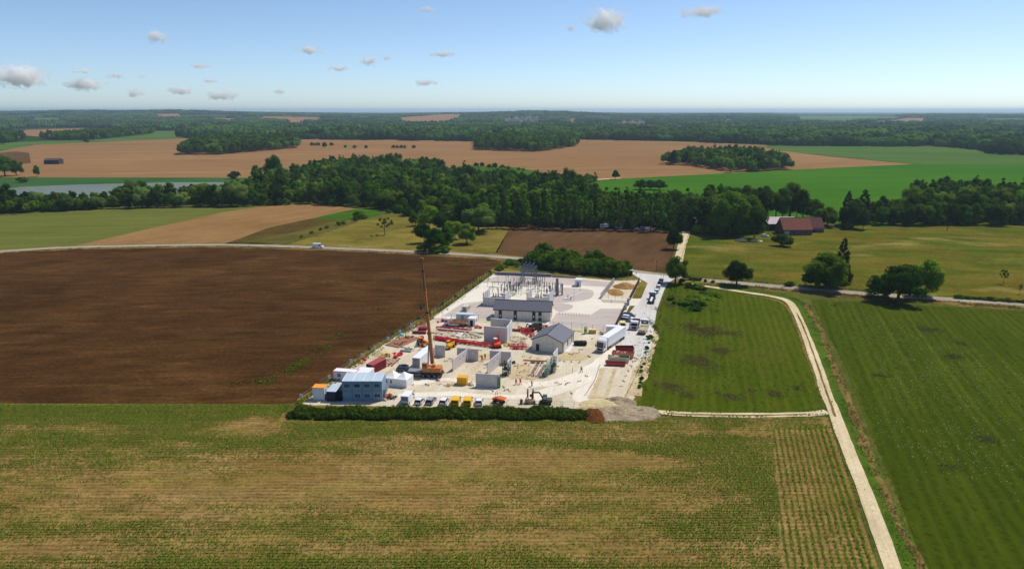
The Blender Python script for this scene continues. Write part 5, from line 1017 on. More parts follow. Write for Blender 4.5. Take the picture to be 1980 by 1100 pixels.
# tipper facing the camera
def lorry(label, px, py, rz, body, cabcol=C_w, L=8, name='lorry', load=None, group=None, cabH=3.0):
    t = thing(name, label, 'lorry', P(px, py), rz, group); MB().box(-L / 2, L / 2 - .3, -.45, .45, .6, .9).obj('chassis', M_dark, t); cab(t, L / 2 - 1.9, 2.4, cabH, cabcol, L=1.9)
    x0, x1 = -L / 2, L / 2 - 2.1
    if body == 'tipper':
        m = load or M_dred; bd = MB().box(x0, x1, -1.2, 1.2, 1.0, 1.12); bd.box(x0, x0 + .1, -1.2, 1.2, 1.12, 1.9); bd.box(x1 - .1, x1, -1.2, 1.2, 1.12, 2.3)
        for s in (-1, 1): bd.box(x0, x1, s * 1.2 - .05, s * 1.2 + .05, 1.12, 1.9)
        bo = bd.obj('tipper_body', m, t); [bo and MB().box(x0 + .5 + k * 1.1, x0 + .6 + k * 1.1, s * 1.25, s * 1.25 + s * .06, 1.05, 1.9).obj('body_rib', m, bo) for k in range(4) for s in (-1, 1)]
        MB().blob(((x0 + x1) / 2, 0, 1.3), 1.0, 4, .25, flat=.35).obj('load', M_rust, t)
    elif body == 'bare':
        MB().box(x0 + .5, x1 - .6, -.35, .35, .92, 1.35).obj('tank', M_whiteb, t); MB().box(x1 - .5, x1 - .1, -1.2, 1.2, .95, 1.5).obj('cross_bar', cm('pinkish_red', 150, 70, 70), t); MB().beam((x0, -1.05, 1.0), (x1, -1.05, 1.0), .14).beam((x0, 1.05, 1.0), (x1, 1.05, 1.0), .14).obj('side_rail', M_black, t); MB().box(x0 - .05, x0 + .1, -1.2, 1.2, .6, .95).obj('tail_bar', M_black, t)
        for k in range(2): MB().box(x0 + .7 + k * 2, x0 + 1.7 + k * 2, -1.2, -.5, .55, 1.0).obj('mudguard', M_black, t); MB().box(x0 + .7 + k * 2, x0 + 1.7 + k * 2, .5, 1.2, .55, 1.0).obj('mudguard', M_black, t)
    elif body == 'flat':
        MB().box(x0, x1, -1.22, 1.22, .95, 1.12).obj('bed', M_tan, t); bb = random.Random(2)
        for k in range(6): MB().box(x0 + .2 + k * (x1 - x0) / 6.2, x0 + .1 + (k + .9) * (x1 - x0) / 6.2, -1.1, 1.1, 1.12, 1.45 + bb.uniform(0, .35)).obj('slab', cm('pale_slab', 180, 166, 140, .9, .15), t)
        MB().box(x0 - .04, x0 - .004, -1.2, 1.2, .5, .95).obj('tail_board', cm('brown_board', 84, 54, 42), t); MB().tube((x1 - .1, -.5, 2.2), (x1 - .1, .5, 2.2), .18).obj('roll', M_white, t)
    for x in (L / 2 - .95, -L / 2 + 1.0, -L / 2 + 2.3):
        for s in (-1, 1): wheel(t, x, s * 1.2, .5, .3)
    return t
lorry('white tipper lorry facing the camera on the access road', 1228, 632.5, R(-105), 'tipper'); lorry('lorry with bare black chassis parked facing the junction', 1260, 583, R(74), 'bare', L=9.5); lorry('flatbed lorry loaded with pale slabs at the site edge', 1244, 640, R(73), 'flat', L=10)
lorry('white tipper lorry with tan side boards on the red matting', 882, 630, R(172), 'tipper', L=7.6, load=M_tan, cabH=2.7)
# small white trailer behind the big lorry
t = thing('box_trailer', 'small white box trailer behind the big lorry', 'trailer', P(1185, 647), R(-8)); MB().box(-2.2, 2.4, -1, 1, .8, 2.9).obj('box', M_whiteb, t, bevel=.03); MB().box(-2.22, 2.42, -1.02, 1.02, 2.9, 2.98).obj('roof', M_white, t); MB().box(-3.5, -2.2, -.06, .06, .6, .72).obj('drawbar', M_grey, t); MB().box(2.4, 2.44, -.9, .9, .9, 2.8).obj('door', M_grey, t); [wheel(t, x, s * .95, .4, .25) for x in (-.4, .6) for s in (-1, 1)]
# mobile crane
cr = thing('mobile_crane', 'orange telescopic mobile crane with its boom raised high', 'crane', P(812, 727), R(-7))
MB().box(-6.2, 6.4, -1.2, 1.2, .9, 1.5).obj('chassis', M_dark, cr); c_ = MB().prof([(-6.2, .6), (-6.4, 1.6), (-6.0, 2.7), (-3.4, 2.7), (-3.2, .6)], -1.3, 1.3).obj('cab', M_navy, cr, bevel=.06); MB().box(-6.0, -3.6, -1.32, -1.302, 1.7, 2.4).obj('side_window', M_glass, c_); MB().box(-5.2, -3.6, -1.335, -1.322, 1.25, 1.4).obj('lettering_stripe', M_whiteb, c_)
for k in range(5):
    x = (-5, -3.2, 1.2, 2.8, 4.4)[k]; [wheel(cr, x, s * 1.35, .62, .4) for s in (-1, 1)]
MB().box(-3.1, .6, -1.25, 1.25, 1.5, 1.75).obj('deck', M_grey, cr)
for x in (-1.8, 5.6):
    for s in (-1, 1):
        og = MB().beam((x, 0, .9), (x, s * 3.0, .9), .3).obj('outrigger', M_dark, cr); MB().beam((x, s * 3.0, .15), (x, s * 3.0, 1.0), .2).obj('jack', M_steel, og); MB().box(x - .6, x + .6, s * 3.0 - .6, s * 3.0 + .6, .02, .15).obj('pad', cm('pad_red', 160, 84, 70), og)
    MB().box(x - .1, x + .1, -.1, .1, .95, 1.1).obj('bracket', M_dark, cr)
ss = MB().box(.9, 4.9, -1.3, 1.3, 1.65, 2.85).obj('superstructure', M_crane, cr, bevel=.08); MB().box(4.6, 6.0, -1.45, 1.45, 1.75, 3.0).obj('counterweight', M_crane, cr, bevel=.06); MB().box(1.0, 2.4, -1.45, -.45, 2.95, 4.2).obj('operator_cab', M_crane, cr, bevel=.06); MB().box(.97, 1.0, -1.35, -.55, 3.1, 4.1).obj('windscreen', M_glass, cr); MB().box(1.15, 2.3, -1.48, -1.452, 3.2, 4.05).obj('side_window', M_glass, cr)
for x in (1.6, 3.1, 4.6): MB().box(x, x + .2, -1.39, -1.352, 1.7, 2.9).obj('support_post', M_steel, ss)
MB().tube((3.9, -.5, 3.2), (3.9, .7, 3.2), .5, n=12).obj('winch', cm('winch_tan', 190, 130, 70), cr); r_ = MB(); [r_.beam((x, y, 2.95), (x, y, 3.9), .05) for x in (2.6, 3.6) for y in (-1.3, 1.3)]; [r_.beam((2.6, y, 3.9), (3.6, y, 3.9), .05) for y in (-1.3, 1.3)]; r_.obj('handrail', M_orange, cr)
r_ = MB(); [r_.beam((x, -1.2, 2.7), (x, -1.2, 3.3), .06) for x in (-5.5, -4.7, -3.9)]; r_.beam((-5.5, -1.2, 3.3), (-3.9, -1.2, 3.3), .06).tube((-5, .3, 2.9), (-3.7, .3, 2.9), .25).obj('hose_rack', M_dark, cr)
bpy.context.view_layer.update() if False else None
inv = Matrix.Translation(cr.location) @ Matrix.Rotation(cr.rotation_euler.z, 4, 'Z'); inv = inv.inverted()
b0 = inv @ (P(837, 724) + Vector((0, 0, 3.2))); b1 = inv @ P(815.5, 503, 31.5)
bd = b1 - b0
for k, (t0, t1, w_) in enumerate(((0, .30, .85), (.28, .50, .72), (.49, .72, .60), (.71, .9, .48), (.89, 1.0, .36))):
    s_ = MB().beam(b0 + bd * t0, b0 + bd * t1, w_, w_ * 1.1).obj('boom_section', cm('boom_orange', 170, 104, 50) if k < 3 else cm('boom_dark', 120, 78, 44), cr)
    MB().beam(b0 + bd * (t1 - .008), b0 + bd * (t1 + .006), w_ * 1.35, w_ * 1.4).obj('collar', M_dark if k % 2 else M_rust, s_)
MB().cbox((b1.x, b1.y, b1.z), (.9, .7, .6)).obj('boom_head', M_rust, cr); MB().tube((b0.x - .9, 0, 2.6), tuple(b0 + bd * .2 + Vector((-.5, 0, 0))), .16).obj('lift_cylinder', M_steel, cr)
hk = b1 + Vector((-.5, -.2, -12.5)); MB().tube(tuple(b1 + Vector((-.5, -.2, 0))), tuple(hk), .035, n=5).obj('hoist_cable', M_dark, cr); hb = MB().cbox((hk.x, hk.y, hk.z - .9), (.5, .35, .95)).obj('hook_block', M_dark, cr); MB().tube((hk.x, hk.y, hk.z - 1.4), (hk.x, hk.y, hk.z - .9), .09).obj('hook', M_steel, hb)
# excavators
def digger(label, px, py, rz, col, s=1.0, boom=((0.6, 1.3), (1.6, 3.0), (3.2, 3.2), (3.4, .9)), cabm=None, name='excavator'):
    e = thing(name, label, 'excavator', P(px, py), rz); e.scale = (s, s, s)
    for q in (-1, 1): tr = MB().prof([(-1.4, .1), (-1.55, .35), (-1.4, .62), (1.4, .62), (1.55, .35), (1.4, .1)], q * .95 - .22, q * .95 + .22).obj('track', M_black, e); [MB().tube((x, q * 1.18, .35), (x, q * 1.2, .35), .2).obj('roller', M_dark, tr) for x in (-1, 0, 1)]
    MB().box(-.5, .5, -.8, .8, .3, .75).obj('undercarriage', M_dark, e); MB().box(-1.6, 1.0, -1.05, 1.05, .75, 1.5).obj('engine_housing', col, e, bevel=.12); MB().box(-1.75, -1.2, -1.0, 1.0, .8, 1.45).obj('counterweight', col, e, bevel=.1)
    c = MB().hexa([(-.4, -.1, 1.5), (.95, -.1, 1.3), (.95, .95, 1.3), (-.4, .95, 1.5)], [(-.35, -.05, 2.6), (.7, -.05, 2.6), (.7, .9, 2.6), (-.35, .9, 2.6)]).obj('cab', cabm or col, e, bevel=.05)
    MB().box(-.25, .6, .93, .97, 1.7, 2.45).obj('side_window', M_whiteb if cabm else M_glass, c); MB().box(-.25, .6, -.12, -.08, 1.7, 2.45).obj('side_window', M_glass, c); MB().box(.86, .9, .02, .85, 1.5, 2.4).obj('windscreen', M_glass, c); MB().box(-.4, .75, -.1, .95, 2.6, 2.68).obj('roof', cabm or M_whiteb, c)
    pts = [Vector((a, -.45, b)) for a, b in boom]; nm = ('boom', 'boom', 'dipper_arm', 'linkage')
    for k in range(len(pts) - 1): o = MB().beam(pts[k], pts[k + 1], .24, .34).obj(nm[k], col, e)
    bk = pts[-1]; MB().prof([(bk.x - .1, bk.z), (bk.x - .7, bk.z - .35), (bk.x - .5, bk.z - .85), (bk.x + .15, bk.z - .6), (bk.x + .15, bk.z)], -.85, -.05).obj('bucket', M_dark, e)
    MB().tube(pts[0] + Vector((.1, 0, -.1)), (pts[0] + pts[1]) / 2 + Vector((.2, 0, 0)), .07).obj('ram', M_steel, e); MB().beam((1.6, -1, .35), (1.6, 1, .35), .12, .4).obj('dozer_blade', M_dark, e) if s < .95 else None; return e
digger('dark green mini excavator near the end of the hedge', 1055, 780.5, R(176), cm('olive_green', 74, 74, 50), .93, ((.6, 1.2), (1.7, 3.0), (3.6, 2.9), (3.7, .8)), cm('cab_green', 70, 88, 78))
digger('orange red excavator in front of the lilac wall', 961, 671, R(97), cm('red_orange', 214, 66, 32), 1.05, ((.5, 1.4), (.9, 3.4), (1.5, 3.6), (1.7, 2.0)))
digger('rusty excavator behind the small gabled building', 1024, 641, R(0), M_rust, .9)
# telehandlers, tractor
def handler(label, px, py, rz, col, s=1.0, name='telehandler', green=False, top=None, cat='telehandler'):
    e = thing(name, label, cat, P(px, py), rz); e.scale = (s, s, s); MB().box(-2.0, 2.0, -.6, .6, .6, 1.3).obj('chassis', col, e, bevel=.08); c = MB().box(-.6, .7, .1, 1.0, 1.0, 2.4, .08, .05).obj('cab', M_glass, e); MB().box(-.62, .72, .08, 1.02, 2.4, 2.5).obj('roof', top or col, c); MB().box(-1.9, -.1, -1.0, -.2, 1.0, 1.7).obj('engine_cover', col, e, bevel=.08)
    b = MB().beam((-1.8, -.1, 1.9), (2.6, -.1, 1.5), .3, .36).obj('boom', col, e); MB().beam((2.6, -.1, 1.5), (2.9, -.1, .5), .22).obj('boom_tip', M_dark, e); f = MB(); [f.box(2.9, 3.9, y - .07, y + .07, .35, .43) for y in (-.45, .3)]; f.box(2.85, 2.95, -.7, .5, .35, 1.1).obj('forks', M_dark, e)
    for x in (-1.3, 1.3): [wheel(e, x, q * 1.05, .55, .38, col) for q in (-1, 1)]
    MB().box(-2.06, -2.0, -.5, .5, .7, .95).obj('bumper', M_whiteb, e); return e
handler('yellow telehandler standing behind the first grey wall panel', 870, 673.5, R(62), M_yel, .95); handler('orange and yellow loader half hidden by the crane boom', 817, 668, R(118), cm('mix_orange', 218, 120, 24, .45), 1.05, 'wheel_loader', cat='loader')
handler('dark green tractor behind the small gabled building', 1036, 637, R(175), M_dgreen, 1.1, 'tractor', top=cm('teal', 60, 132, 112), cat='tractor')
# site dumper
e = thing('site_dumper', 'small orange site dumper with roll bar by the hedge', 'dumper', P(965, 780), R(-28)); MB().box(-1.5, 1.0, -.45, .45, .5, .9).obj('chassis', M_dark, e); MB().hexa([(-.1, -.6, .9), (1.1, -.6, .9), (1.1, .6, .9), (-.1, .6, .9)], [(-.4, -.95, 1.75), (1.9, -.95, 1.6), (1.9, .95, 1.6), (-.4, .95, 1.75)]).obj('skip', M_orange, e, bevel=.04); MB().box(-1.7, -.7, -.5, .5, .85, 1.35).obj('engine_cover', M_orange, e, bevel=.06); MB().box(-.75, -.35, -.3, .3, 1.2, 1.7).obj('seat', M_black, e); MB().beam((-.8, -.5, 1.0), (-.8, -.5, 3.0), .08).beam((-.8, .5, 1.0), (-.8, .5, 3.0), .08).beam((-.8, -.5, 3.0), (-.8, .5, 3.0), .08).obj('roll_bar', M_dark, e); [wheel(e, x, q * .8, .42, .3) for x in (-1.1, .9) for q in (-1, 1)]
# beige machine with two upright posts
e = thing('drilling_rig', 'beige machine with two upright pipes beside the mini excavator', 'machine', P(1025, 780), R(5)); MB().box(-1.3, 1.3, -.8, .8, .35, 1.0, .1, .1).obj('body', M_tan, e, bevel=.06); MB().box(-1.1, -.2, -.7, .7, 1.0, 1.5, .15, .1).obj('hood', M_tan, e, bevel=.06)
for x in (-.55, .75): up = MB().tube((x, .5, 1.0), (x, .5, 3.0), .2).obj('upright_pipe', M_rust, e); MB().tube((x, .5, 3.0), (x, .5, 3.7), .2).obj('pipe_end', M_stone, up)
MB().blob((.3, .5, 1.9), .4, 3).obj('winch_drum', M_rust, e); [wheel(e, x, q * .85, .35, .25) for x in (-.9, .9) for q in (-1, 1)]; tag(MB().tube((0, 0, 0), (0, 0, 1.2), .35, n=12).obj('oil_drum', cm('drum_brown', 92, 76, 58), None), 'brown drum left of the beige machine', 'drum').location = P(1008, 781)
# black tank, skips, boxes
e = thing('septic_tank', 'black ribbed plastic tank lying on the pale ground', 'tank', P(1122, 668), R(-3)); MB().tube((-1.7, 0, .8), (1.7, 0, .8), .78, n=16).obj('shell', cm('black_plastic', 30, 30, 32, .5), e); [MB().tube((x - .07, 0, .8), (x + .07, 0, .8), .85, n=16).obj('rib', M_black, e) for x in (-1.2, -.6, 0, .6, 1.2)]; MB().tube((.4, 0, 1.5), (.4, 0, 1.75), .3).obj('lid', M_grey, e); MB().tube((-2.0, 0, .8), (-1.7, 0, .8), .45, .78, 14).tube((1.7, 0, .8), (2.0, 0, .8), .78, .45, 14).obj('end_cap', cm('black_plastic', 30, 30, 32, .5), e)
def skip(label, p0, p1, D, h, col, inner=None, load=None, name='skip'):
    a = P(*p0); b = P(*p1); d = b - a; L = d.length; e = thing(name, label, 'skip', a, math.atan2(d.y, d.x)); mb = MB(); t = .08; s = .25
    mb.box(s, L - s, s * .5, D - s * .5, .12, .22)
    for (A, B, C2, D2) in (((s, s * .5), (L - s, s * .5), (L, 0), (0, 0)), ((L - s, D - s * .5), (s, D - s * .5), (0, D), (L, D)), ((s, D - s * .5), (s, s * .5), (0, 0), (0, D)), ((L - s, s * .5), (L - s, D - s * .5), (L, D), (L, 0))):
        mid = Vector((L / 2, D / 2)); f = lambda q, k: tuple(Vector(q) + (mid - Vector(q)).normalized() * k)
        mb.hexa([(*A, .12), (*B, .12), (*f(B, t), .12), (*f(A, t), .12)], [(*D2, h), (*C2, h), (*f(C2, t), h), (*f(D2, t), h)])
    mb.obj('body', col, e); r = MB(); [r.box(L * k / 6 - .05, L * k / 6 + .05, -.07, .1, .3, h - .05) for k in range(1, 6)]; r.box(-.05, L + .05, -.09, -.01, h - .1, h + .02); r.obj('rib', col, e)
    if inner: MB().box(L * .55, L - .12, D - .2, D - .1, .3, h - .02).obj('inner_side', inner, e)
    if load:
        rr = random.Random(int(p0[0])); [MB().blob((rr.uniform(.6, L * .62), rr.uniform(.5, D - .5), h - rr.uniform(.1, .4)), rr.uniform(.25, .5), k, .3, 6, 4, .7).obj('load', load, e) for k in range(7)]
    MB().box(.3, L - .3, .1, D - .1, 0, .12).obj('skid', M_dark, e); return e
skip('dark red skip at the back of the skip row', (1190.5, 684.5), (1226, 684.8), 2.3, 2.0, M_dred); skip('pale orange skip heaped with rubble', (1182, 691.5), (1225, 695.5), 2.2, 1.7, cm('faded_orange', 196, 130, 98), load=M_stone); skip('off white skip with green inside and rubble', (1174.5, 700), (1217, 702.5), 2.2, 1.6, cm('off_white', 200, 186, 164), cm('teal_inner', 40, 120, 96), M_stone); skip('low rusty red skip at the front of the row', (1171, 708), (1210, 709.5), 1.6, 1.0, cm('rust_red', 164, 76, 62, .7, .2, 2))
ys = thing('waste_container', 'bright yellow closed box container in front of the wall panels', 'container', P(883.5, 745), R(-8)); MB().box(0, 2.6, 0, 2.2, .12, 2.1).obj('box', M_yel, ys, bevel=.03); MB().box(-.04, 2.64, -.04, 2.24, 2.1, 2.2).obj('lid', M_yel, ys); [MB().box(x, x + .1, -.06, -.003, .15, 2.05).obj('rib', M_yel, ys) for x in (.1, .85, 1.6, 2.4)]; MB().box(.1, 2.5, .1, 2.1, 0, .12).obj('skid', M_dark, ys)
wc2 = thing('timber_crate', 'big wooden crate at the yard fence', 'crate', P(1138, 645.5), R(-4)); MB().box(0, 2.4, 0, 1.3, .1, 1.35).obj('box', M_wood, wc2, bevel=.02); [MB().box(x, x + .12, -.03, -.003, .1, 1.35).obj('batten', M_tan, wc2) for x in (.05, 1.1, 2.2)]; MB().box(-.05, 2.45, -.05, 1.35, 1.35, 1.42).obj('lid', cm('pale_lid', 224, 190, 140), wc2)
sp = scaffold(1130, 646, R(0), .8, .8, 2.4, 'lime green frame beside the wooden crate', cm('lime', 110, 170, 80))
tag(MB().blob((0, 0, .3), .9, 8, .35, 9, 5, .45).obj('blue_tarpaulin', M_cyan, None), 'crumpled light blue tarpaulin by the left fence', 'tarpaulin').location = P(776, 649)
st = thing('steel_sheet_stack', 'flat stack of long rusty steel sheets', 'stack', P(744, 668), R(60))
for k in range(7): MB().box(0, 11, -k * .78, -k * .78 - .7, .05 + .05 * (k % 3), .35).obj('sheet', M_rust if k % 2 else cm('rust_pale', 156, 112, 88, .85, .2), st)
# ================================================================ hedge, fences, heaps, switchgear, people, small things
def leafmass(name, cl, n, leaf, fm, seed, core=.8):
    rd = np.random.RandomState(seed); cl = np.array(cl); idx = rd.randint(0, len(cl), n); c = cl[idx]
    d = rd.randn(n, 3); d[:, 2] = np.abs(d[:, 2]) * .9 - .15; d /= np.linalg.norm(d, axis=1, keepdims=True); p = c[:, :3] + d * c[:, 3:4] * (.85 + .35 * rd.rand(n, 1))
    nr = d + rd.randn(n, 3) * .6; nr /= np.linalg.norm(nr, axis=1, keepdims=True); t = np.cross(nr, rd.randn(n, 3)); t /= np.linalg.norm(t, axis=1, keepdims=True); b = np.cross(nr, t); s = leaf * (.5 + .8 * rd.rand(n, 1)) / 2
    q = np.stack([p - t * s * 1.2, p - b * s * .8, p + t * s * 1.2, p + b * s * .8], 1).reshape(-1, 3); V = [q]; F3 = []; o = n * 4; iv, fi = ico(1)
    for x, y, z, r in cl: V.append(iv * r * core * (1 + .15 * (rd.rand(len(iv), 1) - .5)) + np.array([x, y, z])); F3.append(fi + o); o += len(iv)
    me = fastmesh(name, np.concatenate(V), [np.arange(n * 4).reshape(n, 4), np.concatenate(F3)]); return meshobj(name, me, fm)
rd = random.Random(8); cl = []; a = P(556, 811); b = P(1140, 812); dv = b - a; n = 78
for i in range(n):
    t = i / (n - 1); base = a + dv * t; end = min(1, i / 3 + .35, (n - 1 - i) / 3 + .35); bk = P(560 + 570 * t, 790).y
    for r in range(5):
        y = base.y + .6 + .4 * math.sin(i * .5) + (4.2 * r / 4) * (1 if t < .9 else 1 - (t - .9) * 4); h = (.75 + .58 * math.sin(math.pi * (r + .9) / 6)) * end * rd.uniform(.62, 1.2) * (.85 + .3 * math.sin(i * .7) * math.sin(i * .23))
        cl.append((base.x + rd.uniform(-.4, .4), y + rd.uniform(-.3, .3), h * .55, h * .75 + .15))
tag(leafmass('hedge', cl, 42000, .3, F_hedge, 3), 'long dense dark green hedge along the front of the site', 'hedge')
# ---- fences
def fence(label, pts, step, h, m=M_steel, wires=3, name='wire_fence', pr=.05, skipmesh=False, lean=0):
    q = [P(*p) for p in pts]; e = thing(name, label, 'fence', q[0]); w_ = MB(); o = q[0]; np_ = 0; pm = MB().tube((0, 0, 0), (lean, 0, h), pr, n=6).mesh('post'); pm.materials.append(m)
    for A, B in zip(q, q[1:]):
        L = (B - A).length; k = max(1, round(L / step))
        for i in range(k):
            c = A.lerp(B, i / k); po = bpy.data.objects.new('post', pm); C.objects.link(po); po.parent = e; po.location = c - o; np_ += 1
        for j in range(wires):
            z = h * (j + 1) / wires * .97; w_.beam(tuple(A - o + Vector((0, 0, z))), tuple(B - o + Vector((0, 0, z))), .022 if j < wires - 1 else .035)
    w_.obj('wire', M_mesh, e); return e
fence('light wire fence along the left site edge', [(583, 777), (637, 737), (700, 694), (775, 643), (826, 613)], 2.6, 1.9, M_steel)
fence('tall fence of dark posts beside the substation yard', [(833, 613), (952, 529)], 3.0, 2.6, cm('dark_post', 58, 46, 38, .8), 4, 'post_fence', .09)
fence('thin dark post fence across the front of the yard', [(838, 617), (925, 620.5), (1000, 628), (1105, 636), (1187, 644)], 3.2, 2.2, M_dark, 4, pr=.045)
fence('short post row on the gravel edge in the yard', [(1082, 608), (1143, 613)], 1.05, 1.0, M_dark, 1, 'post_row', .05)
fence('low wire fence beside the hedge at the parking row', [(980, 783), (1010, 784), (1110, 786), (1160, 792)], 3.5, 1.3, M_steel, 2, pr=.04)
fence('fence behind the sunken basin', [(1190, 543), (1237, 545)], 2.6, 2.0, M_dark, 3, pr=.04); fence('fence in front of the sunken basin', [(1163, 579), (1216, 581)], 2.6, 1.8, M_dark, 3, pr=.04)
fence('marker stake line along the right site edge', [(1245, 690), (1232, 722), (1222, 745), (1207, 772)], 2.0, .8, M_dark, 1, 'stake_line', .05); fence('stake line left of the sand bed', [(1160, 708), (1150, 738), (1129, 770)], 1.6, .7, M_dark, 1, 'stake_line', .04)
fence('field fence along the pasture edge by the road', [(1320, 541), (1420, 546), (1560, 558), (1700, 569)], 6, 1.2, M_wood, 2, pr=.06); fence('fence beside the white lane', [(1318, 500), (1334, 448)], 6, 1.2, M_wood, 2, pr=.06)
for k, (x, y) in enumerate([(583, 767), (637, 729), (679, 698), (725, 671), (751, 654), (774, 640), (796, 627), (700, 687)]):
    s = thing('fence_sign', 'white notice sign hung on the left site fence', 'sign', P(x, y + 8), R(-20), 'white signs on the left fence'); MB().box(-.4, .4, -.05, 0, .8, 1.85).obj('board', M_white, s); MB().tube((0, .03, 0), (0, .03, 1.8), .03).obj('post', M_steel, s)
def solid(label, p0, p1, h, th, m, name='yard_wall', cap=None, step=3.0, posts=None):
    a = P(*p0); b = P(*p1); d = b - a; L = d.length; e = thing(name, label, 'wall' if 'wall' in name else 'fence', a, math.atan2(d.y, d.x)); MB().box(0, L, -th / 2, th / 2, 0, h).obj('panel', m, e)
    if cap: MB().box(-.02, L + .02, -th / 2 - .05, th / 2 + .05, h, h + .08).obj('coping', cap, e)
    if posts:
        for k in range(int(L / step) + 1): MB().box(k * step - .08, k * step + .08, -th / 2 - .06, th / 2 + .06, 0, h + .05).obj('post', posts, e)
    return e
solid('low pale retaining wall on the left of the yard', (838.5, 616.5), (957, 531), .55, .3, M_concw); solid('lilac grey wall at the back of the yard', (957, 532), (1066, 536.3), 1.45, .25, cm('lilac_wall', 122, 112, 126, .85), cap=M_conc); solid('lower end of the back wall of the yard', (1066.5, 536.6), (1125, 539.5), .8, .25, cm('lilac_wall', 122, 112, 126, .85))
solid('grey slab wall left of the sunken basin', (1162, 578), (1187, 547.5), 2.4, .2, cm('slab_grey', 158, 152, 156, .85), 'slab_wall', posts=M_conc); solid('dark boarded fence right of the yard, front stretch', (1186, 644.5), (1207, 601), 2.2, .12, M_purple, 'board_fence', posts=M_dark); solid('dark boarded fence beside the sunken basin', (1212, 593), (1236, 547), 2.3, .12, M_purple, 'board_fence', posts=M_dark)
for x, y, l in ((1209.5, 599.5, 'front grey gate pillar of the yard'), (1214.5, 591, 'rear grey gate pillar of the yard')):
    g = thing('gate_pillar', l, 'pillar', P(x, y), R(-14)); MB().box(-.45, .45, -.35, .35, 0, 2.9).obj('shaft', M_conc, g, bevel=.03); MB().box(-.5, .5, -.4, .4, 2.9, 3.02).obj('cap', M_concw, g)
# ---- heaps
def heap(name, label, c, rx, ry, h, m, seed, rz=0, cat='heap', n=34, rough=.3):
    rs = np.random.RandomState(seed); u = np.linspace(-1, 1, n); X, Y = np.meshgrid(u, u); r = np.sqrt(X ** 2 + Y ** 2); base = np.clip(1 - r, 0, 1)
    nz = fbm(X * 3 + seed * 3, Y * 3 + seed, 4); Z = h * (np.clip(base * (1.25 + (nz - .5) * 1.4), 0, None) ** .85 + rough * (fbm(X * 9 + seed, Y * 9, 3) - .5) * (base > .03)); Z = np.where(r < 1, Z, -.15)
    V = np.stack([X * rx, Y * ry, Z], -1).reshape(-1, 3); i = (np.arange(n - 1)[:, None] * n + np.arange(n - 1)).ravel(); me = fastmesh(name, V, [np.stack([i, i + 1, i + n + 1, i + n], -1)])
    o = meshobj(name, me, m); o.location = (c.x, c.y, .1); o.rotation_euler = (0, 0, rz); tag(o, label, cat); return o
G_gravheap = groundmat('heap_gravel', tint=(1, .97, .9), cols=[srgb(138, 124, 106), srgb(158, 144, 124), srgb(178, 164, 142)], big=.3, fine=1.5, finek=.4, bump=1.5); G_brownheap = groundmat('heap_brown', [srgb(88, 56, 38), srgb(108, 70, 48)], .4, 2, finek=.4, bump=1); G_sand = groundmat('heap_sand', [srgb(186, 170, 142), srgb(202, 188, 162)], .3, 2, finek=.2, bump=.6)
heap('gravel_heap', 'grey gravel heap at the front right corner of the site', P(1206, 798), 5.6, 5.5, 1.05, G_gravheap, 1); heap('gravel_heap', 'coarse gravel heap reaching towards the fallow field', P(1243, 798), 4.2, 4, .7, G_gravheap, 2); heap('gravel_heap', 'small dark gravel heap behind the corner heaps', P(1196, 779), 4.5, 3.5, 1.2, G_gravheap, 3); heap('earth_heap', 'red brown earth bank at the right end of the hedge', P(1150, 804), 2.8, 4.5, 1.2, G_brownheap, 4)
heap('gravel_heap', 'left shoulder of the corner gravel heap beside the earth bank', P(1180, 799), 4.5, 5, .8, G_gravheap, 9)
heap('earth_heap', 'low sandy ramp leading onto the gravel heaps', P(1165, 784), 6, 4, .9, G_sand, 5)
heap('earth_heap', 'small pale soil heap right of the lilac wall', P(983, 668), 1.6, 2, .9, G_sand, 6); heap('earth_heap', 'brown soil mound inside the sunken basin', P(1210, 555), 5.5, 5, 1.3, G_earth, 7); heap('earth_heap', 'sandy mound left of the sunken basin', P(1190, 566), 3.2, 6, .9, G_earth, 8); heap('sand_heap', 'greenish sand mound behind the red container', P(742, 685), 3.5, 3, .7, G_sand, 10); heap('sand_heap', 'pale sand mound beside the red container', P(752, 700), 3, 2.5, .6, G_gravheap, 11); heap('mound', 'grassy mound beside the junction brambles', P(1352, 581), 11, 14, 1.8, G_r1, 12)
# ---- rubble
def rubble(label, poly, n, s0, s1, m, seed):
    q = [P(*p) for p in poly]; rr = random.Random(seed); xs = [p.x for p in q]; ys = [p.y for p in q]; mb = MB(); k = 0
    while k < n:
        x = rr.uniform(min(xs), max(xs)); y = rr.uniform(min(ys), max(ys))
        if not inpoly(np.array([x]), np.array([y]), q)[0]: continue
        mb.blob((x, y, .15), rr.uniform(s0, s1), rr.random(), .35, 6, 4, rr.uniform(.4, .9)); k += 1
    o = mb.obj('rubble', m); tag(o, label, 'rubble', kind='stuff')
rubble('pale stone rubble in the long trench left of the lilac wall', [(838, 642), (925, 646), (932, 656), (845, 652)], 150, .25, .85, M_stone, 1); rubble('stone rubble right of the lilac wall', [(985, 651), (1020, 653), (1012, 664), (990, 666)], 90, .25, .8, M_stone, 2); rubble('scattered stones by the left fence', [(792, 632), (812, 626), (806, 634), (795, 637)], 30, .15, .4, M_stone, 3)
rubble('broken stones round the flatbed lorry', [(1215, 668), (1255, 664), (1248, 690), (1232, 700), (1222, 676)], 60, .08, .22, M_stone, 4); rubble('stone scatter in the excavated footing', [(995, 703), (1060, 707), (1040, 735), (990, 733)], 90, .1, .3, M_stone, 5); rubble('crumbs of stone across the work area', [(800, 640), (1120, 700), (1100, 760), (760, 745)], 160, .06, .18, M_stone, 6)
rubble('loose stones on the corner gravel heaps', [(1170, 790), (1262, 785), (1275, 805), (1180, 812)], 160, .12, .4, G_gravheap, 7)
tr_ = cm('trench_soil', 120, 92, 62, .95, .2)
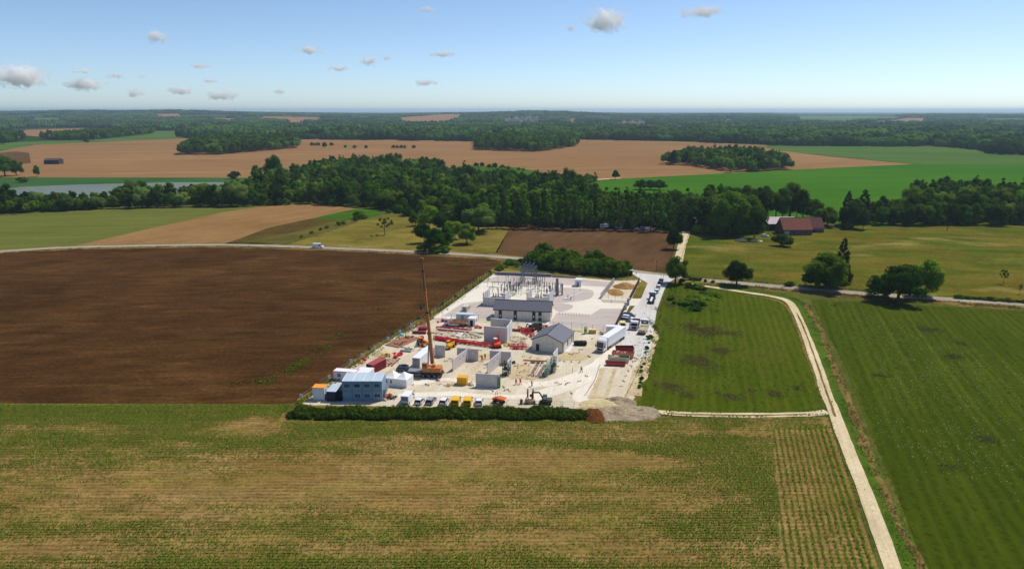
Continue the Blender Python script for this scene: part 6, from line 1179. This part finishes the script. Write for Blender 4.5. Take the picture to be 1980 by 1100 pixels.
for k, (p0, p1, w_, l) in enumerate((((1028, 728), (1041, 705), 1.3, 'narrow dark foundation trench left of the two'), ((1041, 730), (1056, 706), 1.3, 'narrow dark foundation trench right of the two'))):
    a = P(*p0); b = P(*p1); d = b - a; e = thing('formwork_trench', l, 'trench', a, math.atan2(d.y, d.x)); MB().box(0, d.length, -w_ / 2, w_ / 2, .1, .2).obj('bed', tr_, e); [MB().box(0, d.length, s * w_ / 2 - .1, s * w_ / 2 + .1, .1, .75).obj('side_board', M_conc, e) for s in (-1, 1)]
for k, (p0, p1, w_, h_, m_, l) in enumerate((((1012, 697.5), (1060, 699.5), .5, .45, M_wood, 'long timber formwork beam behind the trenches'), ((1026, 702), (1052, 703.5), .6, .5, tr_, 'short brown formwork beam'), ((845, 638), (935, 646.5), .5, .7, M_conc, 'long pale concrete kerb above the rubble trench'), ((798, 645), (824, 646), .9, .9, M_dred, 'dark red steel girder left of the boom'), ((810, 638), (826, 638.5), 1.6, 1.0, M_dred, 'dark red steel frame box left of the boom'), ((750, 709), (766, 696), .5, .35, M_dred, 'rusty girder beside the red bundles, left one'), ((757, 709), (773, 694), .5, .35, M_rust, 'rusty girder beside the red bundles, right one'), ((885, 652), (892, 645.5), 1.6, .5, M_white, 'white slab lying in the rubble trench'), ((990, 640.5), (1006, 641.5), .6, .9, M_rust, 'brown timber box by the yard fence'), ((770, 671), (798, 676), .3, .3, M_dark, 'dark pipe bundle on the left ground'), ((775, 679), (795, 681), 1.0, .5, M_grey, 'grey hose pile on the left ground'), ((1024, 665), (1022, 673), .3, .3, M_stone, 'low kerb left of the gabled building'), ((1110, 640), (1128, 642.5), .4, .25, M_wood, 'plank pile by the yard fence'))):
    a = P(*p0); b = P(*p1); d = b - a; e = thing('beam' if w_ < .8 else 'slab', l, 'beam' if w_ < .8 else 'slab', a, math.atan2(d.y, d.x)); MB().box(0, d.length, -w_ / 2, w_ / 2, .22, h_).obj('body', m_, e, bevel=.02); [MB().box(x, x + .15, -w_ / 2 - .1, w_ / 2 + .1, .08, .22).obj('bearer', M_wood, e) for x in (.2, d.length / 2, d.length - .35)]
# ---- red barriers
bm_ = MB(); bm_.beam((-1, 0, .95), (1, 0, .95), .14).beam((-1, 0, .2), (1, 0, .2), .14)
for x in (-1, -.5, 0, .5, .96): bm_.beam((x, 0, .15), (x, 0, 1.0), .11)
bm_.beam((-1, 0, .6), (1, 0, .6), .3, .06); BP = bm_.obj('panel', M_red); BF = MB().box(-.85, -.7, -.3, .3, .0, .1).box(.7, .85, -.3, .3, 0, .1).obj('feet', cm('barrier_feet', 200, 120, 120, .6)); B0 = thing('plastic_barrier', 'red plastic work barrier standing in a row', 'barrier', (0, 0, 0)); BP.parent = B0; BF.parent = B0
def brow(p0, p1, n, label, group, tilt=0, seed=0):
    global B0f
    a = P(*p0); b = P(*p1); d = b - a; rr = random.Random(seed + n)
    for i in range(n):
        q = a + d * ((i + .5) / n); q = q + Vector((rr.uniform(-.25, .25), rr.uniform(-.3, .3), .1)); rz = math.atan2(d.y, d.x) + rr.uniform(-.25, .25)
        if not B0f: B0f = True; o = B0; o.location = q; o.rotation_euler = (0, 0, rz); o['label'] = label; o['group'] = group
        else: o = dup(B0, q, rz, label, group)
        if tilt: o.rotation_euler = (tilt + rr.uniform(-.1, .1), 0, rz)
B0f = False
brow((840, 655), (962, 672), 13, 'red plastic barrier in the long row before the lilac wall', 'long front row of red barriers'); brow((842, 658.5), (958, 674), 12, 'red plastic barrier in the second row before the lilac wall', 'second row of red barriers', seed=5); brow((840, 657), (900, 664), 8, 'red barrier squeezed between the two rows', 'barriers between the rows', seed=9)
for k in range(4): brow((845 + k * 2, 632 + k * 2.2), (903 + k * 2, 636 + k * 2.4), 7, 'red barrier lying flat in front of the tipper lorry', 'red barriers lying flat', 1.4, seed=20 + k)
brow((1002, 636), (1033, 650), 5, 'red barrier in the slanting row behind the gabled building', 'slanting row of red barriers'); brow((1004, 640), (1030, 653), 4, 'red barrier in the slanting row behind the gabled building', 'slanting row of red barriers', seed=3); brow((986, 670), (1018, 671), 4, 'red barrier right of the orange excavator', 'barriers right of the excavator'); brow((988, 675), (1016, 676), 4, 'red barrier right of the orange excavator', 'barriers right of the excavator', seed=2); brow((905, 638), (912, 640), 1, 'single red barrier left of the lilac wall', 'single red barriers'); brow((806, 633), (828, 633), 3, 'red barrier behind the dark red girder', 'barriers by the girder'); brow((1030, 638), (1056, 634), 4, 'red barrier behind the tractor', 'barriers behind the tractor', seed=7)
for k, (x, y, r, l) in enumerate([(704, 697, .8, 'round red net bundle near the left fence'), (697, 700, .6, 'small red net bundle near the left fence'), (762, 685, .6, 'small red bundle left of the pair'), (766, 692, .9, 'big red bundle by the rusty girders'), (773, 688, 1.0, 'largest red bundle by the rusty girders'), (855, 622, .9, 'red bundle behind the tipper lorry'), (847, 624, .6, 'low red bundle behind the tipper lorry'), (923, 634, .9, 'red net heap beside the white hut'), (930, 635, .8, 'right red net heap beside the white hut'), (1017, 704, .5, 'red sack on the formwork'), (1045, 708, .4, 'small red sack between the trenches'), (818, 655, .9, 'red net bundle left of the boom'), (1056, 634, .9, 'red bundle behind the tractor')]):
    mb = MB(); rr = random.Random(k); [mb.blob((rr.uniform(-.5, .5) * r, rr.uniform(-.4, .4) * r, .35 * r + rr.uniform(0, .3) * r), r * rr.uniform(.4, .65), rr.random(), .3, 7, 5, .7) for _ in range(5)]; o = mb.obj('red_bundle', M_red); o.location = P(x, y) + Vector((0, 0, .08)); tag(o, l, 'bundle')
# small timber trestles and boards across the ground
bb = MB().box(-.7, .7, -.12, .12, .18, .28).obj('board', M_tan); b2 = MB().box(-.6, -.5, -.15, .15, 0, .18).box(.5, .6, -.15, .15, 0, .18).obj('foot', M_dark); T0 = thing('timber_trestle', 'low timber trestle on the pale ground', 'trestle', (0, 0, 0)); bb.parent = T0; b2.parent = T0; first = True
TP = [(1012,690),(1026,692),(1040,694),(1058,697),(1080,699),(1090,699),(1105,700),(1121,701),(1092,700),(1076,741),(1083,744),(1095,743),(1100,741),(1105,761),(1112,684),(1120,682),(1104,686),(1123,677),(1073,707),(1077,710),(1074,714),(1070,720),(1131,660),(1145,656),(1139,690),(905,744),(912,746),(851,744),(953,757),(985,757),(979,755),(974,749),(862,699),(872,695),(931,700),(1002,712),(1006,720),(1000,726),(998,709),(1010,708),(930,689),(928,678),(1215,718),(1210,728),(1206,738),(1201,748),(1226,700),(1229,694),(1220,708),(826,745),(798,745),(800,757),(774,752),(752,764),(757,768),(938,712),(928,720),(1120,738),(1134,728)]
rd = random.Random(31)
for x, y in TP:
    q = P(x, y) + Vector((0, 0, .1)); rz = rd.uniform(0, 3.1); sc_ = rd.uniform(.6, 1.1); l = 'low timber trestle scattered on the pale ground'
    if first: first = False; o = T0; o.location = q; o.rotation_euler = (0, 0, rz); o['label'] = l; o['group'] = 'timber trestles on the site'
    else: o = dup(T0, q, rz, l, 'timber trestles on the site')
    o.scale = (sc_, sc_, sc_ * 1.2)
for k, (x, y, l) in enumerate([(770, 668, 'rusty scrap heap beside the steel sheets'), (786, 662, 'orange and black tool heap by the left road'), (740, 692, 'dark scrap timber behind the red container'), (748, 690, 'brown scrap pile right of the timber'), (790, 655, 'tangled black hoses near the left fence'), (789, 678, 'grey cable tangle on the left ground'), (735, 700, 'brown pallet pile beside the red bundles'), (990, 704, 'black gas bottles behind the T wall'), (757, 772, 'dark compressor near the blue cabins'), (749, 768, 'orange and white pump near the blue cabins'), (1164, 647, 'grey wheel unit beside the white trailer'), (700, 703, 'pale pallets under the red net'), (868, 747, 'small stake cluster left of the yellow skip'), (908, 745, 'grey stones between skip and front wall')]):
    rr = random.Random(100 + k); mb = MB(); cols = [M_rust, M_orange, M_wood, M_rust, M_black, M_grey, M_rust, M_black, M_dark, M_orange, M_grey, M_wood, M_wood, M_stone]
    for _ in range(9):
        p = Vector((rr.uniform(-1, 1), rr.uniform(-.8, .8), rr.uniform(.05, .4))); an = rr.uniform(0, 3.1); L = rr.uniform(.4, 1.2); mb.beam(p, p + Vector((math.cos(an) * L, math.sin(an) * L, rr.uniform(-.05, .4))), rr.uniform(.08, .3))
    mb.blob((0, 0, .2), .5, k, .3, 6, 4, .6); o = mb.obj('scrap_pile', cols[k]); o.location = P(x, y) + Vector((0, 0, .1)); tag(o, l, 'pile')
for (x0, y0, x1, y1, l) in ((799, 680, 812, 645, 'black supply cable running from the loader to the left road'),):
    a = P(x0, y0); b = P(x1, y1); tag(MB().tube(tuple(a + Vector((0, 0, .16))), tuple(b + Vector((0, 0, .16))), .06).obj('supply_cable', M_black), l, 'cable')
# ---- poles and masts
def pole(label, x, y, hpx, m=M_dark, r=.06, name='mast', arm=0):
    H = hpx / (Sc(y) * .97); e = thing(name, label, 'pole', P(x, y)); MB().tube((0, 0, 0), (0, 0, H), r, r * .6, 8).obj('shaft', m, e); MB().tube((0, 0, 0), (0, 0, .15), r * 2.2).obj('base', M_conc, e)
    if arm: MB().beam((-arm, 0, H * .96), (arm, 0, H * .96), .12).obj('cross_arm', m, e); [MB().tube((x_, 0, H * .96), (x_, 0, H * .96 + .3), .06).obj('insulator', M_white, e) for x_ in (-arm * .9, arm * .9)]
    return e
for x, y, h, l in ((1109.5, 582, 25, 'thin lamp mast on the gravel island'), (1122, 565, 20, 'thin mast below the white hut'), (1116, 545, 22, 'slim mast in front of the tree belt'), (1182, 587, 9, 'short post at the basin fence'), (944, 545, 12, 'slim mast near the far yard corner'), (963, 552, 20, 'tall slim mast left of the switchgear'), (983, 550, 24, 'thin mast behind the left bay'), (1080, 571, 27, 'slim mast beside the slatted screen'), (912, 619, 12, 'short post at the front yard fence'), (1107, 722, 14, 'thin stake with sign on the pale road'), (1201, 711, 10, 'thin survey pole right of the skips'), (1088, 790, 14, 'thin pole near the mini excavator'), (943, 556, 16, 'second slim mast near the far yard corner')): pole(l, x, y, h)
pole('wooden utility pole at the edge of the brown field', 1269, 527, 22, M_bark, .13, 'utility_pole', .8); pole('utility pole in the pasture before the right wood', 1831, 449, 17, M_bark, .2, 'utility_pole', 1.6)
for x, y, l in ((863, 497, 'white road marker post on the left road'), (964, 487, 'white road marker post near the brown field'), (1289, 528, 'white marker post at the junction'), (1283, 537, 'red and white traffic cone board at the junction'), (1230, 531, 'dark bollard beside the green shed')):
    e = thing('marker_post', l, 'post', P(x, y)); MB().tube((0, 0, 0), (0, 0, 1.2), .12).obj('shaft', M_white if 'dark' not in l else M_dark, e); MB().box(-.13, .13, -.13, .13, .9, 1.05).obj('band', M_red, e)
# ---- transformer bays and switchgear
def bay(name, xl, yl, xr, yr, tx, ty, label):
    panel((xl, yl), (xr, yr), 3.4, .25, 'grey front fire wall of the %s transformer bay' % name, name='fire_wall', group='fire walls'); A = P(xl, yl); B = P(xr, yr); v = Vector((math.cos(VA), math.sin(VA), 0)) * 6.2
    for s, (p, l) in enumerate(((A, 'left'), (B, 'right'))):
        e = thing('fire_wall', 'tall pale fire wall on the %s of the %s transformer bay' % (l, name), 'wall', p, VA, 'fire walls'); MB().box(0, 6.2, -.13, .13, 0, 5.0).obj('wall', M_concw, e)
        for k in range(4): MB().box(k * 2.05 - .02, k * 2.05 + .1, -.22, .22, 0, 5.15).obj('column', M_conc, e)
    t = thing('transformer', label, 'transformer', P(tx, ty), UA); MB().box(-2.2, 2.2, -1.1, 1.1, .5, 3.0).obj('tank', M_grey, t, bevel=.05)
    for k in range(6): MB().box(-2.9, -2.3, -1 + k * .36, -.85 + k * .36, .8, 2.8).obj('radiator', M_steel, t); MB().box(2.3, 2.9, -1 + k * .36, -.85 + k * .36, .8, 2.8).obj('radiator', M_steel, t)
    MB().tube((.8, .9, 4.0), (2.6, .9, 4.0), .5, n=12).obj('conservator', M_white, t); MB().beam((1.5, .9, 3), (1.5, .9, 3.6), .2).obj('bracket', M_grey, t)
    for k in range(3):
        b_ = MB(); [b_.tube((-1.6 + k * .9, -.3, 3 + j * .22), (-1.62 + k * .9, -.32, 3.2 + j * .22), .2, .12, 8) for j in range(7)]; b_.obj('bushing', M_ins if k else cm('bushing_red', 110, 40, 50), t)
        b_ = MB(); [b_.tube((-1.8 + k * .5, -.9, 3 + j * .15), (-1.8 + k * .5, -.95, 3.13 + j * .15), .12, .08, 8) for j in range(5)]; b_.obj('small_bushing', cm('bushing_red', 110, 40, 50), t)
bay('left', 935, 592, 976, 594, 963, 589.5, 'grey transformer with white tank in the left bay'); bay('right', 1019, 592, 1061, 594.5, 1045, 591, 'grey transformer with white tank in the right bay')
def ins(mb, x, y, z0, z1, r=.13):
    n = int((z1 - z0) / .18); [mb.tube((x, y, z0 + k * (z1 - z0) / n), (x, y, z0 + (k + .85) * (z1 - z0) / n), r, r * .55, 8) for k in range(n)]
def gear(kind, q, label, group):
    e = thing({'post': 'post_insulator', 'breaker': 'circuit_breaker', 'disc': 'disconnector', 'ct': 'current_transformer', 'arr': 'surge_arrester'}[kind], label, 'switchgear', q, UA, group)
    MB().beam((0, 0, .15), (0, 0, 2.2), .14).beam((-.25, 0, .15), (.25, 0, .15), .3).obj('support', M_steel, e); i_ = MB()
    if kind == 'post': ins(i_, 0, 0, 2.2, 3.9); MB().tube((0, -.4, 3.95), (0, .4, 3.95), .06).obj('clamp', M_steel, e)
    elif kind == 'ct': ins(i_, 0, 0, 2.5, 4.1, .2); MB().tube((0, 0, 4.1), (0, 0, 4.6), .26, n=10).obj('head', M_steel, e); MB().box(-.3, .3, -.3, .3, 2.2, 2.5).obj('terminal_box', M_grey, e)
    elif kind == 'arr': ins(i_, 0, 0, 2.2, 3.7, .16); MB().tube((0, 0, 3.75), (0, 0, 3.8), .38, n=12).obj('grading_ring', M_steel, e)
    elif kind == 'breaker': ins(i_, 0, 0, 2.2, 3.5, .17); ins(i_, 0, 0, 3.6, 4.9, .17); MB().box(-.35, .35, -.3, .3, 1.0, 2.0).obj('drive_box', M_grey, e); MB().cbox((0, 0, 3.5), (.4, .4, .12)).obj('joint', M_steel, e)
    else: ins(i_, -.0, -.9, 2.3, 3.6); ins(i_, 0, .9, 2.3, 3.6); MB().beam((0, -1.1, 2.25), (0, 1.1, 2.25), .16).obj('base_beam', M_steel, e); MB().tube((0, -.9, 3.65), (0, .3, 4.3), .05).obj('blade', M_steel, e)
    i_.obj('insulator', M_ins, e); return e
U_ = Vector((math.cos(UA), math.sin(UA), 0)); V_ = Vector((math.cos(VA), math.sin(VA), 0))
for bn, (bx_, by_), rows in (('left', (955, 583), ['arr', 'ct', 'breaker', 'disc', 'post', 'disc']), ('right', (1040, 585), ['arr', 'ct', 'breaker', 'disc'])):
    o = P(bx_, by_)
    for r_i, kd in enumerate(rows):
        for k in range(3):
            q = o + U_ * (k * 2.3) + V_ * (5 + r_i * 4.2); gear(kd, q, {'post': 'post insulator', 'breaker': 'circuit breaker pole', 'disc': 'disconnector pole', 'ct': 'current transformer', 'arr': 'surge arrester'}[kd] + ' behind the %s transformer bay' % bn, '%s row behind the %s bay' % (kd if kd in ('post',) else {'breaker': 'breaker', 'disc': 'disconnector', 'ct': 'current transformer', 'arr': 'arrester'}[kd], bn))
    for k in range(3):
        a = o + U_ * (k * 2.3) + V_ * 5 + Vector((0, 0, 4.2)); b = a + V_ * (4.2 * (len(rows) - 1)); bt = MB(); n_ = 10
        for j in range(n_): f = lambda t: a.lerp(b, t) - Vector((0, 0, .35 * math.sin(math.pi * ((t * (len(rows) - 1)) % 1)))); bt.tube(f(j / n_), f((j + 1) / n_), .035, n=5)
        tag(bt.obj('overhead_conductor', M_steel), 'overhead conductor linking the %s bay equipment' % bn, 'cable', 'conductors of the %s bay' % bn)
for k in range(8): gear(['post', 'arr', 'ct'][k % 3], P(1022 + k * 4.3, 561 - k * .5 + (k % 2) * 5), 'slim insulator post in the middle of the switchyard', 'middle insulator posts')
for k in range(6): gear('post', P(1033 + k * 4, 549 + (k % 2) * 3), 'insulator post right of the lattice gantry', 'insulator posts right of the gantry')
for k in range(6): gear(['ct', 'post'][k % 2], P(985 + k * 4.5, 566 + (k % 3) * 3), 'insulator post left of the middle aisle', 'insulator posts left of the aisle')
def portal(x, y, w_, h_, label):
    e = thing('portal_frame', label, 'gantry', P(x, y), UA); [MB().beam((s * w_ / 2, 0, 0), (s * w_ / 2, 0, h_), .16).obj('leg', M_steel, e) for s in (-1, 1)]; MB().beam((-w_ / 2 - .1, 0, h_ + .08), (w_ / 2 + .1, 0, h_ + .08), .18).obj('beam', M_steel, e); i_ = MB(); [ins(i_, x_, 0, h_ - 1.1, h_ - .05, .1) for x_ in (-w_ / 3, 0, w_ / 3)]; i_.obj('insulator', M_ins, e)
portal(955, 575, 3.6, 4.0, 'dark portal frame inside the left bay'); portal(964, 568, 5.0, 4.6, 'wider portal frame behind the left bay'); portal(1030, 567, 4.6, 4.4, 'portal frame left of the right bay'); portal(1052, 578, 5.2, 5.2, 'portal frame above the right bay'); portal(990, 556, 5, 5, 'portal frame before the lattice gantry'); portal(1020, 560, 6, 4.6, 'flat portal frame in front of the gantry')
g = thing('lattice_gantry', 'tall galvanised lattice gantry at the back of the yard', 'gantry', P(1006, 550), UA)
for i in range(2):
    for j in range(3):
        x, y = i * 5.4, j * 2.6; l = MB(); [l.beam((x + a, y + b, 0), (x + a, y + b, 7.2), .09) for a in (0, .5) for b in (0, .5)]
        for k in range(9): z = k * .8; l.beam((x, y, z), (x + .5, y, z + .8), .05).beam((x + .5, y + .5, z), (x, y + .5, z + .8), .05).beam((x, y, z), (x, y + .5, z + .8), .05)
        l.obj('lattice_leg', M_steel, g)
for j in range(3):
    for z in (4.2, 6.6):
        l = MB(); y = j * 2.6; [l.beam((0, y + b, z + c), (5.9, y + b, z + c), .08) for b in (0, .5) for c in (0, .5)]; [l.beam((k * .75, y, z), (k * .75 + .75, y, z + .5), .05).beam((k * .75, y + .5, z + .5), (k * .75 + .75, y + .5, z), .05) for k in range(8)]; l.obj('cross_beam', M_steel, g)
        i_ = MB(); [ins(i_, 1.2 + k * 1.7, y + .25, z + .5, z + 1.6, .16) for k in range(3)]; i_.obj('insulator', cm('insulator_blue_grey', 74, 80, 104, .35), g)
for k in range(3): MB().tube((1.2 + k * 1.7, -1, 8.3), (1.2 + k * 1.7, 6.4, 8.3 - k * .1), .07).obj('busbar', M_steel, g); MB().tube((1.2 + k * 1.7, 5.4, 7), (1.2 + k * 1.7, 5.4, 10), .07).obj('spike', M_steel, g)
MB().beam((-3.5, 3, 6.0), (.5, 4.5, 8.6), .16).obj('stay', M_steel, g)
for x, y, h, l in ((1077, 572, 7.0, 'tall ribbed grey cable riser screen'), (1087, 571, 4.6, 'slimmer dark riser beside the ribbed screen')):
    e = thing('cable_riser', l, 'riser', P(x, y), UA); w_ = .8 if h > 5 else .4; MB().box(-w_ / 2, w_ / 2, -.4, .4, 0, h).obj('core', M_steel if h > 5 else M_dark, e); r_ = MB(); [r_.box(-w_ / 2 - .08, w_ / 2 + .08, -.5, .5, .3 + k * .5, .5 + k * .5) for k in range(int(h * 2) - 1)]; r_.obj('rib', M_grey, e); MB().box(-w_, w_, -.8, .8, 0, .15).obj('base', M_conc, e)
e = thing('pipe_trestle', 'white pipe assembly on the gravel island', 'pipework', P(1098, 580), R(-6)); MB().box(-1.4, 1.6, -.5, .5, .1, .55).obj('base', M_white, e); MB().tube((0, 0, .5), (0, 0, 2.0), .12).obj('valve', M_dark, e); MB().beam((-1.7, -.3, .3), (5.6, 12, .3), .5, .2).obj('kerb', M_concw, e); MB().tube((1.2, 0, .5), (1.2, 0, 1.4), .3).obj('cap', M_stone, e)
for x, y, l in ((874, 622, 0), (1152, 640, 0)): pass
# farm yard vehicles and pens seen under the trees
e = thing('parked_caravan', 'white caravan parked below the plantation trees', 'caravan', P(1168, 441), R(5)); MB().box(-3, 3, -1.1, 1.1, .5, 2.6, .3, .1).obj('body', M_white, e, bevel=.1); MB().box(-2, -.5, -1.13, -1.08, 1.3, 1.9).obj('window', M_glass, e); [wheel(e, .2, s * 1.05, .35, .2) for s in (-1, 1)]
car('white car below the plantation beside the gabled house', 1232, 443.5, R(5), C_w); car('pale car parked right of the white car by the trees', 1243, 444, R(-4), C_s); van('white van in the shade near the lane', 1254, 445, R(3), C_w); car('white car standing left of the barn', 1479, 458, R(-20), C_w)
heap('earth_heap', 'pale straw coloured mound left of the farm', P(1434, 465), 3.5, 3, 1.2, G_sand, 21); heap('earth_heap', 'right pale straw coloured mound by the farm tree', P(1462, 466), 3.5, 3, 1.2, G_sand, 22)
# ---- people
def person(label, x, y, rz, top, legs, pose='stand', helmet=None):
    st_ = .34 if pose == 'walk' else .12; e = thing('person', label, 'person', P(x, y) + Vector((0, 0, .1)), rz)
    J = {'pel': (0, 0, .95, .15), 'ch': (0, 0, 1.28, .17), 'nk': (.02, 0, 1.5, .065), 'hd': (.04, 0, 1.66, .105), 'ht': (.04, 0, 1.76, .08), 'kl': (st_ * .55, .1, .5, .075), 'fl': (st_, .11, .07, .05), 'tl': (st_ + .17, .11, .04, .035), 'kr': (-st_ * .3, -.1, .5, .075), 'fr': (-st_, -.11, .09, .05), 'tr': (-st_ + .17, -.11, .04, .035),
         'hl': (.0, .1, .9, .1), 'hr': (0, -.1, .9, .1), 'sl': (0, .2, 1.42, .075), 'el': (-.06, .27, 1.15, .05), 'wl': (.1, .27, .93, .035), 'sr': (0, -.2, 1.42, .075), 'er': (.06, -.27, 1.15, .05), 'wr': (.24, -.25, 1.0, .035)}
    E = [('pel', 'ch'), ('ch', 'nk'), ('nk', 'hd'), ('hd', 'ht'), ('pel', 'hl'), ('hl', 'kl'), ('kl', 'fl'), ('fl', 'tl'), ('pel', 'hr'), ('hr', 'kr'), ('kr', 'fr'), ('fr', 'tr'), ('ch', 'sl'), ('sl', 'el'), ('el', 'wl'), ('ch', 'sr'), ('sr', 'er'), ('er', 'wr')]
    for s in 'lr':
        w_ = J['w' + s]; sy = 1 if s == 'l' else -1; pk = 'p' + s; J[pk] = (w_[0] + .03, w_[1], w_[2] - .07, .028); E.append(('w' + s, pk))
        for f in range(4): k = 'f%d%s' % (f, s); J[k] = (w_[0] + .06 + .005 * f, w_[1] + (f - 1.5) * .018, w_[2] - .14 + abs(f - 1.4) * .008, .009); E.append((pk, k))
        J['t' + s + 'h'] = (w_[0] + .07, w_[1] - sy * .035, w_[2] - .08, .01); E.append((pk, 't' + s + 'h'))
    def skin(name, keys, edges, m, grow, sub=1):
        me = bpy.data.meshes.new(name); ks = list(keys); me.from_pydata([J[k][:3] for k in ks], [(ks.index(a), ks.index(b)) for a, b in edges], []); me.materials.append(m); o = bpy.data.objects.new(name, me); C.objects.link(o); o.parent = e
        sk = o.modifiers.new('skin', 'SKIN'); me.skin_vertices.new() if not me.skin_vertices else None
        for i, k in enumerate(ks): r = J[k][3] + grow; me.skin_vertices[0].data[i].radius = (r, r * (1.25 if k in ('ch', 'pel') else 1)); me.skin_vertices[0].data[i].use_root = (i == 0)
        sb = o.modifiers.new('sub', 'SUBSURF'); sb.levels = sub; sb.render_levels = sub; sk.use_smooth_shade = True; return o
    skin('body', list(J), E, M_skin, 0)
    jk = ['pel', 'ch', 'sl', 'el', 'sr', 'er', 'wl', 'wr']; skin('jacket', jk, [e_ for e_ in E if e_[0] in jk and e_[1] in jk], top, .035)
    tk = ['pel', 'hl', 'kl', 'fl', 'hr', 'kr', 'fr']; skin('trousers', tk, [e_ for e_ in E if e_[0] in tk and e_[1] in tk], legs, .03)
    MB().blob((.04, 0, 1.74), .135, 1, 0, 10, 6, .75).obj('helmet', helmet or M_white, e, smooth=True); MB().box(.1, .22, -.08, .08, 1.7, 1.72).obj('helmet_peak', helmet or M_white, e); return e
V_r = cm('vest_red', 226, 52, 46, .6, 0); V_o = cm('vest_orange', 240, 92, 34, .6, 0); V_y = cm('vest_yellow', 206, 226, 40, .6, 0)
for l, x, y, rz, t_, g_, p_ in (('person in red work clothes walking left of the trio', 998, 744, R(200), V_r, V_r, 'walk'), ('person in red work clothes in the middle of the trio', 1006, 743, R(20), V_r, V_r, 'walk'), ('person in orange jacket and dark trousers right of the trio', 1028.5, 747, R(185), V_o, M_dark, 'stand'), ('person in yellow vest alone on the white track', 1124, 719.5, R(-60), V_y, M_dark, 'walk'),
    ('person in yellow vest behind the T walls', 938, 694, R(250), V_y, M_dark, 'stand'), ('person in red beside the yellow vested worker', 932, 698, R(120), V_r, V_r, 'stand'), ('person in red and white beside the crane boom', 813, 677, R(30), V_r, M_white, 'stand')): person(l, x, y, rz, t_, g_, p_)
# ---------------------------------------------------------------- clouds
def cloudmat():
    m = bpy.data.materials.new('cloud_vapour'); m.use_nodes = True; nt = m.node_tree; N = nt.nodes; L = nt.links; N.remove(N['Principled BSDF'])
    v = N.new('ShaderNodeVolumePrincipled'); v.inputs['Color'].default_value = (1, 1, 1, 1); v.inputs['Anisotropy'].default_value = 0
    g = N.new('ShaderNodeTexCoord').outputs['Object']
    gp = N.new('ShaderNodeNewGeometry').outputs['Position']; n = noi(N, L, gp, .0055, 6, .62, .3); ln = N.new('ShaderNodeVectorMath'); ln.operation = 'LENGTH'; L.new(g, ln.inputs[0])
    sub = N.new('ShaderNodeMath'); sub.operation = 'SUBTRACT'; L.new(rng(N, L, n, .32, .7), sub.inputs[0]); L.new(rng(N, L, ln.outputs['Value'], .0, 1.0, -.15, .8), sub.inputs[1])
    L.new(rng(N, L, sub.outputs[0], .02, .35, 0, .009), v.inputs['Density']); L.new(v.outputs[0], N['Material Output'].inputs['Volume']); return m
CM = cloudmat()
iv, fi = ico(3)
CL = [(1173,40,88,38,'largest puffy white cloud right of the middle'),(1360,23,88,20,'flat white cloud near the top right'),(303,73,44,20,'slanting small cloud at the upper left'),(597,97,50,14,'flat little cloud left of the middle'),(716,118,38,18,'small cloud in the middle of the sky'),(858,105,50,10,'thin flat cloud right of the middle one'),
      (36,148,104,36,'big pale cloud bank at the left edge'),(165,163,70,22,'puffy cloud second from the left edge'),(348,176,54,14,'low flat cloud above the left hills'),(430,185,60,16,'long low cloud near the horizon'),(825,160,42,12,'faint low cloud near the centre'),(387,128,38,8,'thin streak cloud at the left'),(655,133,38,9,'faint streak cloud between two small clouds'),
      (222,147,32,10,'little cloud right of the left pair'),(158,138,32,8,'thin cloud above the second puffy cloud'),(827,20,44,10,'faint wisp near the top middle'),(276,148,18,9,'tiny cloud at the left'),(1103,56,26,14,'wisp left of the largest cloud'),(408,157,30,8,'tiny low streak cloud'),(747,113,24,10,'wisp right of the small middle cloud'),(260,180,32,16,'faint low puff above the left hills'),(542,177,30,9,'faint low puff near the horizon')]
for i, (x, y, wd, hh, lab) in enumerate(CL):
    el = (HZ - y) / FPX; D = min(1500 / max(el, .02), 22000); s = D / FPX; c = P(x, 300, 0); u = (550 - y) / FPX
    d = Vector(((x - 990) / FPX, CP + u * SP, u * CP - SP)); loc = Vector((0, 0, CAMH)) + d * (D / d.y)
    rr = np.random.RandomState(i); me = fastmesh('cloud', iv * (1 + .12 * (rr.rand(len(iv), 1) - .5)), [fi]); me.materials.append(CM)
    o = meshobj('cloud', me, None); o.location = loc; o.scale = (wd * s * .62, wd * s * .5, hh * s * .75); tag(o, lab, 'cloud', 'small fair weather clouds')
# ---------------------------------------------------------------- haze
hz = MB().box(-30000, 30000, -3200, 36000, -6, 122).obj('haze', None) if False else None
me = MB().box(-27000, 27000, -3100, 34500, -1.2, 118).mesh('haze'); hm = bpy.data.materials.new('air'); hm.use_nodes = True; hn = hm.node_tree
hn.nodes.remove(hn.nodes['Principled BSDF']); pv = hn.nodes.new('ShaderNodeVolumePrincipled'); pv.inputs['Color'].default_value = (.6, .8, 1, 1)
pv.inputs['Density'].default_value = 6e-5; pv.inputs['Anisotropy'].default_value = 0.2; hn.links.new(pv.outputs[0], hn.nodes['Material Output'].inputs['Volume'])
me.materials.append(hm); ho = bpy.data.objects.new('haze', me); C.objects.link(ho); tag(ho, 'thin blue air softening the far hills', 'haze', kind='stuff')
